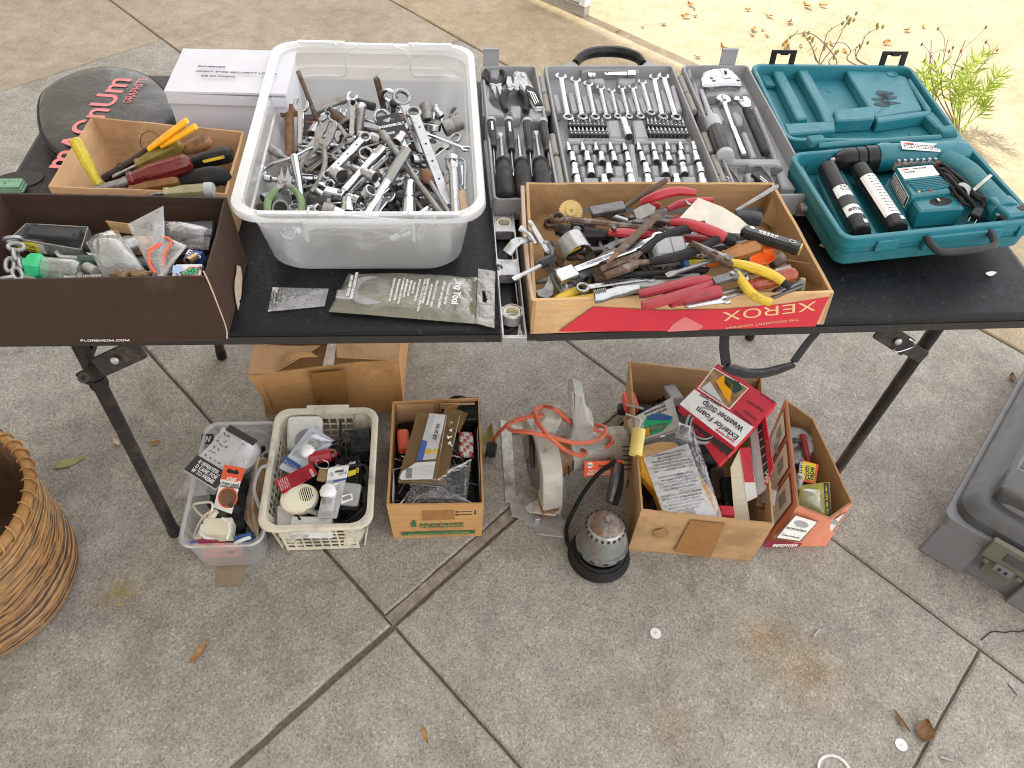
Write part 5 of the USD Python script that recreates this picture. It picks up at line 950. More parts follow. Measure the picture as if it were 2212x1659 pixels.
bc=Th('bolt_cutter','black jawed bolt cutter with red handle in the red lettered box','bolt cutter');bc.add('jaw',onT(cham(Polygon([t('X',a,b,.075)[:2] for a,b in ((720,520),(860,505),(1000,520),(1240,560),(1240,615),(1000,620),(820,600),(725,560))]),.012,.002,.802)),'black_metal');p=t('X',930,545,.085);bc.add('bolt',mv(cham(Polygon([(.0075*math.cos(a),.0075*math.sin(a)) for a in np.arange(6)*math.pi/3]),.007,.001),*(p-V(0,0,.008))),'dark_steel');bc.add('plate',onT(cham(Polygon([t('X',a,b,.075)[:2] for a,b in ((870,500),(990,512),(1000,580),(880,570))]),.004,.001,.8145)),'black_plastic')
bc.add('handle',tube([t('X',1235,590,.082),t('X',1400,600,.085),t('X',1660,620,.084),t('Y',250,645,.08),t('Y',530,655,.078)],[.008,.0105,.0085,.0085,.0085],10,5,flat=.7),'red_plastic');bc.add('handle_bolt',mv(cham(Polygon([(.005*math.cos(a),.005*math.sin(a)) for a in np.arange(6)*math.pi/3]),.006,.001),*t('X',1280,565,.092)),'dark_steel')
dsk=Th('sanding_disc_holder','dark round holder with grey lettered rim below the bolt cutter','disc');p=t('X',1230,720,.045);M=frn(p,(1,0,0),(-.2,-.4,1));dsk.add('body',xf(mv(xf(cyl(.014,.024,28,.002),rot((0,1,0),-90)),0,0,0),M),'black_plastic');dsk.add('ring',xf(mv(xf(ringm(.002,.017,.012,28),rot((0,1,0),-90)),0,0,.013),M),'worn_aluminium')
pl('X','adjustable_wrench','bright chrome wrench embossed forged chrome vanadium','wrench',[pt('shank',cham(Polygon([(0,-.0055),(.04,-.0065),(.145,-.0085),(.15,0),(.145,.0085),(.04,.0065),(0,.0055)]),.0075,.0018,-.003),'chrome_clean'),pt('recess',cham(Polygon([(.012,-.0030),(.135,-.0048),(.135,.0048),(.012,.0030)]),.0006,.0002,.0042),'satin_steel'),pt('hang_ring',mv(xf(ringm(.007,.0135,.0095,20),rot((0,1,0),-90)),.157,0,-.003),'chrome_clean'),pt('lettering',mv(txt('FORGED CHROME VANADIUM',.0052,True,True),.075,0,.0048),'dark_steel'),pt('jaw',rbox(.034,.026,.011,.003,(-.015,-.002,-.004)),'chrome')],(900,960,.090),(1790,630,.102),0)
pl('X','pliers','heavy rusty lineman pliers pointing left','pliers',pliers(.20,'lineman','black_rubber','rust_brown',9,jl=.050,gr_=.0075),(1440,880,.098),(1105,1010,.092))
tpm=Th('tape_measure','grey green plastic tape measure on the tool pile','tape measure');p=t('Y',130,790,.085);M=frn(p,(1,.12,0),(0,-.35,1));ol=Polygon([(-.026,-.018),(.026,-.018),(.026,.018),(-.004,.020),(-.018,.015),(-.027,.004)]).buffer(.002)
tpm.add('case_body',xf(cham(ol,.030,.004,-.010),M),'sage_plastic');tpm.add('grip_panel',xf(cham(affinity.scale(sbox(-.020,-.010,.0,.014),1,1).buffer(.002),.001,.0003,.020),M),'grey_plastic');tpm.add('grip_panel',xf(cham(sbox(.006,-.010,.022,.014).buffer(.002),.001,.0003,.020),M),'grey_plastic');tpm.add('label',xf(cham(sbox(-.022,-.0215,.020,-.0205),.014,.0003,-.004),M),'grey_print')
for i in range(5):tpm.add('rib',xf(rbox(.001,.0012,.020,.0004,(-.024+.0022*i,-.0205,-.006),False),M),'grey_plastic')
wr('chrome ring wrench in the front left of the red lettered box',(920,1130,.082),(1680,1020,.082),.021,'satin_steel','ring','open',k='X',sw=.010)
pl('X','locking_jaw','toothed grey locking plier jaw near the front edge','jaw',[pt('body',cham(Polygon([(0,-.008),(.012,-.010),(.030,-.006),(.075,-.004),(.078,.006),(.045,.012),(.02,.009),(.004,.008)]),.009,.0015),'satin_steel')]+[pt('tooth',rbox(.0016,.006,.003,.0003,(.004+.003*i,.008,.0085),False),'worn_steel') for i in range(7)],(1080,1245,.082),(1500,1160,.084),0)
yh=Th('pliers','yellow gripped pliers mostly buried under the front edge','pliers')
for q in ([(730,1245),(830,1190),(920,1150)],[(850,1255),(980,1235),(1160,1205)]):yh.add('grip',tube([t('X',a,b,.068) for a,b in q],[.007,.0075,.007],10,5),'dirty_yellow')
yh.add('jaw',xf(rbox(.03,.014,.009,.002),fr(t('X',1180,1200,.06),t('X',1300,1180,.055))),'dark_steel')
dc=Th('pliers','diagonal cutters with two long worn red grips at the front','pliers')
for q,m in (([(560,1075,.098),(400,1110,.10),(100,1180,.098),(-120,1225,.095),(-235,1220,.093)],'worn_red'),([(540,1035,.100),(420,1050,.104),(200,1100,.104),(-50,1165,.10),(-140,1185,.098)],'worn_red')):dc.add('grip',tube([t('Y',*p) for p in q],[.0055,.0075,.008,.0078,.006],10,5),m)
q=[(555,1080,.097),(300,1175,.10),(0,1270,.10),(-110,1290,.099)];dc.parts[0][1]=tube([t('Y',*p) for p in q],[.006,.0082,.0082,.0066],10,5)
A,B=t('Y',560,1070,.098),t('Y',930,965,.100);M=fr(A,B);L=np.linalg.norm(B-A);dc.add('jaw',xf(cham(Polygon([(0,-.008),(L*.45,-.007),(L*.55,-.010),(L*.85,-.007),(L,.002),(L*.99,.004),(L*.7,.009),(L*.5,.010),(L*.4,.007),(0,.006)]),.010,.002,-.004),M),'dark_steel');dc.add('cutting_face',xf(cham(Polygon([(L*.62,.002),(L*.97,.0028),(L*.72,.0082),(L*.6,.0082)]),.001,0,.006),M),'worn_steel');dc.add('pivot',xf(mv(xf(cyl(.003,.0035,10),rot((0,1,0),-90)),L*.5,0,.006),M),'worn_steel')
nn=Th('pliers','yellow handled needle nose pliers lying open on the pile','pliers');A,B=t('Y',700,865,.108),t('Y',365,695,.118);M=fr(A,B);L=np.linalg.norm(B-A)
for s in (1,-1):nn.add('jaw',xf(cham(Polygon([(-.012,0),(-.010,s*.008),(.004,s*.0105),(L*.4,s*.0065),(L,s*.0018),(L,s*.0005),(L*.45,s*.0005),(L*.42,s*.003),(L*.28,s*.003),(L*.26,s*.0005),(0,0)]).buffer(.0004),.010,.0016,-.005),M),'rust_brown' if s>0 else 'worn_steel')
nn.add('pivot',xf(mv(xf(cyl(.003,.0055,12),rot((0,1,0),-90)),.0,0,.005),M),'dark_steel')
q=[(740,880,.106),(860,905,.108),(1020,950,.108),(1160,1010,.104),(1240,1065,.10)];nn.add('grip',tube([t('Y',*p) for p in q],[.0062,.008,.0082,.0075,.0068],10,5),'dirty_yellow');nn.add('grip_tip',tube([t('Y',1235,1060,.10),t('Y',1275,1092,.098),t('Y',1308,1122,.096)],[.0062,.006,.0042],10,3),'black_rubber')
q=[(790,960,.100),(850,1060,.098),(915,1150,.094),(1000,1215,.090),(1125,1262,.086)];nn.add('grip',tube([t('Y',*p) for p in q],[.0062,.0075,.0078,.0075,.0066],10,5),'dirty_yellow')
# putty knife
pk=Th('putty_knife','wide putty knife with stiff cream blade and black handle','putty knife');bl=[t('Y',a,b,h) for a,b,h in ((430,262,.128),(238,470,.112),(830,606,.118),(905,525,.124))];n_=unit(np.cross(bl[1]-bl[0],bl[3]-bl[0]));n_=n_ if n_[2]>0 else-n_;M=frn(bl[0],bl[3]-bl[0],n_);iv=np.linalg.inv(M);loc=lambda p:(iv[:3,:3]@p+iv[:3,3])[:2]
mid1=t('Y',660,360,.126);pk.add('blade',xf(cham(Polygon([loc(p) for p in (bl[0],bl[1],t('Y',480,580,.114),bl[2],bl[3],t('Y',820,455,.125),mid1)]),.0014,.0003),M),'cream_blade' if 'cream_blade' in MATS else 'cream_plastic')
A,B=t('Y',850,560,.120),t('Y',1415,745,.118);L=np.linalg.norm(B-A);M=fr(A,B,-12);pk.add('handle',xf(cham(Polygon([(0,-.008),(.006,-.0135),(L*.7,-.0115),(L-.006,-.0125),(L,-.007),(L,.007),(L-.006,.0125),(L*.7,.0115),(.006,.0135),(0,.008)]).buffer(.0008),.016,.004,-.010),M),'black_plastic');pk.add('rivet',xf(mv(xf(cyl(.0012,.0040,14),rot((0,1,0),-90)),.014,.003,.0058),M),'white_print');pk.add('hang_hole',xf(mv(xf(ringm(.0012,.0056,.0038,14),rot((0,1,0),-90)),L-.016,0,.0058),M),'aluminium');pk.add('hang_hole',xf(mv(xf(cyl(.0006,.0038,14),rot((0,1,0),-90)),L-.016,0,.0062),M),'black_hole')
pk.add('lettering',xf(mv(txt('02350',.0062,True,True,1.15),L*.43,.001,.0061),M),'white_print');pk.add('lettering',xf(mv(txt('MADE IN U.S.A.',.0026,True,True),L*.43,-.0062,.0061),M),'white_print');pk.add('butt_cap',xf(rbox(.004,.021,.014,.0015,(L-.001,0,-.009)),M),'brass')
rh=Th('snips','large red handled snips with black end lying over the pile','snips');q=[(175,495,.104),(300,500,.112),(450,545,.116),(600,600,.115),(690,645,.112)];rh.add('handle',tube([t('Y',*p) for p in q],[.0075,.0095,.0115,.0115,.0105],12,5,flat=.75),'red_plastic');rh.add('handle_end',xf(rbox(.020,.019,.014,.003,(.008,0,-.007)),fr(t('Y',690,645,.112),t('Y',790,680,.110))),'black_rubber');rh.add('blade',xf(rbox(.05,.012,.008,.002,(-.024,0,-.004)),fr(t('Y',180,495,.104),t('Y',300,505,.11))),'dark_steel')
ph=Th('pliers','magenta red curved plier handle at the back of the red lettered box','pliers');q=[(-110,305,.10),(0,255,.112),(120,215,.118),(250,198,.118),(398,212,.112)];ph.add('grip',tube([t('Y',*p) for p in q],[.0062,.0082,.0085,.0078,.006],10,5),'red_plastic');ph.add('jaw',xf(rbox(.06,.022,.012,.003),fr(t('X',1220,400,.08),t('X',1500,350,.085))),'dark_steel');ph.add('grip',tube([t('X',1590,350,.085),t('X',1660,330,.09),t('X',1725,345,.09)],.006,8,4),'red_plastic')
tsn=Th('tin_cutter','grey steel cutter standing on end between the red handles','cutter');tsn.add('body',xf(cham(Polygon([(0,-.012),(.03,-.010),(.038,.002),(.030,.014),(.010,.012),(0,.010)]),.012,.002),frn(t('X',1480,460,.085),(1,.3,0),(-.3,-.5,1))),'worn_steel')
wr('small chrome open end wrench head poking up behind the putty knife',(320,300,.118),(420,420,.08),.019,'chrome_clean','open','none',k='Y',sw=.009)
bh=Th('scraper','black handled scraper with a hang hole behind the putty knife','scraper');A,B=t('Y',790,440,.095),t('Y',1030,465,.095);bh.add('grip',xf(rbox(ln('Y',(790,440,.095),(1030,465,.095))+.004,.021,.020,.006,(.021,0,-.010)),fr(A,B)),'charcoal_plastic');bh.add('hang_hole',mv(xf(cyl(.001,.0028,12),rot((0,1,0),-90)),*(t('Y',990,455,.1055))),'black_hole')
pl('Y','chisel','thin flat steel bar leaning on the back right corner of the red lettered box','chisel',[pt('body',cham(Polygon([(0,-.0025),(.055,-.0045),(.09,-.0055),(.094,0),(.088,.0055),(.055,.004),(0,.0025)]),.004,.0008),'worn_steel')],(790,395,.085),(1175,165,.105),-25)
pl('Y','screwdriver','clear amber screwdriver handle beside the orange scoop','screwdriver',screwdriver(.17,ln('Y',(1020,712,.105),(660,830,.10)),.0135,'amber','worn_steel',.0035,None,10),(1020,712,.105),(660,830,.10))
osc=Th('orange_scoop','bright orange plastic scoop cap','cap');ms=[]
p=t('Y',1040,850,.092)
osc.add('cup',xf(loft([np.stack([r*np.cos(a_)*1.55,r*np.sin(a_)*.75,np.full(24,z)],1) for a_ in [np.arange(24)*math.pi/12] for r,z in ((.008,-.010),(.012,-.008),(.0145,.004),(.0135,.004),(.011,-.006))],True,True),frn(p,(1,.25,0),(0,-.3,1))),'orange_plastic');osc.add('tab',xf(rbox(.020,.012,.008,.002),frn(t('Y',1080,765,.098),(1,.25,0),(0,-.2,1))),'orange_plastic');osc.add('tab',xf(rbox(.026,.010,.010,.003),frn(t('Y',560,900,.085),(1,.25,0),(0,-.2,1))),'orange_plastic')
pl('Y','screwdriver','amber screwdriver with red painted end in the front right','screwdriver',screwdriver(.18,ln('Y',(1365,985,.090),(900,1110,.085)),.0125,'amber_red','worn_steel',.0035,None,8),(1365,985,.090),(900,1110,.085))
for i,(a,b) in enumerate((((1090,1195,.075),(1395,1075,.085)),((1120,1225,.075),(1408,1112,.083)),((1040,1200,.07),(1200,1130,.078)))):
    L=ln('Y',a[:2]+(.08,),b[:2]+(.08,));dm=rev([(0,.001),(.006,.0042),(L*.7,.0042),(L*.72,.0036),(L,.0036)],12,lobes=2,depth=.35);v=dm[0].copy();tw=np.minimum(v[:,0],L*.7)*170;v=np.c_[v[:,0],v[:,1]*np.cos(tw)-v[:,2]*np.sin(tw),v[:,1]*np.sin(tw)+v[:,2]*np.cos(tw)]
    pl('Y','drill_bit',('longest','lowest','shortest')[i]+' twist drill bit by the front right corner','drill bit',[pt('body',(v,dm[1]),'dark_steel')],a,b)
pl('Y','screwdriver','worn dark red screwdriver handle under the diagonal cutters','screwdriver',screwdriver(ln('Y',(645,1150,.090),(150,1255,.090))+.02,ln('Y',(645,1150,.090),(150,1255,.090)),.0125,'worn_red','dark_steel',.003,None,6),(645,1150,.090),(150,1255,.090))
pl('Y','screwdriver','small clear yellow screwdriver with a blue ring under the tape measure','screwdriver',screwdriver(.12,.04,.0075,'yellow_clear','worn_steel',.0025,'blue_print',6),(280,905,.085),(600,860,.080))
br('flat nickel bar at the right wall of the red lettered box',(1160,965,.082),(1315,920,.088),.0042,'aluminium','bar','Y',name='steel_bar');sk('chrome socket nut under the grey tape measure',(330,810,.085),(450,790,.088),.011,'chrome','Y')
pl('Y','glass_vial','small yellowed clear tube in the front right corner','vial',[pt('tube',cyl(.035,.005,12,.001),'pale_clear')],(1430,1030,.085),(1410,1190,.06));pl('Y','pipe','short black pipe end in the front right corner','pipe',pipe(.03,.010,'black_metal'),(1330,1180,.070),(1340,1090,.06))
cb=Th('black_cable','short black cable under the lineman pliers','cable');cb.add('cord',tube([t('X',a,b,h) for a,b,h in ((1250,1010,.08),(1420,1000,.085),(1600,985,.088),(1900,960,.088),(2140,945,.086),(2155,960,.08))],.0048,8,6),'black_rubber');cb2=Th('black_cable','second black cable running under the grey tape measure','cable');cb2.add('cord',tube([t('Y',a,b,h) for a,b,h in ((-300,1010,.07),(-50,1040,.078),(200,1035,.08),(420,1000,.078),(520,930,.075))],.004,8,6),'black_rubber')
wr('chrome handled wrench lying at the front edge of the red lettered box',(330,1290,.088),(740,1235,.088),.018,'chrome','none','open',k='Y',sw=.011);br('thin steel rod beside the yellow grip',(560,1260,.086),(860,1165,.085),.0028,'worn_steel','rod','Y',name='steel_rod')
pl('X','stone','flat grey sharpening stone in the front of the red lettered box','stone',[pt('body',cham(Polygon([(0,-.003),(.03,-.012),(.14,-.014),(.14,.010),(.03,.009),(0,.002)]),.008,.001),'grey_plastic')],(1260,1115,.07),(1900,1070,.075))
pl('X','pliers','dark steel pliers lying across the middle of the red lettered box','pliers',pliers(.19,'slip',None,'dark_steel',10,jl=.05),(1250,760,.075),(1480,690,.085));wr('dark open end wrench behind the flat file',(1660,540,.09),(1990,470,.085),.026,'dark_steel','open','none',k='X',sw=.013)
pl('Y','pliers','black pliers behind the red snips','pliers',pliers(.17,'cutter','red_plastic','dark_steel',10),(60,430,.088),(-120,460,.09));br('dark punch lying by the orange cap',(560,760,.085),(900,690,.085),.006,'dark_steel','punch','Y',name='punch');br('pale rag covered rod at the right wall',(1130,900,.06),(1240,830,.065),.010,'rust_brown','rod','Y',name='steel_rod')
# ---------------------------------------------------------------- teal drill case
MB=mat4(o=(.553,.122,.0));_ry=rot((0,1,0),-4.6)[:3,:3];_rz=rot((0,0,1),3.4)[:3,:3]
MB[:3,:3]=_rz@_ry;CW,CDp,CHh=.345,.258,.062;MB[2,3]=tz(.553)+.004+.0062
dcs=Th('drill_case','teal plastic drill case lying open with lid folded back','case')
def trayL(w,d,h,fl,r,wl,M,inset=.006):
    c=(w/2,d/2);R=lambda i,z:rrect(w-2*i,d-2*i,max(r-i*.6,.004),5,z,c);return xf(loft([R(inset,0),R(inset*.4,.004),R(0,h-.022),R(-.002,h-.020),R(-.002,h-.002),R(0,h),R(wl-.002,h),R(wl,h-.003),R(wl+.002,fl)],True,True),M)
def lowerL(w,d,h,r,M):c=(w/2,d/2);R=lambda i,z:rrect(w-2*i,d-2*i,max(r-i*.6,.004),5,z,c);return xf(loft([R(.008,0),R(.001,.006),R(-.0012,h)],True,False),M)
base=dcs.add('base_tray',trayL(CW,CDp,CHh,.018,.022,.008,MB),'teal_plastic');dcs.add('textured_skirt',lowerL(CW,CDp,.030,.022,MB),'teal_rough')
iv=np.linalg.inv(MB)
def b(a,c,h):
    """pixel of the case picture to the base tray's frame at height h"""
    n=MB[:3,2];d=ray('M',a,c);o=MB[:3,3]+n*h;p=EYE+d*(((o-EYE)@n)/(d@n));return iv[:3,:3]@p+iv[:3,3]
def bw(a,c,h):p=b(a,c,h);return MB[:3,:3]@p+MB[:3,3]
for x0,x1 in ((.06,.10),(.255,.285),(.315,.335)):dcs.add('front_rib',xf(rbox(x1-x0,.008,.022,.002,((x0+x1)/2,-.002,CHh-.030)),MB),'teal_plastic')
for p_ in ([b(550,990,.032),b(740,950,.032),b(1010,1440,.032),b(770,1450,.032)],[b(1040,1060,.03),b(1090,1000,.03),b(1260,1420,.03),b(1190,1400,.03)],[b(420,800,.045),b(540,790,.045),b(590,900,.045),b(470,900,.045)],[b(1600,720,.05),b(1680,790,.05),b(2060,1180,.05),b(2020,1200,.05)]):
    P_=Polygon([q[:2] for q in p_]).buffer(0).intersection(sbox(.012,.012,CW-.012,CDp-.012));
    if P_.area>1e-5:dcs.add('insert_step',xf(cham(P_,p_[0][2]-.018,.003,.0185),MB),'teal_plastic')
q=[bw(1250,1475,.046),bw(1265,1530,.040),bw(1310,1605,.034),bw(1360,1625,.033),bw(1740,1590,.033),bw(1775,1570,.034),bw(1765,1510,.040),bw(1735,1440,.046)]
hq=[MB[:3,:3]@V(x,y,z)+MB[:3,3] for x,y,z in ((.148,-.004,.050),(.150,-.022,.047),(.160,-.036,.044),(.205,-.039,.043),(.250,-.036,.044),(.259,-.022,.047),(.260,-.004,.050))]
dcs.add('carry_handle',tube(hq,[.006,.0062,.0062,.0066,.0062,.0062,.006],10,5,flat=1.1),'worn_handle' if 'worn_handle' in MATS else 'charcoal_plastic');dcs.add('handle_mount',xf(rbox(.118,.010,.030,.003,(.204,-.003,.024)),MB),'teal_plastic')
# lid
ML=mat4(o=(0,0,0));l4=[t('M',375,785,.040),t('M',1585,680,.040),t('M',1200,145,.045),t('M',95,215,.045)];yl=unit((l4[3]-l4[0])+(l4[2]-l4[1]));xl=unit(l4[1]-l4[0]);zl=unit(np.cross(xl,yl));xl=np.cross(yl,zl);LW=(np.linalg.norm(l4[1]-l4[0])+np.linalg.norm(l4[2]-l4[3]))/2;LD=(np.linalg.norm(l4[3]-l4[0])+np.linalg.norm(l4[2]-l4[1]))/2;LH=.042
ML[:3,:3]=np.stack([xl,yl,zl],1);ML[:3,3]=np.mean(l4,0)-xl*LW/2-yl*LD/2-zl*LH;ivl=np.linalg.inv(ML)
def l(a,c,h):n=zl;d=ray('M',a,c);o=ML[:3,3]+n*h;p=EYE+d*(((o-EYE)@n)/(d@n));return (ivl[:3,:3]@p+ivl[:3,3])
lid_=dcs.add('lid_tray',trayL(LW,LD,LH,.010,.022,.008,ML),'teal_plastic')
def lblk(pts,h1=.034,h0=.0095,m='teal_plastic',c=.003):
    P_=Polygon([l(a,c_,h1)[:2] for a,c_ in pts]).buffer(0).buffer(-.002).buffer(.004).buffer(-.002).intersection(sbox(.0095,.0095,LW-.0095,LD-.0095))
    dcs.add('insert_block',xf(cham(P_,h1-h0,c,h0),ML),m,lid_)
lblk([(235,225),(310,225),(492,570),(410,580)],.034);lblk([(410,215),(490,215),(700,600),(620,610),(560,480)],.034);lblk([(755,205),(940,195),(1210,270),(1330,510),(975,570),(930,480)],.033)
lblk([(310,610),(690,590),(690,660),(345,690)],.034);lblk([(680,510),(960,480),(980,520),(975,575),(700,590)],.040);lblk([(985,560),(1390,510),(1400,540),(1000,600)],.036);lblk([(1340,545),(1400,520),(1540,660),(1480,680)],.034);lblk([(120,250),(200,240),(260,330),(180,320)],.022)
lblk([(1215,280),(1245,285),(1400,510),(1360,520)],.037)
for a,c_,r in ((185,320,.010),(645,375,.0055),(725,735,.007),(1245,692,.007),(1105,240,.013)):
    h_=.0365 if a==1105 else .0105;p=l(a,c_,h_-.0005);dcs.add('recess',xf(mv(xf(cyl(.001,r,16),rot((0,1,0),-90)),p[0],p[1],h_-.0004 if a != 1105 else .0336),ML),'teal_shadow' if 'teal_shadow' in MATS else 'teal_smooth',lid_)
for pts in (((985,390),(1000,370),(1115,385),(1110,395),(1060,400),(1040,420)),((955,435),(960,425),(1030,425),(1075,405),(1140,415),(1135,425),(1080,435),(1020,445)),((975,470),(980,460),(1040,455),(1090,450),(1165,460),(1100,470),(1080,485),(1000,480)),((1010,400),(1060,395),(1085,475),(1040,470))):
    P_=Polygon([l(a,c_,.0336)[:2] for a,c_ in pts]).buffer(.0008);dcs.add('bit_recess',xf(cham(P_,.0006,0,.0333),ML),'teal_deep' if 'teal_deep' in MATS else 'teal_smooth',lid_)
hp=dcs.add('hinge_bar',xf(cyl(.24,.006,12,.001),fr(bw(560,775,CHh),bw(1450,715,CHh))),'teal_plastic')
for a,c_ in ((535,775),(1485,705)):dcs.add('hinge_knuckle',xf(rbox(.032,.022,.018,.004),frn(bw(a,c_,CHh-.008),(1,.05,0),MB[:3,2])),'teal_rough')
for a,c_,w in ((262,150,.058),(1012,95,.06)):
    p0=l(a,c_+58,.020);M=ML@mat4(np.array([[1,0,0],[0,.17,-.985],[0,.985,.17]]),(p0[0],LD+.002,.018));o_=sbox(-w/2,0,w/2,.052).difference(sbox(-w*.27,.014,w*.27,.044));dcs.add('latch',xf(cham(o_,.004,.001,-.002),M),'black_plastic');dcs.add('latch_tooth',xf(bx(w*.3,.006,.005,(0,.046,.002)),M),'black_plastic')
# drill
dr=Th('cordless_drill','teal cordless drill with black keyless chuck lying in the case','drill')
A,B=bw(1560,830,.050),bw(650,880,.048);M=fr(A,B);L=np.linalg.norm(B-A);r0=.0255
dr.add('housing',xf(rev([(-.028,r0*.55),(-.020,r0*.85),(0,r0),(L*.3,r0),(L*.55,r0*1.03),(L*.60,r0*.98)],22,1.0,.95),M),'teal_plastic');dr.add('gear_cover',xf(rev([(L*.545,r0*1.06),(L*.60,r0*1.06),(L*.635,r0*.95)],22),M),'teal_smooth')
dr.add('clutch_ring',xf(rev([(L*.635,r0*.90),(L*.64,r0*.96),(L*.725,r0*.96),(L*.73,r0*.88)],24,lobes=24,depth=.06),M),'black_plastic');dr.add('chuck_sleeve',xf(rev([(L*.73,r0*.78),(L*.735,r0*.86),(L*.80,r0*.88),(L*.805,r0*.80),(L*.815,r0*.84),(L*.90,r0*.80),(L*.955,r0*.48),(L*.97,r0*.34)],24,lobes=16,depth=.07),M),'black_plastic');dr.add('chuck_jaws',xf(rev([(L*.968,r0*.26),(L*1.0,r0*.14),(L*1.005,r0*.05)],12),M),'satin_steel')
hq=[bw(1480,870,.052),bw(1640,960,.054),bw(1760,1080,.054),bw(1860,1190,.053),bw(1925,1265,.053)];dr.add('handle',tube(hq,[.022,.0225,.0215,.0225,.026],14,5,flat=.85),'teal_rough');dr.add('handle_foot',xf(rbox(.056,.044,.040,.006,(.010,0,-.022)),fr(bw(1900,1240,.052),bw(1975,1310,.052))),'teal_smooth');dr.add('battery_cap',xf(rbox(.020,.060,.044,.006,(.030,-.006,-.026)),fr(bw(1915,1262,.044),bw(1990,1330,.044))),'black_plastic');dr.add('release_tab',xf(rbox(.030,.018,.012,.005),frn(bw(2035,1262,.058),(1,.6,0),MB[:3,2])),'black_plastic')
dr.add('trigger',xf(rbox(.022,.016,.018,.005),frn(bw(1340,905,.038),(1,.2,0),MB[:3,2])),'black_plastic')
lp=[bw(a,c_,.0745) for a,c_ in ((1155,800),(1490,800),(1475,758),(1130,758))];Ml=frn(np.mean(lp,0),lp[1]-lp[0],(.0,-.30,1));dr.add('label',xf(cham(sbox(-.036,-.0085,.036,.0085).buffer(.001),.0006,0,-.0005),Ml),'white_label');dr.add('label_print',xf(mv(txt('makita',.0042,True,True),-.022,.0050,.0004),Ml),'red_print')
for i in range(3):dr.add('label_print',xf(cham(unary_union([sbox(-.033+.0045*j+.001*((i*j)%3),.0016-.0036*i,-.0302+.0045*j+.0009*((i+j)%2),.0034-.0036*i) for j in range(15)]),.0003,0,.0002),Ml),'black_print')
for a,c_ in ((1875,1280),(1030,805)):dr.add('screw',xf(mv(xf(cyl(.001,.0035,10),rot((0,1,0),-90)),0,0,0),frn(bw(a,c_,.0665),(1,0,0),MB[:3,2])),'dark_steel')
# batteries
for i,(A,B,lab) in enumerate(((bw(625,930,.048),bw(880,1415,.048),'left black stick battery with white label in the teal case'),(bw(860,940,.048),bw(1150,1390,.048),'right black stick battery with long white label in the teal case'))):
    M=fr(A,B);L=np.linalg.norm(B-A);bt_=Th('battery',lab,'battery','stick batteries in the teal case',M=M);r=.0168;bt_.add('body',rev([(0,r*.86),(.003,r),(L-.003,r),(L,r*.88)],20),'black_plastic');bt_.add('keel',rbox(L*.97,.024,.018,.003,(L*.5,.010,-.020)),'black_plastic')
    a0,a1=(-.25,2.2) if i==0 else (-.35,2.2);x0,x1=(L*.40,L*.82) if i==0 else (L*.22,L*.86)
    def lab_(s,q,x0=x0,x1=x1,a0=a0,a1=a1):x=x0+(x1-x0)*s;a=a0+(a1-a0)*q;return np.stack([x,r*1.012*np.cos(a+.6),r*1.012*np.sin(a+.6)],2)
    k_=bt_.add('label',(lambda m:(m[0],m[1][:,::-1]))(sheet(lambda s,q:lab_(s,q),8,10)),'white_label')
    def onlab(m,xc,ac):
        v=m[0];a=ac+v[:,1]/r;return np.stack([xc+v[:,0],(r*1.016+v[:,2])*np.cos(a),(r*1.016+v[:,2])*np.sin(a)],1),m[1]
    if i==0:bt_.add('dark_band',(lambda m:(m[0],m[1][:,::-1]))(sheet(lambda s,q:(lambda x,a:np.stack([x,r*1.016*np.cos(a),r*1.016*np.sin(a)],2))(L*.55+L*.14*s,(.35+2.45*q)),4,10)),'black_print');bt_.add('lettering',onlab(xf(txt('makita',.0085,True,True,1.1),rot((0,0,1),90)),L*.755,1.2),'black_print')
    for j in range(13 if i else 5):
        x=(x0+(x1-x0)*(j+.7)/13.5) if i else x0+.004*j+.003;
        if i==0 and j>3:break
        bt_.add('label_print',onlab(cham(unary_union([sbox(-.0009,-.013+.0055*q+.0007*((j+q)%3),.0009,-.0085+.0055*q+.0006*((j*q)%3)) for q in range(5)]),.0002),x,1.2),'black_print')
    bt_.add('contact',rbox(.010,.007,.003,.001,(L-.012,.004,r-.001)),'chrome_clean')
    bt_.add('end_cap',rev([(L*.86,r*1.01),(L-.002,r*1.01)],20),'black_plastic')
# charger
ch=Th('charger','teal battery charger block with oval socket and status lights','charger');c4=[b(1130,925,.067),b(1390,905,.067),b(1540,1105,.067),b(1255,1145,.067)]
def pr(pts,h0,h1,m,name,c=.004):ch.add(name,xf(cham(Polygon([p[:2] for p in pts]).buffer(0),h1-h0,c,h0),MB),m)
low=[b(1080,1040,.05),b(1420,1010,.05),b(1630,1225,.05),b(1340,1250,.05)]
X0,Y0_=b(1300,1245,.056)[:2];c_lo=[b(1310,1250,.058),b(1635,1225,.058),b(1565,1130,.058),b(1245,1155,.058)];pr([c_lo[0],c_lo[1],c_lo[2],c_lo[3]],.019,.058,'teal_smooth','socket_block')
c_hi=[b(1250,1140,.067),b(1540,1105,.067),b(1390,905,.067),b(1130,930,.067)];pr(c_hi,.019,.067,'teal_smooth','body');n_up=V(0,0,1)
oc=b(1460,1180,.0585);ch.add('oval_socket',xf(cham(affinity.translate(affinity.rotate(affinity.scale(Point(0,0).buffer(1,20),.0205,.0115),4),oc[0],oc[1]),.001,0,.0576),MB),'black_hole');ch.add('contact_post',xf(rbox(.005,.008,.006,.001,(oc[0]-.006,oc[1],.0575)),MB),'satin_steel')
lb=[b(1195,1015,.0675),b(1450,985,.0675),b(1395,915,.0675),b(1145,940,.0675)];ch.add('label',xf(cham(Polygon([p[:2] for p in lb]).buffer(.0005),.0006,0,.0668),MB),'white_label')
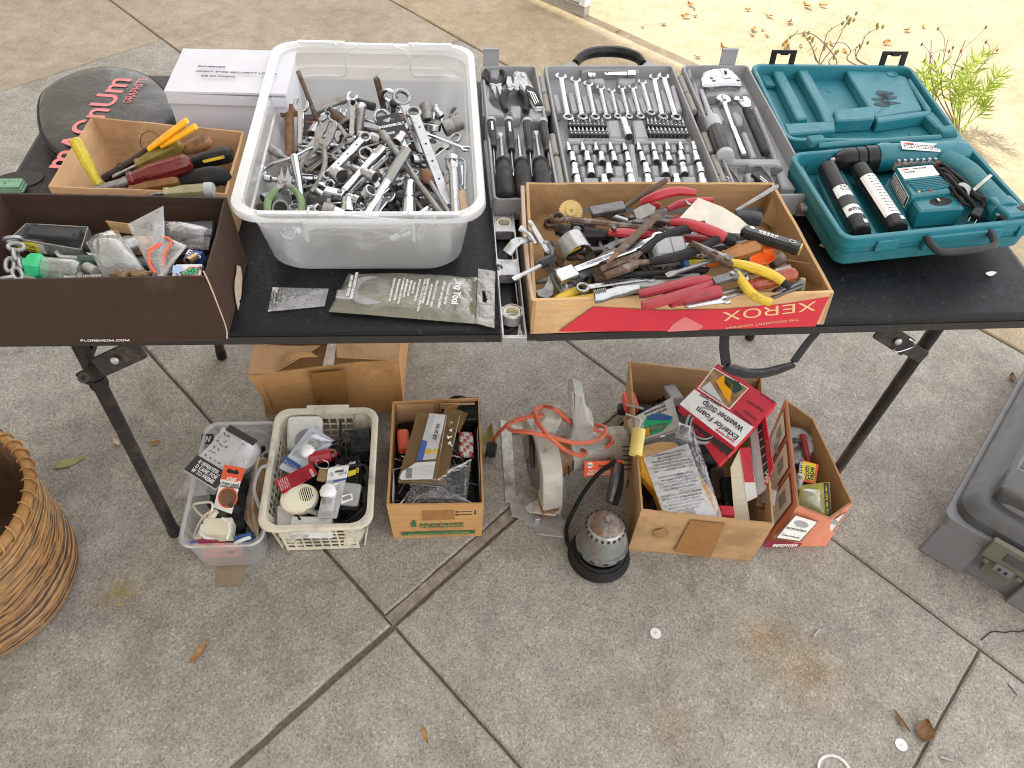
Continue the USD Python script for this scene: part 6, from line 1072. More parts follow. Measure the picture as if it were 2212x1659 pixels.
lc=np.mean(lb,0);ax=unit(lb[1]-lb[0]);Ml=MB@frn((lc[0],lc[1],.0674),ax,(0,0,1));ch.add('label_print',xf(cham(sbox(-.026,.0085,-.014,.0115),.0003),Ml),'red_print');ch.add('label_print',xf(mv(txt('Fast Charger',.003,True,True),.008,.010,0),Ml),'black_print');ch.add('label_print',xf(mv(txt('CAUTION',.0032,True,True),-.016,.002,0),Ml),'black_print')
for i in range(5):ch.add('label_print',xf(cham(unary_union([sbox(-.026+.0042*j+.001*((i*j)%2),.0055-.0032*i,-.0230+.0042*j,.0067-.0032*i) for j in range(3*(i==1)*2,12)]),.0003),Ml),'grey_print')
for i in range(7):u=(i+.6)/7;p0=b(1195+100*u*.9,1030+110*u*.75,.0675);p1=b(1450+95*u*.9,1000+100*u*.75,.0675);ch.add('vent_rib',xf(rbox(np.linalg.norm(p1-p0),.0022,.004,.0008,(np.linalg.norm(p1-p0)/2,0,-.001),False),MB@fr(p0,p1)),'teal_plastic')
for i in range(13):p0=b(1135+260*i/12,918-22*i/12,.068);ch.add('vent_tooth',xf(rbox(.0028,.008,.006,.0006,(p0[0],p0[1],.0635),False),MB),'teal_smooth')
for a,c_,m in ((1298,1104,'orange_yellow'),(1387,1098,'red_plastic'),(1340,1101,'teal_plastic')):p0=b(a,c_,.068);ch.add('status_light',xf(sc(sph(.0034,k=2),1,1,.5),MB@mat4(o=(p0[0],p0[1],.0672))),m)
for a,c_ in ((1553,1140),(1600,1200)):p0=b(a,c_,.0585);ch.add('screw',xf(mv(xf(cyl(.001,.003,10),rot((0,1,0),-90)),p0[0],p0[1],.0577),MB),'satin_steel')
s4=[b(1120,1005,.066),b(1235,1130,.066),b(1210,1210,.045),b(1098,1070,.050)];W4=[MB[:3,:3]@p+MB[:3,3] for p in s4]
lf0,lf1=c_hi[3],c_hi[0];d_=unit(lf1-lf0);nn_=unit(np.cross(d_,V(0,0,1)));Ms=MB@frn(lf0+V(0,0,-.034)+(-nn_ if nn_[0]>0 else nn_)*.0006+d_*.002,d_,(-nn_ if nn_[0]>0 else nn_));Ls=np.linalg.norm((lf1-lf0)[:2]);ch.add('warning_label',xf(cham(sbox(-Ls*.0+.004,-.012,Ls-.006,.010) if 0 else sbox(.006,.004,Ls-.008,.026),.0005),Ms),'black_print')
ch.add('warning_border',xf(cham(sbox(.005,.003,Ls-.007,.027).difference(sbox(.006,.004,Ls-.008,.026)),.0007),Ms),'white_label')
for i in range(5):ch.add('label_print',xf(cham(unary_union([sbox(.008+.006*j,.007+.0036*i,.0125+.006*j,.0085+.0036*i) for j in range(int((Ls-.02)/.006))]),.0008),Ms),'white_print')
bs_=Th('bit_strip','dark rail of driver bits standing behind the charger','bit holder');p0,p1=bw(1130,895,.075),bw(1465,880,.070);M=fr(p0,p1);L=np.linalg.norm(p1-p0);bs_.add('rail',xf(rbox(L,.006,.014,.001,(L/2,0,-.016),False),M),'rust_brown')
for i in range(7):bs_.add('bit',xf(xf(cyl(.008,.0032,6,.0006),rot((0,1,0),-90)),M@mat4(o=(L*(i+.4)/7.5,0,-.003))),'satin_steel')
pcb=Th('mains_lead','coiled black power cord tied with a grey strap and flat plug','power cord')
cpts=[bw(a,c_,h) for a,c_,h in ((1430,935,.05),(1480,940,.06),(1560,1010,.064),(1640,1090,.066),(1730,1130,.064),(1735,1160,.058),(1680,1180,.056),(1600,1120,.060),(1520,1030,.062),(1450,960,.060),(1420,950,.058),(1500,960,.066),(1600,1050,.070),(1700,1130,.068),(1765,1185,.060),(1760,1225,.054),(1690,1220,.054),(1610,1180,.060),(1540,1080,.068),(1480,990,.066),(1520,1000,.072),(1600,1090,.074),(1700,1200,.06),(1720,1250,.052))]
pcb.add('cord',tube(cpts,.0032,8,6),'black_rubber');cp2=[p+V(.003,.003,.003)+V(*(NR.random(3)-.5))*.006 for p in cpts[:16]];pcb.add('cord',tube(cp2,.0032,8,6),'black_rubber')
A,B=bw(1730,1255,.048),bw(1680,1340,.044);pcb.add('plug',xf(rbox(.026,.019,.016,.004,(.010,0,-.006)),fr(A,B)),'black_plastic')
for s in (-1,1):pcb.add('prong',xf(rbox(.016,.0015,.006,.0004,(.030,s*.0055,-.001),False),fr(A,B)),'chrome_clean')
pcb.add('cable_tie',xf(ringm(.010,.0155,.0140,18),fr(bw(1600,1120,.062),bw(1680,1065,.066))),'knob_grey');pcb.add('tie_tail',xf(rbox(.036,.006,.0015,.0005,(.018,0,0),False),fr(bw(1700,1100,.072),bw(1770,1040,.085))),'white_plastic')
cr_=Th('paper_scrap','tiny white scrap on the black table in front of the teal case','scrap');cr_.add('paper',xf(leafm(.022,.010,.3,3),frn(t('D',2140,592,.003),(1,.2,0),(0,0,1))),'white_print')
cr2=Th('paper_scrap','small torn brown scrap on the table between the red lettered box and the teal case','scrap');cr2.add('paper',xf(leafm(.022,.016,.2,5),frn(t('Y',1650,725,.003),(1,-.3,0),(0,0,1))),'torn_card')
# ---------------------------------------------------------------- screwdriver box contents
def plate(T,name,k,pts,m,th=.001,plane=t,dz=0.,parent=None,buf=0.,label=None):
    """a thin flat piece through pixel corners (a, b, height); returns its frame and size"""
    c=[plane(k,*p) for p in pts];n=np.cross(c[1]-c[0],c[-1]-c[0]);n=unit(n if n[2]>0 else-n);x=unit(c[1]-c[0]);M=frn(c[0]+n*dz,x,n);iv=np.linalg.inv(M)
    P_=Polygon([(iv[:3,:3]@p+iv[:3,3])[:2] for p in c]);P_=P_ if P_.is_valid else P_.buffer(0)
    if buf:P_=P_.buffer(-buf).buffer(buf)
    i=T.add(name,xf(cham(P_,th,min(th*.25,.0008) if th>.003 else 0,-th),M),m,parent,35,label);x0,y0,x1,y1=P_.bounds
    return M,(x0,y0,x1,y1),i
def onplate(T,f,s_,u,v,h,m,bold=True,sx=1.,flip=False,ang=0,parent=None,dz=.0003,name='lettering'):
    M,(x0,y0,x1,y1),i=f;g_=txt(s_,h,bold,True,sx)
    if flip:ang += 180
    if ang:g_=xf(g_,rot((0,0,1),ang))
    T.add(name,xf(mv(g_,x0+(x1-x0)*u,y0+(y1-y0)*v,dz),M),m,parent)
def onpatch(T,f,poly,m,dz=.0002,th=.0004,name='print_patch'):
    M,(x0,y0,x1,y1),i=f;P_=poly if not isinstance(poly,(list,tuple)) else Polygon([(x0+(x1-x0)*u,y0+(y1-y0)*v) for u,v in poly]);T.add(name,xf(cham(P_,th,0,dz),M),m)
def lines_(T,f,u0,u1,v0,v1,n,m,dz=.0003,seed=0,fill=.5,across=False):
    R=random.Random(seed);M,(x0,y0,x1,y1),i=f;bs=[]
    for j in range(n):
        v=v0+(v1-v0)*(j+.5)/n;hh=abs(v1-v0)/n*fill*.5;u=min(u0,u1);ue=max(u0,u1)-R.uniform(0,.15)*abs(u1-u0)
        while u<ue:
            w=R.uniform(.03,.09)*abs(u1-u0)*1.2;a,b_,c,d=u,v-hh,min(u+w,ue),v+hh
            if across:a,b_,c,d=b_,a,d,c
            bs.append(sbox(x0+(x1-x0)*a,y0+(y1-y0)*b_,x0+(x1-x0)*c,y0+(y1-y0)*d));u += w+.018*abs(u1-u0)
    T.add('small_print',xf(cat(*[cham(q,.0003,0,dz) for q in bs]),M),m)
def sd(label,a,b_,hr,hm,L=None,k='A',**kw):hl=ln(k,a,b_);return pl(k,'screwdriver',label,'screwdriver',screwdriver(L or hl*1.9,hl,hr,hm,**kw),a,b_)
heap(-.735,-.49,.225,.40,.75,16,21,'the tan screwdriver box',['dark_steel','rust_brown','worn_steel'],.025,('bar','bar','wrench'))
sd('clear yellow screwdriver standing handle up at the left of the tan box',(640,845,.150),(850,1255,.085),.0098,'yellow_clear',.115,sr=.0035,lobes=8,sm='chrome_clean')
yp=Th('pliers','pliers with two flat orange yellow handles sticking up','pliers')
for q in ([(1615,695,.155),(1450,820,.13),(1285,945,.105)],[(1690,745,.150),(1540,835,.13),(1395,915,.11)]):yp.add('grip',tube([t('A',*p) for p in q],[.0072,.0078,.0062],10,4,flat=.7),'orange_yellow')
yp.add('arm',tube([t('A',1290,940,.104),t('A',1100,1070,.075),t('A',900,1200,.05)],[.0052,.006,.0075],8,4),'black_metal');yp.add('arm',tube([t('A',1400,910,.108),t('A',1200,1060,.075),t('A',920,1215,.045)],[.005,.006,.0075],8,4),'black_metal')
sd('smoky olive screwdriver handle with a yellow core',(1570,900,.105),(1180,1085,.080),.0145,'olive_clear',.13);sd('worn brown wooden handled screwdriver at the back',(1815,860,.105),(1560,965,.085),.0130,'wood_handle',.12,lobes=0)
sd('black screwdriver with two yellow stripes at the right end of the tan box',(2010,980,.105),(1640,1065,.085),.0150,'black_plastic',.13,lobes=4,band=('dirty_yellow',0))
pl('A','screwdriver','large ruby red screwdriver with a long grey ferrule','screwdriver',screwdriver(ln('A',(1650,1055,.115),(1110,1215,.095))*1.8,ln('A',(1650,1055,.115),(1110,1215,.095)),.0175,'ruby_clear','worn_steel',.0072,None,8,'round'),(1650,1055,.115),(1110,1215,.095))
sd('brown amber screwdriver with chrome ferrule below the ruby red one',(1550,1225,.095),(1120,1300,.085),.0115,'brown_amber',.12,sr=.0048,sm='chrome');sd('pale clear screwdriver with a grey end cap at the front of the tan box',(1850,1295,.098),(1420,1325,.092),.0128,'pale_clear',.11,cap='knob_grey')
bk=Th('scraper','scraper with thick black curved handle at the right end of the tan box','scraper');bk.add('grip',tube([t('A',*p) for p in ((1975,1225,.09),(1900,1180,.098),(1750,1185,.098),(1560,1220,.085))],[.010,.0165,.0155,.011],12,5),'black_rubber');bk.add('shaft',tube([t('A',1560,1220,.085),t('A',1300,1290,.07)],.005,8,2),'dark_steel')
mg=Th('folding_rule','green folding rule end lying on the table at the far left','rule');M=frn(t('A',70,1290,.004),(1,.02,0),(0,0,1))
for i in range(3):mg.add('segment',xf(rbox(.06,.026,.004,.0008,(.0-.002*i,.001*i,.0045*i),False),M),'mint_tape')
mg.add('scale_marks',xf(cat(*[cham(sbox(-.026+.004*i,.006,-.0256+.004*i,.010 if i%2 else .013),.0003) for i in range(13)]),M@mat4(o=(-.002,-.002,.0132))),'black_print');mg.add('rivet',xf(sc(sph(.002,k=1),1,1,.5),M@mat4(o=(.0,.0,.0134))),'rusty_steel')
# ---------------------------------------------------------------- brown shoebox contents
heap(-.785,-.47,-.005,.15,.75,26,31,'the brown shoebox',['dark_steel','worn_steel','dark_steel','rust_brown'],.03,('bar','socket','wrench'))
gt=Th('clear_tray','smoky clear plastic tray with a yellow label in the brown shoebox','tray');q=[t('B',a,b_,.095) for a,b_ in ((88,555),(700,660),(765,460),(225,430))];q2=[p+V(0,0,-.022) for p in q]
for i in range(4):gt.add('side',wall([q2[i],q2[(i+1)%4],q[(i+1)%4],q[i]],.0015,0,9,i,(2,2)),'smoke_plastic')
gt.add('base',cham(Polygon([p[:2] for p in q]),.0015,0,q2[0][2]),'smoke_plastic');fm2=frn(q2[0]*.94+q2[1]*.06+V(0,-.0022,.003),q2[1]-q2[0],np.cross(q2[1]-q2[0],V(0,0,1)));gt.add('label',xf(cham(sbox(0,0,.036,.017),.0005),fm2),'yellow_print');gt.add('label',xf(cham(sbox(.0362,0,.046,.017),.0005),fm2),'grey_print');gt.add('lettering',xf(mv(txt('NET 1 lb',.0042,True,True),.020,.010,.0006),fm2),'black_print');gt.add('lettering',xf(mv(txt('brown',.0042,False,True),.022,.0035,.0006),fm2),'black_print')
dv=Th('black_device','dark slab shaped cover lying in the smoky tray','cover');dv.add('body',xf(rbox(ln('B',(250,520,.09),(700,520,.09)),.024,.010,.003,(ln('B',(250,520,.09),(700,520,.09))/2,.004,-.004)),fr(t('B',250,520,.090),t('B',700,555,.090))),'charcoal_plastic');dv.add('screw_hole',mv(xf(cyl(.001,.0022,12),rot((0,1,0),-90)),*(t('B',640,530,.0965))),'black_hole')
chn=Th('chain','galvanised chain hanging in a heap at the left of the brown shoebox','chain')
def link(c,d,n,L=.032,W=.017,r=.0033):
    d=unit(d);M=frn(c,d,n);pts=[(L/2-W/2,-W/2+r,0),(L/2-r,0,0),(L/2-W/2,W/2-r,0),(-L/2+W/2,W/2-r,0),(-L/2+r,0,0),(-L/2+W/2,-W/2+r,0)];chn.add('chain_link',xf(tube(pts,r,8,4,True),M),'zinc' if 'zinc' in MATS else 'worn_aluminium')
zl_=[((110,570),(1,-.1),0,.10),((140,635),(1,.1),1,.105),((135,705),(.1,1),0,.10),((85,790),(-.2,1),1,.095),((185,780),(.1,1),0,.092),((150,870),(.4,1),1,.09),((60,920),(1,-.2),0,.085),((240,930),(1,.2),1,.085),((20,940),(1,.3),0,.08),((100,950),(1,0),1,.08)]
for (a,b_),(dx,dy),f_,h in zl_:c=t('B',a,b_,h);e=t('B',a+dx*40,b_+dy*40,h);d=unit(e-c);link(c,d,(0,-.3,1) if f_ else np.cross(d,V(0,-.4,.9)),L=.030)
jar=Th('screw_bottle','clear bottle with green faceted cap holding small screws','bottle');A,B=t('B',245,800,.088),t('B',700,850,.082);M=fr(A,B);L=np.linalg.norm(B-A);jar.add('bottle_body',xf(rev([(.020,.012),(.024,.0165),(L*.9,.0185),(L,.014)],18),M),'vial_plastic');jar.add('cap',xf(rev([(.0,.010),(.003,.0195),(.016,.0205),(.022,.016)],8),M),'green_plastic');jar.add('cap_tab',xf(rbox(.012,.018,.016,.002,(-.004,0,-.008)),M),'green_plastic')
R_=random.Random(3);jar.add('screws',xf(cat(*[xf(cyl(.016,.0013,6),rot((0,0,1),R_.uniform(0,180),(.045+R_.uniform(0,.045),R_.uniform(-.012,.012),-.012+R_.uniform(0,.006)))) for _ in range(26)]),M),'satin_steel',kind='stuff')
bolt=lambda lab,a,b_,r,k='B',m='worn_steel':pl(k,'bolt',lab,'bolt',[pt('shank',rev([(0,r*.85)]+[(i*.0011,r if i%2 else r*.88) for i in range(1,int(ln(k,a,b_)/.0011))]+[(ln(k,a,b_),r*.9)],10),m),pt('nut',xf(cham(Polygon([(r*2*math.cos(x),r*2*math.sin(x)) for x in np.arange(6)*math.pi/3]),r*1.6,r*.15),mat4(np.array([[0,0,1],[0,1,0],[-1,0,0]]).astype(float),(ln(k,a,b_)*.35,0,0))),m),pt('end_cap',mv(sph(r*1.25,k=1),0,0,0),m)],a,b_)
bolt('long threaded bolt with a nut at the front of the brown shoebox',(565,910,.10),(885,890,.10),.0042)
cu=Th('cutter','chrome pipe cutter with dark green handle in the brown shoebox','cutter');cu.add('arm',tube([t('B',*p) for p in ((500,690,.085),(540,730,.088),(640,735,.09),(710,745,.09))],[.006,.0055,.005,.005],8,4),'chrome');cu.add('handle',tube([t('B',*p) for p in ((700,745,.09),(800,750,.09),(1290,790,.07))],.0075,10,3),'dark_green')
def bag(name,label,k,pts,th,m='clear_film',seed=0,plane=t,n=(22,16),amp=.005,scl=28,**kw):T=Th(name,label,'plastic bag');T.add('film',pillow([plane(k,*p) for p in pts],th,seed,n,amp,scl),m);return T
b1=bag('plastic_bag','crumpled clear plastic bag with rusty fittings in the brown shoebox','B',((900,910,.096),(1285,880,.096),(1010,480,.115),(740,590,.11)),.030,'milky_film',41,amp=.014,scl=34)
b1.add('fittings',cat(*[xf(rev([(0,.004),(.001,.007),(.014,.007),(.015,.004)],8),fr(t('B',a,b_,.098),t('B',a+60,b_+dy,.098))) for a,b_,dy in ((960,870,5),(1020,885,10),(1080,865,-10),(1150,880,10),(1210,865,20),(1000,850,30),(1110,850,20))]),'brass_dull' if 'brass_dull' in MATS else 'rusty_steel')
b2_=bag('plastic_bag','stiff clear bag with a red printed stripe standing in the brown shoebox','B',((1330,905,.095),(1440,890,.095),(1412,280,.145),(1100,440,.13)),.008,'milky_film',42,amp=.007)
b2_.add('red_stripe',tube([t('B',*p) for p in ((1275,660,.118),(1390,610,.125),(1285,690,.117),(1300,800,.108),(1345,865,.103))],.0022,6,3),'orange_print');b3_=bag('plastic_bag','smaller clear zip bag with red print leaning to the right','B',((1370,905,.097),(1440,880,.097),(1605,620,.118),(1430,545,.120)),.005,'clear_film',43);b3_.add('zip_strip',tube([t('B',1380,900,.099),t('B',1600,622,.120)],.003,6,2),'milky_film');b3_.add('red_stripe',tube([t('B',*p) for p in ((1405,545,.122),(1480,580,.122),(1420,700,.113),(1400,800,.105))],.0018,6,3),'orange_print')
dkb=bag('plastic_bag','dark filled clear bag with black lettering in the back right of the brown shoebox','B',((1430,640,.09),(1800,660,.09),(1830,480,.105),(1420,410,.105)),.022,'clear_film',44,amp=.012);dkb.add('contents',xf(rbox(.085,.045,.018,.006),frn(t('B',1630,560,.083),(1,.1,0),(0,0,1))),'black_plastic');dkb.add('lettering',xf(txt('HART',.007,True,True),frn(t('B',1440,490,.112),(.2,-1,0),(0,-.3,1))),'black_print')
bb=Th('blue_box','small blue box with white script beside the brass fitting','box');f=plate(bb,'carton','B',((1580,745,.085),(1700,750,.085),(1755,670,.09),(1620,655,.09)),'blue_print',.02);onplate(bb,f,'Edin',.55,.5,.009,'white_print',ang=-25)
bf=Th('brass_fitting','brass hose fitting with open round end','fitting');A,B=t('B',1620,765,.10),t('B',1690,720,.095);bf.add('body',xf(ringm(.020,.0068,.0048,14),fr(A,B)),'brass');bf.add('bore',xf(cyl(.017,.0048,12),fr(A+(B-A)*.1,B)),'black_hole')
pp=Th('printed_packet','white packet with green and red print at the right corner of the brown shoebox','packet');f=plate(pp,'packet','B',((1480,895,.104),(1735,888,.104),(1745,780,.11),(1520,785,.11)),'paper_white',.004);onpatch(pp,f,[(.35,.05),(.9,.15),(.95,.7),(.6,.75),(.3,.3)],'red_print');onpatch(pp,f,[(.4,.1),(.86,.2),(.9,.62),(.62,.66),(.36,.3)],'green_plastic',.0007);onplate(pp,f,'LI-HI-H',.64,.38,.007,'black_print',dz=.0013,ang=20);onpatch(pp,f,[(.02,.3),(.25,.1),(.4,.6),(.3,.9),(.02,.9)],'pale_blue')
bc_=Th('hang_card','brown cardboard blister card with barcode at the back of the brown shoebox','card');f=plate(bc_,'card','B',((975,500,.10),(1150,520,.10),(1140,420,.125),(915,408,.125)),'carton',.001);onpatch(bc_,f,[(.45,.1),(.95,.1),(.95,.75),(.45,.75)],'white_label');M_,(x0,y0,x1,y1),_=f;bc_.add('barcode',xf(cat(*[cham(sbox(x0+(x1-x0)*(.55+.028*i),y0+(y1-y0)*.3,x0+(x1-x0)*(.55+.028*i+.012),y0+(y1-y0)*.7),.0003,0,.0008) for i in range(12)]),M_),'black_print');bc_.add('box_below',xf(rbox(.045,.02,.022,.001,(.03,0,-.03)),frn(t('B',980,540,.095),(1,.03,0),(0,0,1))),'carton')
lb_=Th('clear_dome','shiny clear rounded lens between the bags in the brown shoebox','lens');lb_.add('dome',mv(sc(sph(.015,k=2),1.2,1,.8),*t('B',1110,610,.095)),'aluminium')
for i,(a,b_,c,d,m) in enumerate(((740,650,850,660,'black_plastic'),(740,800,830,850,'worn_aluminium'),(1290,890,1330,880,'chrome'))):br(('black plug','grey metal ring end','bright small bolt head')[i]+' among the brown shoebox hardware',(a,b_,.088),(c,d,.09),.0075 if i<2 else .009,m,'fitting','B',name='fitting')
wst=Th('paper_scrap','white torn paper corner in the brown shoebox','scrap');plate(wst,'paper','B',((745,680,.092),(830,700,.095),(800,740,.09)),'paper_white',.0006)
# ================================================================ things on the ground under the table
# ---------------------------------------------------------------- torn brown carton at the back
bcn=Th('torn_carton','battered brown carton with torn corrugated top flaps behind the white basket','carton')
q=[V(-.588,.436,0),V(-.232,.442,0),V(-.222,.74,0),V(-.57,.74,0)];zt=(.170,.196,.20,.18);tq=[g('L',705,235,.172),g('L',1690,122,.200),V(-.225,.745,.20),V(-.575,.745,.18)]
carton(bcn,q,tq,'carton_orange',.004,.004,.002)
bcn.add('packing_tape',wall([V(-.452,.431,.03),V(-.372,.431,.03),g('L',1310,190,.185)+V(0,-.006,0),g('L',1070,215,.178)+V(0,-.006,0)],.0008,.0015,20,3),'packing_tape')
def flap(pts,m='carton_tan',amp=.006,seed=0):bcn.add('flap',wall(pts,.004,amp,14,seed,(14,8),.002),m)
flap([g('L',625,225,.178),g('L',800,222,.180),g('L',1110,120,.196),g('L',1140,20,.20)][:2]+[g('L',1130,30,.205),g('L',660,30,.195)],'carton_tan',.004,2);flap([g('L',1250,110,.196),g('L',1690,130,.204),g('L',1690,10,.206),g('L',1245,10,.204)],'carton_tan',.006,3)
bcn.add('curled_liner',sheet(lambda s,w:(lambda p:p+V(0,0,.018)[None,None]*(np.sin(s*np.pi)*(1-w))[...,None])(bil([g('L',800,215,.181),g('L',1115,110,.200),g('L',1060,70,.202),g('L',900,80,.2)],s,w)),12,8,.001),'carton_orange');bcn.add('torn_corner',wall([g('L',705,235,.17),g('L',800,500,.02),g('L',770,420,.06)+V(-.006,0,0),g('L',612,228,.176)],.003,.002,9,8,(6,8)),'carton_orange')
bcn.add('clear_tape',sheet(lambda s,w:(lambda p:p+V(0,0,1)*(.004*nz(p,60,4)+.006)[...,None])(bil([g('L',1150,190,.182),g('L',1230,180,.185),g('L',1250,20,.2),g('L',1190,20,.2)],s,w)),8,14,.0006),'clear_tape')
# ---------------------------------------------------------------- clear bin
BX0,BX1,BY0,BY1,BH=-.690,-.513,-.022,.312,.125
bcx,bcy=(BX0+BX1)/2,(BY0+BY1)/2;br_=lambda i,z,sh=0:rrect(BX1-BX0-2*i,BY1-BY0-2*i*.95,.03,6,z,(bcx,bcy+.004))
bin_=Th('clear_bin','small clear plastic bin of odds and ends beside the front left table leg','bin');bin_.add('body',loft([br_(.026,.002),br_(.019,.005),br_(.015,.018),br_(.006,BH-.012)],True,False),'bin_plastic');bin_.add('rim',loft([br_(.006,BH-.012),br_(.001,BH-.010),br_(-.001,BH-.005),br_(.001,BH),br_(.006,BH),br_(.008,BH-.004)],False,False),'bin_plastic');bin_.add('stacking_ledge',loft([br_(.0075,BH-.030),br_(.0065,BH-.027),br_(.0062,BH-.024)],False,False),'bin_plastic')
cdw=Th('label_card','white card with a black square and letter in the back left of the clear bin','card');f=plate(cdw,'card','L',((270,790,.09),(375,790,.09),(385,650,.125),(310,645,.125)),'paper_white',.0008,g);onpatch(cdw,f,[(.15,.42),(.92,.42),(.95,.95),(.22,.95)],'black_print');onplate(cdw,f,'W',.56,.68,.013,'white_print',dz=.0008);onplate(cdw,f,'WELLINGTON',.55,.3,.0028,'black_print')
pbag=bag('plastic_bag','crinkled clear bag with black and white instruction strip hanging over the clear bin','L',((90,1110,.10),(400,1080,.11),(640,690,.145),(440,605,.145)),.018,'clear_film',51,g,amp=.009,scl=30)
f=plate(pbag,'instruction_strip','L',((165,915,.135),(395,1055,.140),(610,660,.160),(480,610,.160)),'paper_white',.0008,g);onpatch(pbag,f,[(0,0),(.30,0),(.30,1),(0,1)],'black_print');onpatch(pbag,f,[(.86,0),(1.0,0),(1.0,1),(.86,1)],'black_print')
M_,(x0,y0,x1,y1),i_=f;w_=x1-x0;h_=y1-y0
P0,P1=g('L',180,905,.137),g('L',400,1040,.142);bd_=unit(g('L',480,610,.162)-g('L',165,915,.137));xd=unit(P1-P0);nn2=np.cross(xd,bd_);nn2=nn2 if nn2[2]>0 else-nn2
pbag.parts=[p for p in pbag.parts if p[0] != 'print_patch'];Mf=frn(P0,xd,nn2);Lw=np.linalg.norm(P1-P0);Ll=np.linalg.norm(g('L',480,610,.162)-g('L',165,915,.137))
pbag.add('print_patch',xf(cham(sbox(-.002,-.002,Lw,Ll*.30),.0004,0,.0012),Mf),'black_print');pbag.add('print_patch',xf(cham(sbox(0.01,Ll*.9,Lw,Ll*1.02),.0004,0,.0012),Mf),'black_print')
for s_,v in (('W TO PRIME',.055),('D CARE FOR',.14),('R SPRAYER...',.225)):pbag.add('lettering',xf(mv(txt(s_,.0085,True,True,.95),Lw*.5,Ll*v,.0018),Mf@rot((0,0,1),0)),'white_print')
R_=random.Random(77)
for v in (.38,.47,.55,.66,.74,.83):pbag.add('small_print',xf(cat(*[cham(LineString([(Lw*(x_+R_.uniform(-.06,.06)),Ll*(v+R_.uniform(-.03,.03))) for _ in range(3)]).buffer(.0008),.0003,0,.001) for x_ in (.15,.3,.42,.6,.78)[:R_.randint(2,5)]]),Mf),'black_print')
lmp=Th('dome_lamp','white plastic dome lamp in the clear bin','lamp');p=g('L',560,800,.118);lmp.add('dome',mv(sc(sph(.047,k=3),1.0,1.05,.62),*(p-V(0,0,.006))),'bulb_white');lmp.add('base_ring',mv(xf(ringm(.012,.049,.044,28),rot((0,1,0),-90)),*(p-V(0,0,.012))),'grey_plastic');lmp.add('switch',mv(sc(sph(.005,k=2),1,1,.6),*(g('L',605,855,.140))),'white_plastic')
kc=Th('lace_card','orange and white hang card of shoe laces standing in the clear bin','card');f=plate(kc,'card','L',((378,1175,.115),(505,1220,.115),(605,895,.168),(455,870,.168)),'white_label',.0012,g);
def quadlocal(f,k,pts,plane=g):M,_,_=f;iv=np.linalg.inv(M);n=M[:3,2];o=M[:3,3];out=[]
def qlocal(f,k,pts):
    M=f[0];iv=np.linalg.inv(M);n=M[:3,2];o=M[:3,3];out=[]
    for a,b_ in pts:d=ray(k,a,b_);p=EYE+d*(((o-EYE)@n)/(d@n));out.append((iv[:3,:3]@p+iv[:3,3])[:2])
    return out
def onq(T,f,k,pts,m,dz=.0002,th=.0004,buf=0,name='print_patch'):P_=Polygon(qlocal(f,k,pts)).buffer(0);T.add(name,xf(cham(P_.buffer(buf),th,0,dz),f[0]),m)
def texton(T,f,k,s_,a0,b0,a1,b1,h,m,bold=True,dz=.0004,fit=True):
    p0,p1=qlocal(f,k,((a0,b0),(a1,b1)));d=np.array(p1)-p0;L=np.linalg.norm(d);g_=txt(s_,h,bold,True)
    if fit:g_=sc(g_,L/max(np.ptp(g_[0][:,0]),1e-6),1,1)
    T.add('lettering',xf(g_,f[0]@mat4(np.array([[d[0]/L,-d[1]/L,0],[d[1]/L,d[0]/L,0],[0,0,1]]),((p0[0]+p1[0])/2,(p0[1]+p1[1])/2,dz))),m)
onq(kc,f,'L',[(430,975),(577,990),(604,897),(456,871)],'orange_print');onq(kc,f,'L',[(470,915),(490,898),(525,915),(545,905),(562,930),(550,942),(480,930)],'black_hole',.0007);onq(kc,f,'L',[(466,985),(485,955),(510,948),(540,960),(552,995)],'orange_print',.0007);texton(kc,f,'L','KIWI',475,973,542,984,.009,'white_print',True,.0013);texton(kc,f,'L','Dress Laces',440,1000,560,1018,.0055,'black_print');texton(kc,f,'L','Lacets habillés',425,1018,560,1036,.005,'black_print')
c0_=qlocal(f,'L',((480,1105),(550,1105)));kc.add('picture',xf(cham(Point(*c0_[0]).buffer(np.linalg.norm(np.array(c0_[1])-c0_[0])),.0004,0,.0002),f[0]),'orange_print');kc.add('picture',xf(cham(Point(*c0_[0]).buffer(.86*np.linalg.norm(np.array(c0_[1])-c0_[0])),.0004,0,.0007),f[0]),'brown_print')
q3=qlocal(f,'L',((503,1158),(522,1158)));kc.add('picture',xf(cham(Point(*q3[0]).buffer(np.linalg.norm(np.array(q3[1])-q3[0])),.0004,0,.0012),f[0]),'black_print')
cbx=Th('power_adapter','cream cube power adapter in the front of the clear bin','adapter');M=frn(g('L',425,1345,.085),(1,.02,0),(0,-.1,1));cbx.add('body',xf(rbox(.062,.040,.042,.005,(0,0,-.012)),M),'cream_plastic')
def cord(T,k,pts,r,m,plane=g,name='cord',n=7,kk=6):T.add(name,tube([plane(k,*p) for p in pts],r,n,kk),m)
wcd=Th('white_cable','bundle of white cord looped in the front left of the clear bin','cord');cord(wcd,'L',((240,1390,.06),(270,1300,.09),(330,1220,.11),(400,1200,.12),(360,1290,.10),(290,1380,.07)),.0028,'ivory_plastic');cord(wcd,'L',((235,1160,.10),(260,1200,.10),(330,1250,.105),(370,1180,.125),(360,1140,.13),(300,1140,.12),(240,1150,.11)),.0026,'ivory_plastic');cord(wcd,'L',((300,1300,.11),(290,1360,.115),(330,1390,.12),(390,1400,.12)),.004,'white_plastic');cord(wcd,'L',((440,1250,.13),(480,1280,.13),(490,1340,.125),(470,1400,.12)),.0028,'white_plastic')
for j in range(3):cord(wcd,'L',((250+14*j,1400,.07),(300+16*j,1310,.10),(380+8*j,1215,.12),(410,1215-6*j,.122)),.0024,'ivory_plastic')
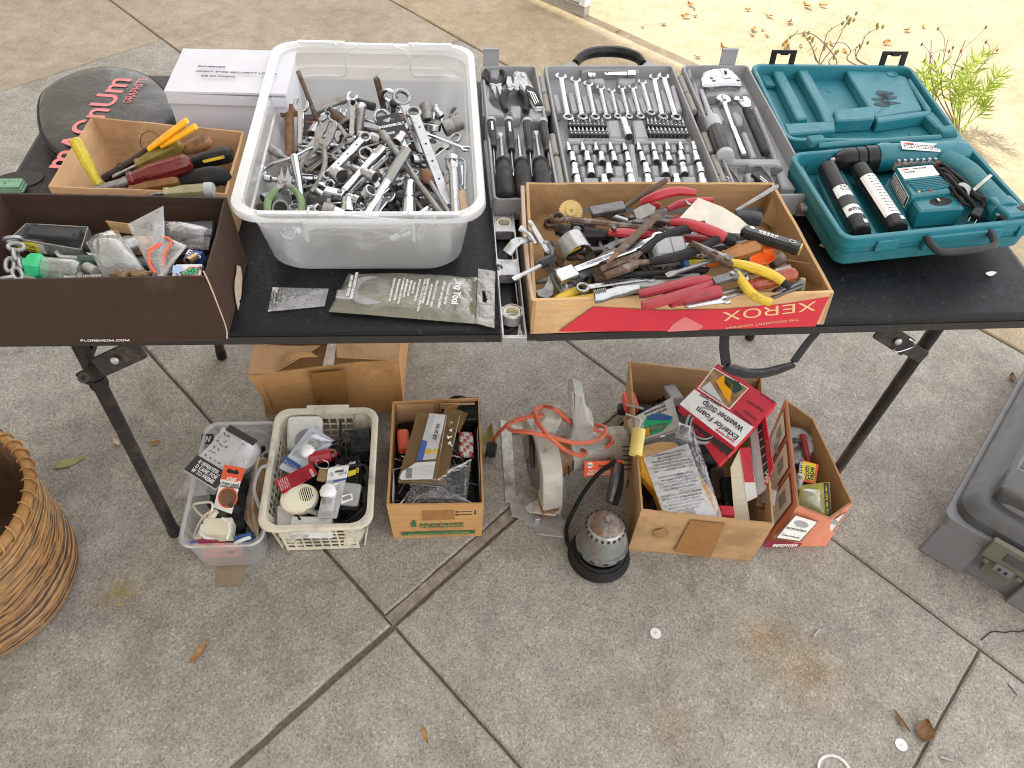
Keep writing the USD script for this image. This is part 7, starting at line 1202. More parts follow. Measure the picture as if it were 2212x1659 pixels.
abag=bag('plastic_bag','tall yellowed clear bag leaning at the right side of the clear bin','L',((590,1255,.10),(690,1400,.11),(770,830,.150),(690,805,.150)),.014,'amber_film',53,g,amp=.005)
gcd=Th('grey_cord','grey cord looping along the right side of the clear bin','cord');cord(gcd,'L',((760,880,.150),(710,900,.150),(670,1000,.145),(670,1080,.14),(710,1180,.135),(740,1230,.12)),.004,'grey_plastic');gcd2=Th('grey_cord','dark grey cord arching at the back of the clear bin','cord');cord(gcd2,'L',((590,670,.11),(640,640,.125),(720,640,.13),(790,690,.12),(800,760,.09)),.0035,'grey_plastic')
rc_=Th('ring_card','dark oval card with an orange sticker at the front of the clear bin','card');f=plate(rc_,'card','L',((155,1435,.112),(480,1450,.112),(400,1400,.122),(270,1400,.122)),'wine_print',.001,g,buf=.004);onq(rc_,f,'L',[(370,1435),(400,1425),(450,1430),(465,1443),(430,1450),(380,1448)],'orange_plastic',.0004);onq(rc_,f,'L',[(160,1433),(270,1406),(260,1440)],'blue_print');texton(rc_,f,'L','Ring',240,1436,320,1436,.006,'orange_yellow')
pkx=Th('pink_packet','pink packet at the bottom front of the clear bin','packet');pkx.add('packet',xf(rbox(.085,.03,.05,.006),frn((-.622,.03,.012),(1,.02,0),(0,0,1))),'pink_print');blp=Th('blue_packet','blue packet at the front right of the clear bin','packet');blp.add('packet',xf(rbox(.038,.018,.010,.003),frn(g('L',590,1400,.09),(1,.3,0),(0,-.1,1))),'blue_print');blp.add('string_tag',tube([g('L',*p) for p in ((530,1430,.10),(580,1405,.11),(640,1385,.112))],.004,6,4),'white_plastic')
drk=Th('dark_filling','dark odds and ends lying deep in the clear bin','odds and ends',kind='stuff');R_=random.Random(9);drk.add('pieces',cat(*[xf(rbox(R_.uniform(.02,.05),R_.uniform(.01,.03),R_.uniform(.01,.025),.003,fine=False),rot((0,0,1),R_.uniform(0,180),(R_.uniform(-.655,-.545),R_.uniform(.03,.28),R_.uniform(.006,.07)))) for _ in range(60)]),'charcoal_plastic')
# ---------------------------------------------------------------- white plastic basket
AX0,AX1,AY0,AY1,AH=-.524,-.283,.0,.333,.15
bsk=Th('plastic_basket','dirty ivory plastic basket with grid sides full of lamps and adapters','basket');acx,acy=(AX0+AX1)/2,(AY0+AY1)/2;ar=lambda i,z,r=.035:rrect(AX1-AX0-2*i,AY1-AY0-2*i,r,6,z,(acx,acy+.006*(1-z/AH)))
bsk.add('rim',loft([ar(.012,AH-.012),ar(.002,AH-.014),ar(-.001,AH-.008),ar(0,AH-.001),ar(.005,AH+.001),ar(.013,AH-.002),ar(.012,AH-.012)],False,False),'ivory_plastic');bsk.add('base',cham(Polygon(ar(.034,0)[:,:2]),.003,0,.004),'ivory_plastic')
def gridwall(L,H,nx,nz_,x0,x1,z0,z1,bar_=.0042):
    P_=sbox(0,0,L,H);hs=[sbox(x0+(x1-x0)*i/nx+bar_/2,z0+(z1-z0)*j/nz_+bar_/2,x0+(x1-x0)*(i+1)/nx-bar_/2,z0+(z1-z0)*(j+1)/nz_-bar_/2) for i in range(nx) for j in range(nz_)];return cham(P_.difference(unary_union(hs)),.0028,.0004)
ins=.033;sl=math.atan2(ins-.012,AH-.02);hw_=(AH-.016)/math.cos(sl)
for (o,xd_,nd,L,nx) in ((V(AX0+ins+.006,AY0+ins+.003,.006),V(1,0,0),V(0,-1,0),AX1-AX0-2*ins-.012,8),(V(AX1-ins-.006,AY1-ins+.008,.006),V(-1,0,0),V(0,1,0),AX1-AX0-2*ins-.012,8),(V(AX0+ins-.003,AY1-ins-.005,.006),V(0,-1,0),V(-1,0,0),AY1-AY0-2*ins-.01,13),(V(AX1-ins+.003,AY0+ins+.005,.006),V(0,1,0),V(1,0,0),AY1-AY0-2*ins-.01,13)):
    zd=unit(V(0,0,1)*math.cos(sl)+nd*math.sin(sl));M=mat4(np.stack([xd_,zd,np.cross(xd_,zd)],1),o);bsk.add('grid_side',xf(gridwall(L,hw_,nx,5,.004,L-.004,.012,hw_-.022),M),'ivory_plastic')
def cornerpatch(ix,iy):
    cx_=(AX1,AX0)[ix<0];pts=[]
    def f_(s,w):
        i=.035*(1-w)+.012*w-.002;r=.035;X_,Y_=(AX1-i-r if ix>0 else AX0+i+r),(AY1-i-r+.006*(1-w) if iy>0 else AY0+i+r+.006*(1-w));a=np.pi/2*(s*1.36-.18);return np.stack([X_+ix*r*np.cos(a),Y_+iy*r*np.sin(a),.005+(AH-.018)*w],2)
    return sheet(f_,10,4,.0022)
for ix in (-1,1):
    for iy in (-1,1):bsk.add('corner',cornerpatch(ix,iy),'ivory_plastic')
bsk.add('back_lip',xf(rbox(.10,.012,.006,.002),mat4(o=(acx,AY1+.004,AH-.006))),'ivory_plastic');bsk.add('dirt_patch',xf(cham(affinity.scale(Point(0,0).buffer(1,10),.020,.0055),.0004,0),frn(g('L',985,1380,AH+.0012),(1,.05,0),(0,-.6,1))),'worn_aluminium')
tmr=Th('plug_timer','white rounded plug in timer with grey dial in the basket','timer');M=frn(g('L',1020,650,.125),(1,0,0),(0,-.55,1));tmr.add('body',xf(rbox(.082,.085,.035,.012,(0,0,-.03)),M),'white_plastic');tmr.add('dial',xf(mv(xf(ringm(.003,.026,.012,28),rot((0,1,0),-90)),.006,-.018,.0045),M),'grey_plastic');tmr.add('switch',xf(rbox(.012,.009,.005,.002,(-.022,.026,.004)),M),'white_plastic')
def bulb(T,k,a,b_,h,a2,b2,h2,r,hm='bulb_white'):
    A,B=g(k,a,b_,h),g(k,a2,b2,h2);M=fr(A,B);L=np.linalg.norm(B-A);T.add('bulb_glass',xf(rev([(-r,r*.05),(-r*.92,r*.4),(-r*.6,r*.8),(0,r),(r*.55,r*.84),(L*.45,r*.52),(L*.5,r*.5)],18),M),hm);T.add('bulb_cap',xf(rev([(L*.5,r*.55)]+[(L*.5+(i+.5)*L*.06,r*(.58 if i%2 else .50)) for i in range(7)]+[(L*.95,r*.4),(L,r*.2)],14),M),'aluminium')
nl1=Th('night_light_pack','clear blister pack of a night light with pale blue card leaning in the basket','night light');f=plate(nl1,'backing_card','L',((838,895,.135),(950,950,.135),(1242,705,.155),(1068,598,.155)),'pale_card' if 'pale_card' in MATS else 'pale_blue',.001,g);onq(nl1,f,'L',[(890,810),(1000,880),(985,900),(875,830)],'blue_print');texton(nl1,f,'L','nightlight',985,905,868,850,.0085,'blue_print',True);nl1.add('blister',pillow([g('L',*p) for p in ((930,800,.148),(1060,860,.148),(1220,710,.165),(1080,640,.165))],.012,61,(12,10),.001),'clear_film');bulb(nl1,'L',1045,775,.165,1105,710,.172,.0165)
rfl=Th('red_torch','small red plastic torch in the basket','torch');A,B=g('L',1050,830,.155),g('L',1215,800,.155);rfl.add('body',xf(rev([(0,.010),(.004,.015),(.03,.0145),(.032,.0155),(.048,.0155),(.05,.013)],16,lobes=8,depth=.06),fr(A,B)),'red_plastic');rfl.add('lens',xf(sph(.014,(.052,0,0),2),fr(A,B)),'ruby_clear');rfl.add('key_ring',tube([g('L',*p) for p in ((1100,850,.165),(1150,840,.17),(1190,860,.165),(1180,900,.16),(1120,890,.162))],.0014,6,5,True),'chrome')
kfb=Th('gold_fob','dull gold leather key fob hanging from the red torch','key fob');f=plate(kfb,'fob','L',((1105,985,.145),(1165,995,.145),(1205,900,.155),(1130,890,.158)),'brass',.003,g,buf=.003)
rtg=Th('red_tag','dark red printed plastic tag lying over the white speaker in the basket','tag');f=plate(rtg,'tag','L',((870,1080,.155),(1115,935,.162),(1070,858,.170),(805,990,.163)),'red_plastic',.003,g,buf=.004);
for j in range(3):onq(rtg,f,'L',[(905+14*j,965+22*j),(1030+12*j,895+20*j),(1036+12*j,903+20*j),(910+14*j,975+22*j)],'worn_red',.0002,.0012)
texton(rtg,f,'L','AX2130',1062,905,1088,955,.0055,'white_print')
for j in range(5):texton(rtg,f,'L',('ARTICLE OF MANUFACTURE','TO CODE PLACE','PART NUMBER','MADE BY','PATENT')[j],862+14*j,1055-7*j,835+14*j,985-7*j,.0022,'white_print',False)
spk=Th('round_speaker','cream round plastic alarm with slotted grille in the basket','alarm');p=g('L',985,1115,.135);M=frn(p,(1,.35,0),(.1,-.35,1));spk.add('body',xf(hull(np.vstack([np.c_[.034*np.cos(a)*1.25,.034*np.sin(a),np.full(24,z)]*np.array([k_,k_,1]) for a in [np.arange(24)*math.pi/12] for z,k_ in ((-.035,.9),(.0,1.0),(.010,.93),(.016,.7))])),M),'cream_plastic')
for j in range(7):yy=(j-3)*.0042;w_=math.sqrt(max(.016**2-yy**2,1e-6));spk.add('grille_slot',xf(rbox(.0022,2*w_,.001,.0004,(.016+yy,.002,.0158-.06*abs(yy)),False),M),'black_hole')
bsx=Th('adapter_pack','black retail pack with yellow stripes and barcode label in the basket','pack');f=plate(bsx,'pack_card','L',((1210,1190,.12),(1400,1190,.12),(1405,810,.160),(1240,830,.160)),'black_plastic',.006,g);onq(bsx,f,'L',[(1330,920),(1385,905),(1385,940),(1330,960)],'yellow_print')
for j in range(2):onq(bsx,f,'L',[(1390+9*j,895),(1395+9*j,893),(1395+9*j,930),(1390+9*j,932)],'yellow_print')
texton(bsx,f,'L','ster',1335,870,1385,855,.010,'white_print');texton(bsx,f,'L','ABLE',1240,885,1270,875,.005,'white_print');bsx.add('grey_adapter',xf(rbox(.060,.050,.022,.004),frn(g('L',1320,1090,.128),(1,-.15,0),(0,-.4,1))),'grey_plastic');f2=plate(bsx,'barcode_label','L',((1280,1150,.152),(1365,1120,.152),(1360,1072,.158),(1285,1090,.158)),'white_label',.0008,g);M_,(x0,y0,x1,y1),_=f2;bsx.add('barcode',xf(cat(*[cham(sbox(x0+(x1-x0)*(.2+.05*i),y0+(y1-y0)*.25,x0+(x1-x0)*(.2+.05*i+.02+.01*(i%2)),y0+(y1-y0)*.75),.0003,0,.0002) for i in range(13)]),M_),'black_print')
nl2=Th('night_light_pack','clear blister pack with a grey card and clear bulb standing in the basket','night light');f=plate(nl2,'backing_card','L',((1108,1250,.130),(1250,1252,.130),(1342,872,.172),(1200,890,.172)),'sage_plastic' if 0 else 'grey_print',.001,g,buf=.003);onq(nl2,f,'L',[(1190,900),(1338,878),(1322,965),(1178,985)],'white_label');texton(nl2,f,'L','nightlight',1260,940,1325,925,.006,'black_print',False);texton(nl2,f,'L','GE',1200,945,1225,940,.008,'blue_print',True);onq(nl2,f,'L',[(1225,985),(1322,962),(1318,978),(1222,1000)],'blue_print');onq(nl2,f,'L',[(1238,915),(1300,905),(1298,922),(1236,932)],'black_print');nl2.add('blister',pillow([g('L',*p) for p in ((1115,1235,.138),(1235,1235,.138),(1290,1000,.168),(1160,1010,.168))],.016,62,(12,10),.001),'clear_film');bulb(nl2,'L',1188,1065,.165,1178,1150,.155,.0185,'bulb_white')
for i,(a,b_,h,sx_,sy_,sz_,an) in enumerate(((900,1265,.085,.042,.066,.04,.12),(1075,1310,.105,.090,.036,.045,-.03))):ad=Th('power_adapter',('white upright','white long')[i]+' plug adapter in the front of the basket','adapter');M=frn(g('L',a,b_,h),(1,an,0),(0,-.1,1));ad.add('body',xf(rbox(sx_,sy_,sz_,.006,(0,0,-sz_*.6)),M),'white_plastic');ad.add('seam',xf(loft([rrect(sx_+.0006,sy_+.0006,.006,4,z) for z in (.2*sz_-.0006,.2*sz_+.0006)],False,False),M),'grey_print')
bcd=Th('cable_tangle','tangle of black cords at the right side of the basket','cords');R_=random.Random(12)
for j in range(7):P_=[V(R_.uniform(-.375,-.315),R_.uniform(.05,.29),R_.uniform(.05,.15)) for _ in range(6)];bcd.add('cord',tube(P_,.0026,6,6),'black_rubber')
for pts in (((1215,720,.15),(1260,700,.165),(1330,660,.17),(1410,655,.165)),((1215,740,.15),(1280,730,.16),(1310,640,.172),(1400,640,.17)),((1340,880,.16),(1450,880,.15),(1475,1000,.145),(1480,1080,.14),(1420,1230,.13),(1300,1310,.12)),((840,1090,.13),(880,1180,.12),(960,1230,.12),(990,1260,.125)),((1220,1290,.12),(1300,1280,.125),(1360,1250,.13),(1440,1170,.14),(1500,1060,.145))):cord(bcd,'L',pts,.0028,'black_rubber')
bpl=Th('black_adapter','black power adapter in the back right of the basket','adapter');bpl.add('body',xf(rbox(.05,.07,.05,.006),frn(g('L',1430,780,.085),(1,.1,0),(0,0,1))),'black_plastic');bpc=Th('black_connector','round black connector in the front right of the basket','connector');bpc.add('body',xf(rev([(0,.012),(.004,.017),(.03,.017),(.034,.013)],16),fr(g('L',1410,1330,.09),g('L',1400,1240,.11))),'black_rubber');bpc.add('lettering',xf(txt('EURO',.006,True,True),frn(g('L',1440,1300,.125),(.1,1,0),(0,0,1))),'white_print')
frd=Th('clear_plug','clear plastic light plug tip between the alarm and the blister pack','plug');frd.add('body',xf(cyl(.028,.006,10,.001),fr(g('L',1030,1190,.13),g('L',1095,1210,.13))),'vial_plastic')
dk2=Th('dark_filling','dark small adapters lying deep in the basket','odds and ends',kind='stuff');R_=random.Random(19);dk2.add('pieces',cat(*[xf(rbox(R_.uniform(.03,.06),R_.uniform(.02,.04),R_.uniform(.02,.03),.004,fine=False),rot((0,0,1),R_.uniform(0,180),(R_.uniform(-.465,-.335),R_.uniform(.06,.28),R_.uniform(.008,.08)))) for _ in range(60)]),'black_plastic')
# ---------------------------------------------------------------- carton with green print
mx=Th('green_print_box','open cardboard box with green lettering holding bags of nails','box');MX=(-.250,-.040,.056,.358,.14)
q=[V(MX[0]+.004,MX[2]+.002,0),V(MX[1]-.002,MX[2]+.002,0),V(MX[1],MX[3],0),V(MX[0],MX[3],0)];tq=[g('Q',62,1010,MX[4]),g('Q',840,1000,MX[4]),g('Q',805,150,MX[4]),g('Q',110,180,MX[4])];carton(mx,q,tq,'carton_orange',.004,.002,.0015)
fF=(None,None);nF=unit(np.cross(q[1]-q[0],tq[0]-q[0]));MF=frn((tq[0]+q[0])/2+nF*.0022,q[1]-q[0],nF);F_=(MF,(0,0,1,1),0)
texton(mx,F_,'Q','Melaleuca',330,1165,675,1150,.0105,'green_print',True,.0006);texton(mx,F_,'Q','The Wellness Company',320,1185,680,1172,.0058,'green_print',True,.0006);onq(mx,F_,'Q',[(182,1225),(768,1208),(766,1232),(184,1250)],'green_print',.0003);texton(mx,F_,'Q','Melaleuca.com  |  1-800-282-3000',235,1240,720,1222,.0036,'carton_tan',True,.0009)
onq(mx,F_,'Q',[(255,1160),(270,1135),(290,1128),(302,1150),(295,1175),(270,1185)],'green_print',.0003);onq(mx,F_,'Q',[(287,1170),(297,1160),(303,1175),(296,1185)],'green_print',.0004)
for yy in (1058,1082):onq(mx,F_,'Q',[(605,yy+3),(630,yy-8),(628,yy),(745,yy-5),(745,yy+1),(628,yy+6),(632,yy+12)],'black_print',.0003)
onq(mx,F_,'Q',[(762,1042),(776,1041),(778,1078),(764,1080)],'black_print',.0003);onq(mx,F_,'Q',[(348,1055),(600,1045),(608,1120),(355,1130)],'packing_tape',.0004,.0006,name='packing_tape')
nB=V(0,-1,0);MBk=frn((tq[3]+q[3])/2+V(0,-.0065,0),(1,0,0),nB);Fb=(MBk,(0,0,1,1),0);onq(mx,Fb,'Q',[(190,222),(410,210),(408,228),(192,236)],'green_print')
texton(mx,Fb,'Q','waiting for?',415,243,255,252,.007,'black_print',True);texton(mx,Fb,'Q','you',285,278,215,285,.007,'black_print',True);mx.add('inner_flap',wall([V(-.24,.352,.02),V(-.15,.352,.02),V(-.15,.350,.135),V(-.24,.350,.135)],.003,.001,9,7,(6,4)),'carton_tan');mx.add('inner_flap',wall([V(-.135,.352,.02),V(-.05,.352,.02),V(-.05,.350,.136),V(-.135,.350,.136)],.003,.001,9,8,(6,4)),'carton_tan')
for k_,(x_,nn3) in enumerate(((MX[1]-.006,V(-1,0,0)),(MX[0]+.007,V(1,0,0)))):
    Mr=frn((x_,.18,.09),(0,1 if k_ else-1,0),nn3);mx.add('paper_label',xf(cham(sbox(-.10,-.05,.06 if not k_ else-.02,.042),.0005),Mr),'paper_white')
    if not k_:mx.add('label_print',xf(cat(*[cham(sbox(-.09+.03*i,-.04+.012*j,-.065+.03*i,-.036+.012*j+.002*((i+j)%3)),.0003,0,.0005) for i in range(5) for j in range(6)]),Mr),'black_print')
vk=Th('valve_kit','grimy blister pack with a valve kit label lying on the nails','pack');f=plate(vk,'tray','Q',((148,815,.135),(530,830,.135),(650,285,.150),(310,270,.150)),'amber_film',.012,g,buf=.006);f=plate(vk,'inner_tray','Q',((160,800,.142),(455,805,.142),(545,285,.157),(305,275,.157)),'carton_inside' if 0 else 'amber_film',.006,g,buf=.006);onq(vk,f,'Q',[(405,275),(535,290),(455,640),(300,655),(345,500)],'grey_print');onq(vk,f,'Q',[(455,285),(533,290),(500,450),(405,440)],'paper_white',.0007);onq(vk,f,'Q',[(345,490),(390,500),(350,655),(300,655)],'blue_print',.0007);onq(vk,f,'Q',[(165,790),(190,740),(300,670),(455,660),(430,800),(180,808)],'paper_white',.0005);texton(vk,f,'Q','VALVE KIT',480,360,440,490,.0085,'black_print',True,.0012);onq(vk,f,'Q',[(368,575),(385,560),(415,565),(420,590),(400,605),(375,600)],'dirty_yellow',.0008);onq(vk,f,'Q',[(430,575),(445,560),(470,565),(470,590),(455,600),(435,595)],'dirty_yellow',.0008)
M_=f[0];q_=qlocal(f,'Q',((215,795),(260,715)));vk.add('barcode',xf(cat(*[cham(sbox(min(q_[0][0],q_[1][0])+.0016*i,min(q_[0][1],q_[1][1]),min(q_[0][0],q_[1][0])+.0016*i+.0008,max(q_[0][1],q_[1][1])),.0003,0,.0009) for i in range(9)]),M_),'black_print')
for j in range(9):texton(vk,f,'Q','-------- ------ ----',285,700+10*j,440,690+10*j,.003,'grey_plastic',True,.0009)
vk.add('header_tab',xf(cham(sbox(0,0,.05,.05).buffer(.003).difference(sbox(.015,.022,.035,.028)),.0012),frn(g('Q',640,420,.140),g('Q',690,300,.150)-g('Q',640,420,.140),(0,-.2,1))),'amber_film');vk.add('fittings',cat(*[xf(rev([(0,.002),(.001,.0045),(.003,.0045),(.0032,.002),(.012,.0018)],8),fr(g('Q',a,b_,.145),g('Q',a+dx,b_+dy,.145))) for a,b_,dx,dy in ((570,420,30,-40),(545,470,40,-10),(580,350,-30,50),(560,510,30,30))]),'white_plastic')
rp=Th('rope','red flecked white rope coiled at the right side of the green lettered box','rope')
for j in range(4):
    for s_ in range(7):a,b_,c,d=660+24*j,440+25*s_,650+24*j,462+25*s_;rp.add('strand',tube([g('Q',a-6,b_,.115),g('Q',a+4,b_+12,.121),g('Q',a+6,b_+24,.115)],.0055,7,3),'rope_white' if (s_+j)%3 else 'red_plastic')
blr=Th('black_reel','black round plastic reel in the back right of the green lettered box','reel');M=frn(g('Q',640,270,.105),(1,0,0),(0,-.3,1));blr.add('rim',xf(mv(xf(ringm(.03,.042,.034,26),rot((0,1,0),-90)),0,0,-.02),M),'black_plastic');blr.add('inside',xf(cham(Point(0,0).buffer(.035),.003,0,-.012),M),'dark_green');bbx2=Th('black_box','black plastic housing in the back right corner of the green lettered box','housing');bbx2.add('body',xf(rbox(.055,.07,.05,.006),frn(g('Q',720,320,.08),(1,0,0),(0,-.1,1))),'black_plastic')
nb=bag('plastic_bag','clear bag of long nails at the front of the green lettered box','Q',((200,1000,.105),(700,1000,.115),(740,640,.13),(300,820,.12)),.018,'clear_film',71,g,amp=.008,scl=26);R_=random.Random(5)
def nails(n,x0,x1,y0,y1,z0,z1,m,T,L=.05):T.add('nails',cat(*[(lambda M:cat(xf(cyl(R_.uniform(.6,1)*L,.0014,5),M),xf(cyl(.0012,.0035,7),M)))(fr((x,y,z),(x+math.cos(a),y+math.sin(a),z+R_.uniform(-.4,.4)))) for x,y,z,a in [(R_.uniform(x0,x1),R_.uniform(y0,y1),R_.uniform(z0,z1),R_.uniform(0,6.28)) for _ in range(n)]]),m,kind='stuff')
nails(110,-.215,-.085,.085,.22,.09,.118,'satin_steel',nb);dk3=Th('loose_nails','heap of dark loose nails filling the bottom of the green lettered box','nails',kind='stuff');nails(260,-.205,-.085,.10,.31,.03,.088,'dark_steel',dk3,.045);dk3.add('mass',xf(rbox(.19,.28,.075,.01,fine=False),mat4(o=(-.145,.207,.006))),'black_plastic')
ofd=Th('orange_part','orange red plastic part at the left of the green lettered box','part');ofd.add('body',xf(rbox(.028,.06,.03,.008),frn(g('Q',200,530,.09),(1,.1,0),(0,0,1))),'orange_print')
# ---------------------------------------------------------------- circular saw with its cord
cs=Th('circular_saw','old grey circular saw with rusty guard resting on its flat base plate','circular saw')
bp=Polygon([g('Q',a,b_)[:2] for a,b_ in ((968,335),(1165,350),(1430,600),(1490,850),(1522,1240),(1480,1272),(1255,1246),(1240,1222),(1200,1212),(1195,1172),(1160,1160),(1150,1130),(1060,1098),(1040,990),(1008,985))]).difference(Polygon([g('Q',a,b_)[:2] for a,b_ in ((1062,440),(1150,440),(1180,900),(1095,945))]));cs.add('base_plate',cham(bp,.004,.0008,.0005),'worn_aluminium')
C=g('Q',1225,650,.088);X_=unit(V(1,.2,0));Y_=V(-X_[1],X_[0],0);YZ=lambda pts,x0,th,c=.003:xf(cham(Polygon(pts),th,c,x0),mat4(np.stack([Y_,V(0,0,1),X_],1),C))
arc=lambda r,a0,a1,n=16:[(r*math.cos(math.radians(a)),r*math.sin(math.radians(a))) for a in np.linspace(a0,a1,n)]
cs.add('blade_guard',YZ([(-.118,-.075),(-.095,-.082)]+[(-.070,-.03)]+[(p[0],p[1]) for p in arc(.074,190,20,10)]+[(p[0],p[1]) for p in arc(.103,20,170,18)]+[(-.118,-.03)],-.004,.048),'grey_cast');cs.add('guard_face',YZ(arc(.084,0,350,30),.006,.006,.001),'grey_cast');cs.add('blade',YZ(arc(.072,0,350,30),-.002,.002,.0003),'worn_steel');cs.add('blade_bolt',xf(rev([(0,.012),(.003,.012),(.0035,.007),(.010,.0065)],12),fr(C+V(-.0025,0,0),C-X_)),'rust_brown')
cs.add('gear_housing',xf(rev([(.03,.062),(.05,.060),(.075,.050),(.09,.046)],22),fr(C,C+X_)),'rusty_cast');cs.add('motor',xf(rev([(.088,.045),(.09,.047),(.20,.046),(.235,.043),(.245,.034)],22),fr(C,C+X_)),'grey_cast')
for j in range(6):a=math.radians(20+14*j);cs.add('vent_slot',xf(rbox(.022,.003,.002,.0006,fine=False),mat4(np.stack([X_,V(0,math.sin(a),-math.cos(a))*1.0,V(0,-math.cos(a)*-1,math.sin(a))*1.0],1) if 0 else np.stack([V(1,0,0),V(0,-math.sin(a),-math.cos(a))*-1,V(0,-math.cos(a),math.sin(a))],1),C+V(.222,-.0455*math.cos(a),.0455*math.sin(a)))),'black_hole')
for a_,x_ in ((.35,.078),(-.35,.07)):cs.add('housing_slot',xf(rbox(.004,.026,.002,.0008,fine=False),mat4(np.stack([V(1,0,0),V(0,.5,.86),V(0,-.86,.5)],1),C+V(x_+.012,-.043+.0*a_,.025+.03*a_))),'black_hole')
Mn=mat4(np.stack([V(1,0,0),V(0,.45,.89),V(0,-.89,.45)],1),C+V(.165,-.0435,.0215));cs.add('name_plate',xf(cham(sbox(-.047,-.020,.047,.020),.002),Mn),'orange_print');cs.add('lettering',xf(mv(txt('7¼" CIRCULAR SAW',.0058,True,True,.95),0,-.006,.0022),Mn),'white_print');cs.add('lettering',xf(mv(txt('Black & Decker',.0052,True,True),.012,.008,.0022),Mn),'black_print');cs.add('emblem',xf(cham(Polygon(arc(.008,0,300,6)),.0006,0,.002),Mn@mat4(o=(-.034,.010,0))),'white_print');cs.add('emblem',xf(mv(txt('B&D',.005,True,True),-.034,.010,.0028),Mn),'black_print')
for v in (-.012,-.016):cs.add('small_print',xf(cham(sbox(-.04,v,.04,v+.0016),.0003,0,.002),Mn),'white_print')
Yh=C[1]+.035;hq=[gy('Q',*p,Yh) for p in ((1515,62),(1552,45),(1622,75),(1662,265),(1708,312),(1690,400),(1655,480),(1600,600),(1500,600),(1490,470),(1545,330),(1520,200))];cs.add('handle',xf(cham(Polygon([(p[0],p[2]) for p in hq]).buffer(-.002).buffer(.002),.046,.004,-.023),mat4(np.stack([V(1,0,0),V(0,0,1),V(0,-1,0)],1),(0,Yh,0))),'saw_grey');cs.add('front_knob',xf(rbox(.052,.05,.065,.012),mat4(rot((0,1,0),14)[:3,:3],C+V(.022,.03,.085))),'grey_cast');cs.add('guard_lever',tube([C+V(-.006,.02,.085),C+V(-.008,-.02,.075),C+V(-.006,-.055,.045)],[.008,.007,.005],8,4),'black_metal')
cs.add('rust_patch',YZ([(-.1186,-.074),(-.0960,-.0805),(-.080,-.048),(-.1186,-.042)],-.0046,.0412,.001),'rusty_paint');qd=Polygon([g('Q',a,b_,.03)[:2] for a,b_ in ((1170,1030),(1235,985),(1390,940),(1440,990),(1435,1060),(1400,1090),(1200,1060))]).buffer(.002);cs.add('depth_quadrant',cham(qd,.004,.001,.028),'grey_cast');cs.add('slot',cham(LineString([g('Q',*p,.03)[:2] for p in ((1375,970),(1400,1010),(1395,1035))]).buffer(.003),.0006,0,.0318),'black_hole');cs.add('wing_bolt',mv(xf(cyl(.012,.007,10,.001),rot((0,1,0),-90)),*g('Q',1385,1060,.03)),'worn_steel');cs.add('fence_clamp',xf(rbox(.014,.018,.02,.003),mat4(o=g('Q',1258,1135,.004))),'aluminium')
Yc=C[1]-.02;L3=lambda pts:[gy('Q',a,b_,Yc+dy) for a,b_,dy in pts]
cs.add('cord',tube(L3(((1040,375,-.01),(1110,322,.01),(1250,300,.03),(1400,300,.05),(1560,345,.06),(1760,372,.05),(1815,412,.02),(1745,490,-.01),(1590,512,-.04),(1400,475,-.06),(1210,428,-.07),(1070,412,-.05))),.0050,8,6,True),'orange_cord')
cs.add('cord',tube(L3(((965,420,.12),(1060,345,.06),(1180,312,.04),(1300,225,.05),(1250,250,.0),(1270,350,-.04),(1390,490,-.07),(1520,585,-.05),(1630,612,-.03),(1652,585,.0),(1600,560,.03))),.0050,8,6),'orange_cord');cs.add('cord',tube(L3(((1310,215,.05),(1400,240,.03),(1500,320,.04),(1560,380,.06),(1700,400,.06),(1840,460,.05),(1862,510,.03),(1800,555,.02))),.0050,8,6),'orange_cord');cs.add('strain_relief',tube(L3(((1640,540,.03),(1720,545,.025),(1800,555,.02))),.0075,8,3),'grey_plastic')
pq=g('Q',965,420,.02);cs.add('cord',tube([L3(((965,420,.12),))[0],g('Q',930,470,.03),g('Q',905,520,.012)],.005,8,5),'orange_cord');cs.add('plug',xf(rbox(.038,.026,.022,.005,(.016,0,-.008)),fr(g('Q',905,530,.014),g('Q',890,610,.012))),'black_rubber')
for s in (-1,1):cs.add('prong',xf(rbox(.016,.0016,.006,.0004,(.043,s*.006,0),False),fr(g('Q',905,530,.014),g('Q',890,610,.012))),'worn_steel')
# ---------------------------------------------------------------- round sander
sn=Th('round_sander','round grey electric sander with rusty cap standing on its coiled black cord','sander');B0=g('Q',1752,1420,0);ax_=unit(V(.015,.10,1));RV=lambda prof,n=28,**k:xf(rev(prof,n,**k),fr(B0,B0+ax_))
sn.add('base_disc',RV([(.001,.060),(.006,.062),(.009,.056)]),'black_rubber');sn.add('lower_body',RV([(.030,.045),(.036,.053),(.050,.060),(.062,.060),(.064,.056)]),'sander_paint');sn.add('upper_body',RV([(.064,.055),(.082,.053),(.098,.047),(.108,.043)]),'sander_paint');sn.add('vent_ring',RV([(.1075,.0440),(.118,.0425),(.123,.038)]),'aluminium');sn.add('cap',RV([(.1225,.0375),(.130,.034),(.137,.026),(.141,.012),(.1415,.004)]),'sander_cap');sn.add('screw',RV([(.142,.0045),(.1445,.004),(.145,.002)],10),'aluminium')
Ms_=fr(B0,B0+ax_)
for j in range(20):a=2*math.pi*j/20;sn.add('vent_slot',xf(rbox(.011,.0065,.0025,.0012,fine=False),Ms_@mat4(rot((1,0,0),math.degrees(a)-90)[:3,:3]@np.array([[1,0,-.25],[0,1,0],[.25,0,1]]),(.114,.0424*math.cos(a),.0424*math.sin(a)))),'black_hole')
for j in range(12):a=2*math.pi*j/12;sn.add('vent_slot',xf(rbox(.006,.012,.002,.0008,fine=False),Ms_@mat4(rot((1,0,0),math.degrees(a)-90)[:3,:3],(.055,.0597*math.cos(a),.0597*math.sin(a)))),'black_hole')
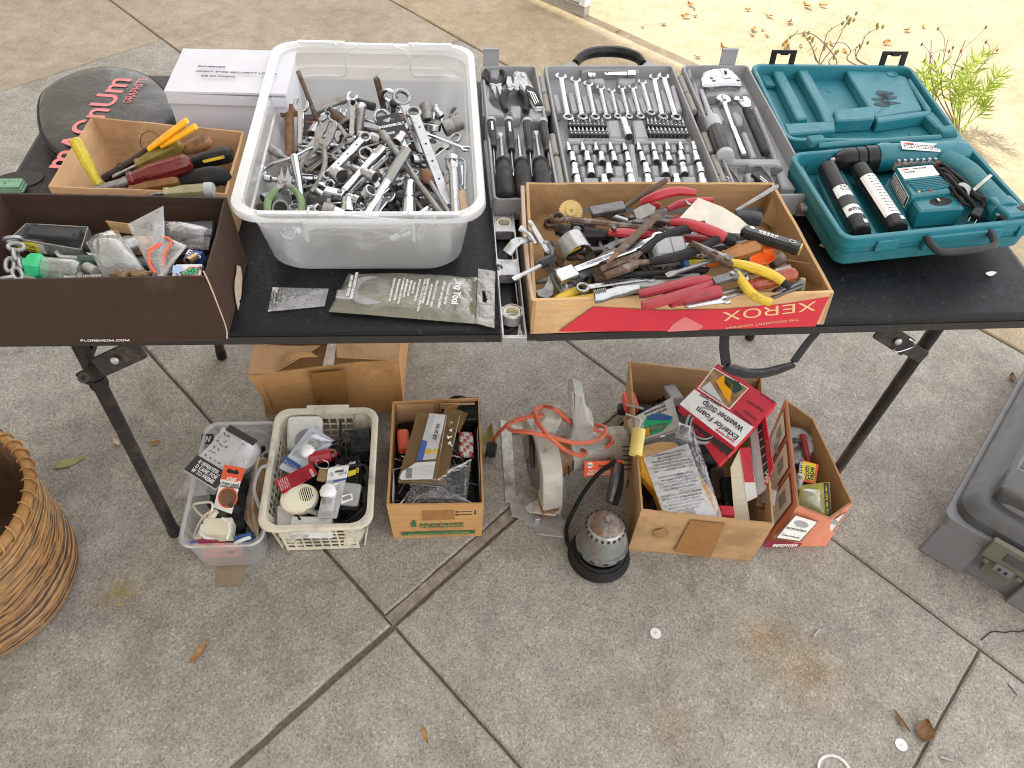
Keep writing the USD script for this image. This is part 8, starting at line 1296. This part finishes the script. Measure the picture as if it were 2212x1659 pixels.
for r,z in ((.058,.014),(.060,.024),(.053,.030),(.066,.008),(.064,.018)):sn.add('cord',tube([B0+V(r*math.cos(a)*1.02,r*math.sin(a),z) for a in np.linspace(0,2*math.pi,18,endpoint=False)],.0052,8,3,True),'black_rubber')
cord(sn,'Q',((1560,1390,.02),(1505,1300,.012),(1500,1180,.012),(1560,1040,.03),(1640,900,.06),(1740,770,.10),(1830,700,.12),(1890,650,.13)),.0052,'black_rubber');sn.add('handle',tube([g('Q',1840,985,.115),g('Q',1870,850,.125),g('Q',1905,690,.13)],[.008,.011,.009],8,4),'dark_steel');sn.add('handle',tube([g('Q',1880,1000,.105),g('Q',1910,850,.112),g('Q',1925,690,.118)],[.009,.012,.010],8,4),'black_rubber')
# ---------------------------------------------------------------- large open carton
big=Th('large_carton','large open cardboard carton packed with weather strip boxes and a sponge','carton');HB=.165
tq=[g('N',285,1222,HB),g('N',1205,1322,HB),g('N',1120,300,HB),g('N',200,190,HB)];q=[g('N',192,1497,0),g('N',1040,1578,0),V(*(tq[2][:2]*.93+tq[0][:2]*.07+V(-.005,-.01)),0),V(*(tq[3][:2]+V(.01,-.015)),0)]
carton(big,q,tq,'carton',.0045,.002,.003,n=(18,8));nF=unit(np.cross(q[1]-q[0],tq[0]-q[0]));Fg=(frn((q[0]+tq[1])/2+nF*.0022,q[1]-q[0],nF),(0,0,1,1),0);onq(big,Fg,'N',[(628,1288),(862,1312),(765,1545),(512,1505)],'packing_tape',.0008,.0008,name='packing_tape');onq(big,Fg,'N',[(370,1365),(440,1345),(475,1380),(440,1415),(390,1410)],'carton_inside',.0004)
for j in range(4):big.add('printed_mark',xf(cham(Point(0,0).buffer(.010).difference(Point(0,0).buffer(.008)),.0004),frn(gy('N',360+45*j,350,tq[3][1]-.012),(1,0,0),(0,-1,0))),'black_print')
wsb=Th('weather_strip_box','red and white box of foam weather strip lying on top of the large carton','box');f=plate(wsb,'carton','N',((550,490,.222),(935,790,.215),(1225,480,.245),(815,208,.250)),'red_print',.034,g);onq(wsb,f,'N',[(550,490),(935,788),(1062,650),(652,388)],'white_label');onq(wsb,f,'N',[(785,236),(1028,380),(895,528),(672,382)],'white_print',.0002);onq(wsb,f,'N',[(788,245),(1018,382),(893,518),(684,381)],'photo_print',.0007)
onq(wsb,f,'N',[(800,330),(850,290),(920,360),(895,480),(860,440)],'orange_yellow',.0012);onq(wsb,f,'N',[(700,380),(760,335),(850,480),(890,512)],'paper_white',.0012);onq(wsb,f,'N',[(860,300),(960,340),(985,390),(930,420),(860,350)],'dark_green',.0012)
for s_,p,h_,m in (('Exterior Foam',(948,728,668,520),.014,'black_print'),('Weather Strip',(985,668,712,478),.014,'black_print'),('Energy Saving',(925,752,800,668),.0065,'red_print'),('Adhesive-Backed',(838,508,690,425),.006,'black_print'),('Weatherstrip doors',(1050,632,930,540),.0055,'black_print'),('and windows.',(1080,600,990,535),.0055,'black_print'),('Fills gaps up to ⅜',(1130,540,1020,470),.005,'black_print'),('Size: ⅜ in x 17 ft',(1205,478,1110,415),.005,'black_print')):texton(wsb,f,'N',s_,*p,h_,m,True,.0009)
wsc=Th('weather_strip_box','red plaid weather strip carton with roll window tucked under the top box','box');f=plate(wsc,'carton','N',((640,650,.185),(820,912,.175),(955,800,.19),(700,590,.20)),'red_print',.02,g);onq(wsc,f,'N',[(645,650),(690,610),(925,800),(880,850)],'black_print');q2=g('N',720,640,.197);wsc.add('foam_roll',xf(mv(xf(ringm(.02,.044,.03,26),rot((0,1,0),-90)),0,0,-.01),frn(q2,(1,-.4,0),(-.3,-.6,1))),'grey_plastic');wsc.add('foam_roll',xf(mv(xf(ringm(.0205,.038,.034,26),rot((0,1,0),-90)),0,0,-.0102),frn(q2,(1,-.4,0),(-.3,-.6,1))),'black_rubber')
for j in range(5):onq(wsc,f,'N',[(655+48*j,652+42*j),(662+48*j,646+42*j),(700+48*j,700+42*j),(692+48*j,704+42*j)],'worn_red',.0007)
wsd=Th('weather_strip_box','upright weather strip box with plaid hang card at the right of the large carton','box');f=plate(wsd,'hang_card','N',((1085,640,.20),(1140,1060,.16),(1225,930,.20),(1140,560,.235)),'red_print',.002,g,buf=.003);onq(wsd,f,'N',[(1090,650),(1120,620),(1165,980),(1138,1010)],'black_print');onq(wsd,f,'N',[(1152,745),(1162,740),(1170,810),(1160,820)],'carton_inside',.0006);texton(wsd,f,'N','3M',1150,1035,1158,965,.012,'white_print',True,.0009)
for j in range(6):onq(wsd,f,'N',[(1090+9*j,690+55*j),(1118+9*j,665+55*j),(1119+9*j,672+55*j),(1091+9*j,697+55*j)],'grey_print',.0006)
f=plate(wsd,'box_side','N',((1035,690,.18),(1080,1130,.13),(1142,1060,.158),(1085,640,.198)),'paper_white',.02,g)
rwb=Th('red_white_box','narrow red and cream box standing in the large carton','box');f=plate(rwb,'end_face','N',((965,790,.185),(1012,1165,.13),(1088,1130,.14),(1040,790,.19)),'white_label',.01,g);onq(rwb,f,'N',[(965,790),(1000,1030),(1070,1030),(1040,790)],'red_print');f=plate(rwb,'side_face','N',((900,930,.155),(930,1308,.10),(1035,1290,.11),(966,795,.182)),'cream_plastic',.012,g)
for j in range(6):texton(rwb,f,'N','------ ---- --- ------',925+7*j,1000+50*j,985+8*j,985+50*j,.003,'grey_plastic',True)
spg=Th('sponge_pack','yellow wallpaper sponge in clear bag with trilingual paper label','sponge');c=[g('N',*p) for p in ((470,1275,.125),(835,1300,.125),(560,735,.18),(262,800,.175))];cm=np.mean(c,0);n_=unit(np.cross(c[1]-c[0],c[3]-c[0]));M=frn(cm,c[3]-c[0],n_);iv=np.linalg.inv(M);lc=lambda k,pts:[(iv[:3,:3]@(EYE+ray(k,*p)*(((cm-EYE)@n_)/(ray(k,*p)@n_)))+iv[:3,3])[:2] for p in pts]
so=Polygon(lc('N',((262,820),(300,770),(420,740),(520,745),(600,810),(640,900),(680,950),(720,1000),(790,1100),(825,1200),(800,1290),(470,1275),(420,1180),(390,1090),(330,1020),(275,960)))).buffer(-.003).buffer(.003);spg.add('sponge',xf(cham(so,.045,.006,-.048),M),'sponge_yellow');F_=(M,(0,0,1,1),0);onq(spg,F_,'N',[(300,862),(608,760),(660,900),(720,1080),(822,1290),(600,1285),(450,1262)],'white_label',-.002,.001,name='paper_label')
tl=['FOR PREPARING WALLS FOR PAINTING,','WALL PAPERING OR TILING.','PREFERRED BY THE PROS. THIS SPECIALLY','FORMULATED SPONGE IS LONG LASTING AND','ALWAYS REMAINS SOFT AND PLIABLE. USE THIS','FINEST TOOL OF ITS KIND AVAILABLE TODAY','','PARA PREPARAR LAS PAREDES Y APLICAR','PINTURA, EMPAPELADO O AZULEJO.','ES LA QUE PREFIEREN LOS PROFESIONALES','ES DURADERA Y PERMANECE SUAVE Y FLEXIBLE','CON LA CONFIANZA QUE ES LA MEJOR','','SERT A ENLEVER LA POUSSIERE ET LES FINES','PARTICULES ENTRE LES COUCHES DE PEINTURE','CETTE EPONGE SPECIALE EST PREFEREE','DES PROFESSIONNELS, CAR ELLE EST DURABLE','DEMEURE TOUJOURS DOUCE ET SOUPLE','DISPONIBLE SUR LE MARCHE.']
for j,s_ in enumerate(tl):
    if s_:k_=len(s_)/40;u=j*21.5;x_=478+u*.31;texton(spg,F_,'N',s_,x_-135*k_-5,838+u+14*k_,x_+135*k_,826+u-26*k_,.0042,'black_print',j in (0,1,7,8,13,14),-.0008)
bq=lc('N',((575,1225),(650,1205),(680,1270),(590,1272)));spg.add('barcode',xf(cat(*[cham(Polygon([np.array(bq[0])*(1-u)+np.array(bq[1])*u,np.array(bq[0])*(1-u-.03)+np.array(bq[1])*(u+.03),np.array(bq[3])*(1-u-.03)+np.array(bq[2])*(u+.03),np.array(bq[3])*(1-u)+np.array(bq[2])*u]),.0003,0,-.0008) for u in np.arange(13)/13.]),M),'black_print')
spg.add('film',pillow([p+n_*.004 for p in (g('N',440,1285,.125),g('N',850,1300,.125),g('N',640,640,.20),g('N',270,760,.185))],.010,81,(20,20),.005,30),'clear_film');spg.add('film',pillow([g('N',520,720,.195),g('N',640,760,.195),g('N',630,640,.215),g('N',540,610,.215)],.012,82,(10,10),.006,40),'clear_film')
rlh=Th('roller_frame','paint roller frame with pale yellow handle at the left of the large carton','paint roller');rlh.add('handle',xf(ringm(ln2 := float(np.linalg.norm(g('N',270,660,.20)-g('N',245,845,.17))),.0155,.010,18),fr(g('N',270,660,.20),g('N',245,845,.17))),'handle_yellow');rlh.add('bore',xf(cyl(ln2*.93,.0101,14),fr(g('N',270,660,.20),g('N',245,845,.17))),'dirty_yellow');cord(rlh,'N',((272,665,.20),(285,615,.20),(260,590,.195),(180,560,.18)),.003,'aluminium',name='wire_frame');cord(rlh,'N',((180,495,.17),(240,505,.175),(300,520,.18)),.003,'aluminium',name='wire_frame')
rlb=Th('roll_box','white printed box with a green picture at the back left of the large carton','box');f=plate(rlb,'carton','N',((190,600,.15),(245,760,.13),(560,640,.17),(500,440,.19)),'paper_white',.03,g);onq(rlb,f,'N',[(300,620),(330,570),(420,550),(500,575),(500,610),(430,680),(310,715)],'green_plastic');onq(rlb,f,'N',[(320,600),(360,560),(450,560),(505,580),(480,600),(380,600)],'blue_print',.0006);onq(rlb,f,'N',[(330,640),(470,615),(440,665),(330,690)],'scrap_photo',.0006);onq(rlb,f,'N',[(300,670),(340,650),(340,705),(305,712)],'orange_yellow',.0008)
for j,s_ in enumerate(('ONE ROLL 1 x 180 INCHES','RECREATION AND INDOOR AREA','HELPS PREVENT SLIPPING')):texton(rlb,f,'N',s_,445+8*j,475+24*j,290+16*j,535+24*j,.0055,'black_print',True)
for nm,lab,c_,pts,m in (('dark_tool','dark grey plastic tool behind the white printed box','tool',((470,370,.12),(540,470,.13)),'grey_plastic'),('orange_tool','orange plastic tool in the back left corner of the large carton','tool',((195,420,.11),(225,520,.12)),'orange_print'),('black_strip','black plastic strip in the middle of the large carton','strip',((880,990,.11),(905,1200,.09)),'black_plastic'),('brown_block','dull brown block beside the sponge','block',((800,940,.09),(830,1150,.08)),'brown_card'),('red_packet','small red packet behind the front wall of the large carton','packet',((865,1200,.12),(880,1270,.12)),'red_print')):A,B=g('N',*pts[0]),g('N',*pts[1]);T_=Th(nm,lab,c_);L=np.linalg.norm(B-A);T_.add('body',xf(rbox(L,.034,.03,.006,(L/2,0,-.02)),fr(A,B)),m)
pbr=Th('paint_brush','old paint brush with paint crusted bristles at the front right of the large carton','brush');pbr.add('bristles',xf(rbox(.07,.045,.014,.004,(.03,0,-.006)),fr(g('N',1160,1050,.13),g('N',1120,1300,.12))),'brown_print');pbr.add('paint_crust',xf(rbox(.04,.03,.004,.0015,(.035,.004,.008)),fr(g('N',1160,1050,.13),g('N',1120,1300,.12))),'aluminium')
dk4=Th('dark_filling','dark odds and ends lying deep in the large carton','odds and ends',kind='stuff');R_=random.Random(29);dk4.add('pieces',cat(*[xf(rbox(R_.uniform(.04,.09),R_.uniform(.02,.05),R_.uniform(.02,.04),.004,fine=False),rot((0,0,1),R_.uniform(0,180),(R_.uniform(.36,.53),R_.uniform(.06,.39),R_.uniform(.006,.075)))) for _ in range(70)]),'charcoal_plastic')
# ---------------------------------------------------------------- wine carton
wnb=Th('wine_carton','red and cream printed wine carton with its top cut off','carton');HW=.145;tw=[g('N',1365,1190,HW),g('N',1590,1280,HW-.02),g('N',1745,1165,HW),g('N',1475,590,HW),g('N',1285,455,HW+.01)];bwn=[g('N',1140,1474,0),g('N',1375,1472,0),g('N',1562,1465,0),V(*(tw[3][:2]+V(-.01,-.01)),0),V(*(tw[4][:2]+V(.0,-.012)),0)]
for i in range(5):j=(i+1)%5;wnb.add('wall',wall([bwn[i],bwn[j],tw[j],tw[i]],.004,.002,9,i,(14,7),.002),'carton_inside');pf=wnb.add('printed_face',wall([p+unit(np.cross(bwn[j]-bwn[i],tw[i]-bwn[i]))*.0016 for p in (bwn[i],bwn[j],tw[j]-V(0,0,.001),tw[i]-V(0,0,.001))],.001,.002,9,i,(14,7)),'peach_print')
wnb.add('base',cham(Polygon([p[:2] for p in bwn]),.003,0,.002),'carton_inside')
def wface(i,j):n=unit(np.cross(bwn[j]-bwn[i],tw[i]-bwn[i]));return (frn((bwn[i]+tw[j])/2+n*.0062,bwn[j]-bwn[i],n),(0,0,1,1),0)
W0,W1=wface(0,1),wface(1,2);onq(wnb,W0,'N',[(1130,1478),(1160,1435),(1400,1450),(1372,1476)],'wine_print');onq(wnb,W1,'N',[(1372,1476),(1400,1450),(1590,1425),(1562,1466)],'wine_print');texton(wnb,W0,'N','BERINGER',1195,1464,1365,1462,.009,'white_print',True,.0007);texton(wnb,W1,'N','BERINGER',1400,1462,1545,1445,.009,'white_print',True,.0007)
for W,pts,pin in ((W0,[(1345,1250),(1510,1300),(1385,1440),(1210,1415)],[(1352,1258),(1500,1303),(1380,1432),(1222,1410)]),(W1,[(1585,1300),(1705,1225),(1590,1405),(1450,1440)],[(1588,1308),(1690,1240),(1582,1398),(1462,1430)])):onq(wnb,W,'N',pts,'brown_print',.0002);onq(wnb,W,'N',pin,'white_label',.0006)
for W,o,s_ in ((W0,(1390,1315),34),(W1,(1615,1300),26)):onq(wnb,W,'N',[(o[0]+1.5*s_*math.cos(a),o[1]+.7*s_*math.sin(a)+.3*s_*math.cos(a)) for a in np.linspace(0,6,14)],'grey_plastic',.0010)
texton(wnb,W0,'N','BERINGER',1290,1340,1425,1368,.006,'black_print',True,.001);texton(wnb,W0,'N','White Zinfandel',1255,1388,1380,1412,.004,'black_print',True,.001)
c5=(bwn[4],bwn[0],tw[0],tw[4]);n5=unit(np.cross(bwn[0]-bwn[4],tw[4]-bwn[4]))
def wpanel(s0,s1,q0,q1,m,off,nm='label_panel'):wnb.add(nm,sheet(lambda s,q:bil(c5,s0+(s1-s0)*s,q0+(q1-q0)*q)+n5*(off+.002*nz(bil(c5,s0+(s1-s0)*s,q0+(q1-q0)*q),9,4)*np.sin(np.pi*np.clip(s0+(s1-s0)*s,.03,.97))*(.3+.7*(q0+(q1-q0)*q)))[...,None],4,4,.0004),m)
for k_ in range(3):a_=.06+.31*k_;wpanel(a_,a_+.27,.2,.92,'brown_print',.0032);wpanel(a_+.02,a_+.25,.24,.88,'white_label',.0037);wpanel(a_+.08,a_+.19,.52,.74,'grey_plastic',.0042,'emblem')
crd=Th('cloth_tape_pack','roll of cloth tape with orange and yellow card in the wine carton','tape');f=plate(crd,'card','N',((1370,1015,.10),(1490,1042,.10),(1510,910,.115),(1380,868,.118)),'orange_print',.003,g);onq(crd,f,'N',[(1392,1005),(1478,1022),(1492,905),(1400,885)],'yellow_print');onq(crd,f,'N',[(1372,1000),(1392,1006),(1402,884),(1382,870)],'black_print',.0006);texton(crd,f,'N','cloth',1425,1010,1432,915,.011,'black_print',True,.0008);texton(crd,f,'N','tape',1455,1015,1465,925,.011,'black_print',True,.0008);texton(crd,f,'N','MYSTIK',1382,985,1392,885,.006,'white_print',True,.001)
ybl=Th('yellow_blister','yellow card blister pack with black edge in the front of the wine carton','pack');f=plate(ybl,'card','N',((1365,1180,.105),(1600,1270,.11),(1580,1030,.135),(1390,1050,.13)),'olive_card',.0015,g);onq(ybl,f,'N',[(1560,1255),(1598,1268),(1580,1032),(1545,1035)],'black_print');texton(ybl,f,'N','Cat. No. 115-6U',1572,1250,1562,1060,.004,'yellow_print',True,.0006);ybl.add('blister',pillow([g('N',*p) for p in ((1390,1180,.112),(1545,1240,.115),(1530,1065,.135),(1400,1075,.132))],.016,91,(12,10),.002),'clear_film')
trl=Th('tape_roll','clear shrink wrapped tape roll at the back of the wine carton','tape');M=frn(g('N',1335,780,.085),(1,.3,0),(-.3,-.5,1));trl.add('roll',xf(mv(xf(ringm(.022,.045,.022,26),rot((0,1,0),-90)),0,0,-.01),M),'grey_print');trl.add('wrap',xf(mv(xf(cyl(.004,.047,24),rot((0,1,0),-90)),0,0,.013),M),'clear_film');rdh=Th('red_handle_tool','dark red handled tool standing at the right wall of the wine carton','tool');rdh.add('handle',tube([g('N',1400,700,.12),g('N',1420,790,.11),g('N',1440,890,.09)],.007,8,3),'worn_red')
bgb=bag('plastic_bag','small clear bag with blue print in the middle of the wine carton','N',((1330,1090,.10),(1380,1105,.10),(1420,985,.115),(1360,965,.115)),.006,'milky_film',93,g);bgb.add('blue_label',xf(rbox(.04,.02,.01,.003),frn(g('N',1320,900,.06),(1,0,0),(0,0,1))),'blue_print')
# ---------------------------------------------------------------- grey tool chest at the right edge
O_=g('U',672,1287,0);ex,ey=unit(V(.737,-.676,0)),unit(V(.70,.715,0));MT=mat4(np.stack([ex,ey,V(0,0,1)],1),O_);tch=Th('tool_chest','large grey plastic tool chest with dark ribbed lid at the right edge','tool chest');TW,TL=.36,.78
def TB(i,z,c=0,r=.02):return rrect(TW-2*i,TL-2*i,r,5,z,(TW/2,TL/2+c))
def tcb(nm,rings,m,**k):tch.add(nm,xf(loft(rings,**k),MT),m)
tcb('body',[TB(.012,.0,0,.01),TB(.008,.006,0,.012),TB(.0,.135)],'toolbox_grey');tcb('rim_band',[TB(-.006,.115),TB(-.007,.148),TB(-.003,.152)],'toolbox_grey');tcb('lid',[TB(.002,.152,0,.05),TB(.004,.175,0,.05),TB(.022,.195,0,.05),TB(.040,.2,0,.05)],'toolbox_dark');tcb('lid_top',[TB(.055,.199,0,.035),TB(.065,.222,0,.03),TB(.080,.226,0,.025)],'toolbox_grey')
for x0,x1,y0,y1,h in ((.05,TW-.05,.06,.15,.243),(.05,TW-.05,.50,.70,.243)):tch.add('lid_step',xf(rbox(x1-x0,y1-y0,h-.19,.014,((x0+x1)/2,(y0+y1)/2,.19)),MT),'toolbox_dark')
for j in range(36):tch.add('lid_rib',xf(rbox(TW-.14,.0042,.004,.001,(TW/2,.17+.0075*j,.2245),False),MT),'toolbox_grey')
for x0,x1 in ((.0,.10),(.205,.36)):tch.add('front_pillar',xf(rbox(x1-x0,.022,.118,.005,((x0+x1)/2,.002,0)),MT),'toolbox_grey')
lx=.155;tch.add('latch_plate',xf(rbox(.115,.016,.062,.004,(lx,-.012,.108)),MT),'toolbox_olive');tch.add('latch_recess',xf(rbox(.062,.006,.030,.003,(lx+.012,-.0190,.128)),MT),'toolbox_dark');tch.add('latch_flap',xf(rbox(.062,.012,.055,.004,(lx-.004,-.014,.050)),MT@rot((1,0,0),-8)),'toolbox_olive');tch.add('latch_clip',xf(rbox(.040,.008,.022,.002,(lx-.002,-.024,.094)),MT),'toolbox_grey')
for s in (-1,1):tch.add('clip_slot',xf(rbox(.006,.002,.009,.0006,(lx-.002+s*.007,-.0285,.101),False),MT),'black_hole');tch.add('latch_hinge',xf(rbox(.012,.012,.010,.002,(lx-.004+s*.036,-.020,.098)),MT),'toolbox_olive')
# ---------------------------------------------------------------- wicker basket at the left edge
wk=Th('wicker_basket','round golden wicker basket with laced rim at the left edge','basket');WC=V(-1.118,-.026,0);RP=lambda z:np.interp(z,[0,.03,.07,.17,.24,.30],[.180,.193,.198,.195,.196,.197]);R_=random.Random(8);strands={'wicker_gold':[],'wicker_tan':[],'wicker_dark':[]}
for j in range(160):
    z0=.004+.285*(j/159);a=np.linspace(-2.6,2.1,64);ph=R_.uniform(0,6);tilt=.018*(1-abs(2*z0/.29-1))+.004;z=np.clip(z0+tilt*np.sin(a*1.0+.8)+.0022*np.sin(9*a+ph*.3+z0*30)+.0012*np.sin(23*a+ph),.002,.293);r=RP(z)+R_.uniform(-.0016,.0016);strands[R_.choice(['wicker_gold','wicker_gold','wicker_tan','wicker_tan','wicker_dark'])].append(tube(np.stack([WC[0]+r*np.cos(a),WC[1]+r*np.sin(a),z],1),R_.uniform(.0009,.0019),5,1))
for k_,v_ in strands.items():wk.add('weave',cat(*v_),k_,kind='stuff')
a=np.arange(64)*2*math.pi/64;rg=lambda r,z:np.stack([WC[0]+r*np.cos(a),WC[1]+r*np.sin(a),np.full(64,z)],1);wk.add('inner_wall',loft([rg(.176,.002),rg(.1945,.07),rg(.1925,.17),rg(.193,.295),rg(.189,.295),rg(.184,.17),rg(.184,.07),rg(.17,.008)],True,True),'wicker_dark')
for j in range(34):z_=.03+.26*j/34;wk.add('inner_strand',tube(rg(RP(z_)-.0075,z_)[::2],.0022,5,1,True),'wicker_inner')
wk.add('rim_core',tube(rg(.197,.300)[::2],.0105,8,2,True),'wicker_gold')
for j in range(44):
    th=2*math.pi*j/44;c=WC+V(.197*math.cos(th),.197*math.sin(th),.300);t_=V(-math.sin(th),math.cos(th),0);n_=V(math.cos(th),math.sin(th),0);wk.add('rim_wrap',tube([c+t_*.010*u+n_*.0128*math.cos(u*2.2+.6)+V(0,0,.0128*math.sin(u*2.2+.6)) for u in np.linspace(-1.1,1.1,7)],.0034,5,2,flat=.4),'wicker_tan')
# ---------------------------------------------------------------- litter
def disc(lab,k,a_,b_,r):T=Th('plastic_disc',lab,'disc');p=g(k,a_,b_,.001);T.add('disc',mv(xf(rev([(0,r*.97),(.001,r),(.002,r*.96)],22),rot((0,1,0),-90)),*p),'white_plastic');T.add('centre_boss',mv(xf(cyl(.0032,r*.22,10),rot((0,1,0),-90)),*p),'ivory_plastic')
disc('small white plastic disc on the concrete in front of the large carton','E',348,506,.0125);disc('small white plastic disc beside the brown leaf at the lower right','E',1590,1070,.0125)
for lab,a_,b_,c_,d_ in (('short steel pin near the rust stain on the concrete',1145,522,1178,482),('bright steel pin at the right edge of the concrete',2135,757,2182,815),('bright steel pin at the bottom right of the concrete',1785,1130,1855,1152)):A,B=g('E',a_,b_,.003),g('E',c_,d_,.003);T_=Th('steel_pin',lab,'pin');T_.add('pin',xf(cyl(np.linalg.norm(B-A),.0024,8,.0004),fr(A,B)),'aluminium')
wr_=Th('white_ring','white plastic ring cut by the bottom edge of the picture','ring');p=g('E',1250,1195,.003);wr_.add('ring',tube([p+V(.030*math.cos(a_),.026*math.sin(a_),0) for a_ in np.linspace(0,2*math.pi,20,endpoint=False)],.003,7,2,True),'white_plastic')
for lab,k,a_,b_,L,W,an,m in (('crumpled red brown leaf on the slab joint at the lower right','E',1705,1000,.05,.036,60,'leaf_brown'),('narrow brown strip of bark near the second white disc','E',1592,955,.045,.011,-70,'leaf_brown'),('long dry ochre leaf at the lower left of the concrete','D',430,1410,.055,.012,62,'leaf_dry'),('small dry leaf at the bottom centre of the concrete','D',918,1588,.04,.008,-70,'leaf_dry'),('pointed olive green scrap beside the wicker basket','O',318,595,.075,.024,25,'leaf_olive'),('pale torn scrap beside the front left table leg','O',540,503,.03,.012,-50,'torn_card'),('small ochre crumpled leaf right of the front left table leg','O',713,505,.028,.012,15,'leaf_dry'),('thin pale splinter behind the clear bin','O',683,914,.022,.003,30,'raw_wood'),('folded brown leaf at the right edge near the tool chest','U',1197,322,.032,.018,60,'leaf_brown'),('green leaf behind the green lettered box','Q',862,510,.10,.035,75,'leaf_olive')):
    T_=Th('litter_leaf',lab,'scrap' if 'scrap' in lab or 'strip' in lab or 'splinter' in lab else 'leaf');T_.add('blade',xf(leafm(L,W,.45 if 'olive green' not in lab else .05,len(lab)),mat4(rot((0,0,1),an)[:3,:3],g(k,a_,b_,.004))),m)
gsd=Th('grass_clippings','little pile of dry grass clippings in front of the wicker basket','clippings',kind='stuff');R_=random.Random(4);p=g('O',545,1195,.001);gsd.add('clippings',cat(*[xf(rbox(R_.uniform(.006,.016),.0012,.0008,.0003,fine=False),rot((0,0,1),R_.uniform(0,180),p+V(R_.gauss(0,.022),R_.gauss(0,.018),R_.uniform(0,.004)))) for _ in range(150)]),'straw')
tps=Th('tape_strip','strip of brown packing tape stuck to the concrete in front of the clear bin','tape');tps.add('tape',cham(Polygon([g('L',*p_)[:2] for p_ in ((392,1745),(585,1735),(610,1560),(400,1570))]),.0006,0,.0022),'ground_tape')
for T_ in THINGS:T_.write()
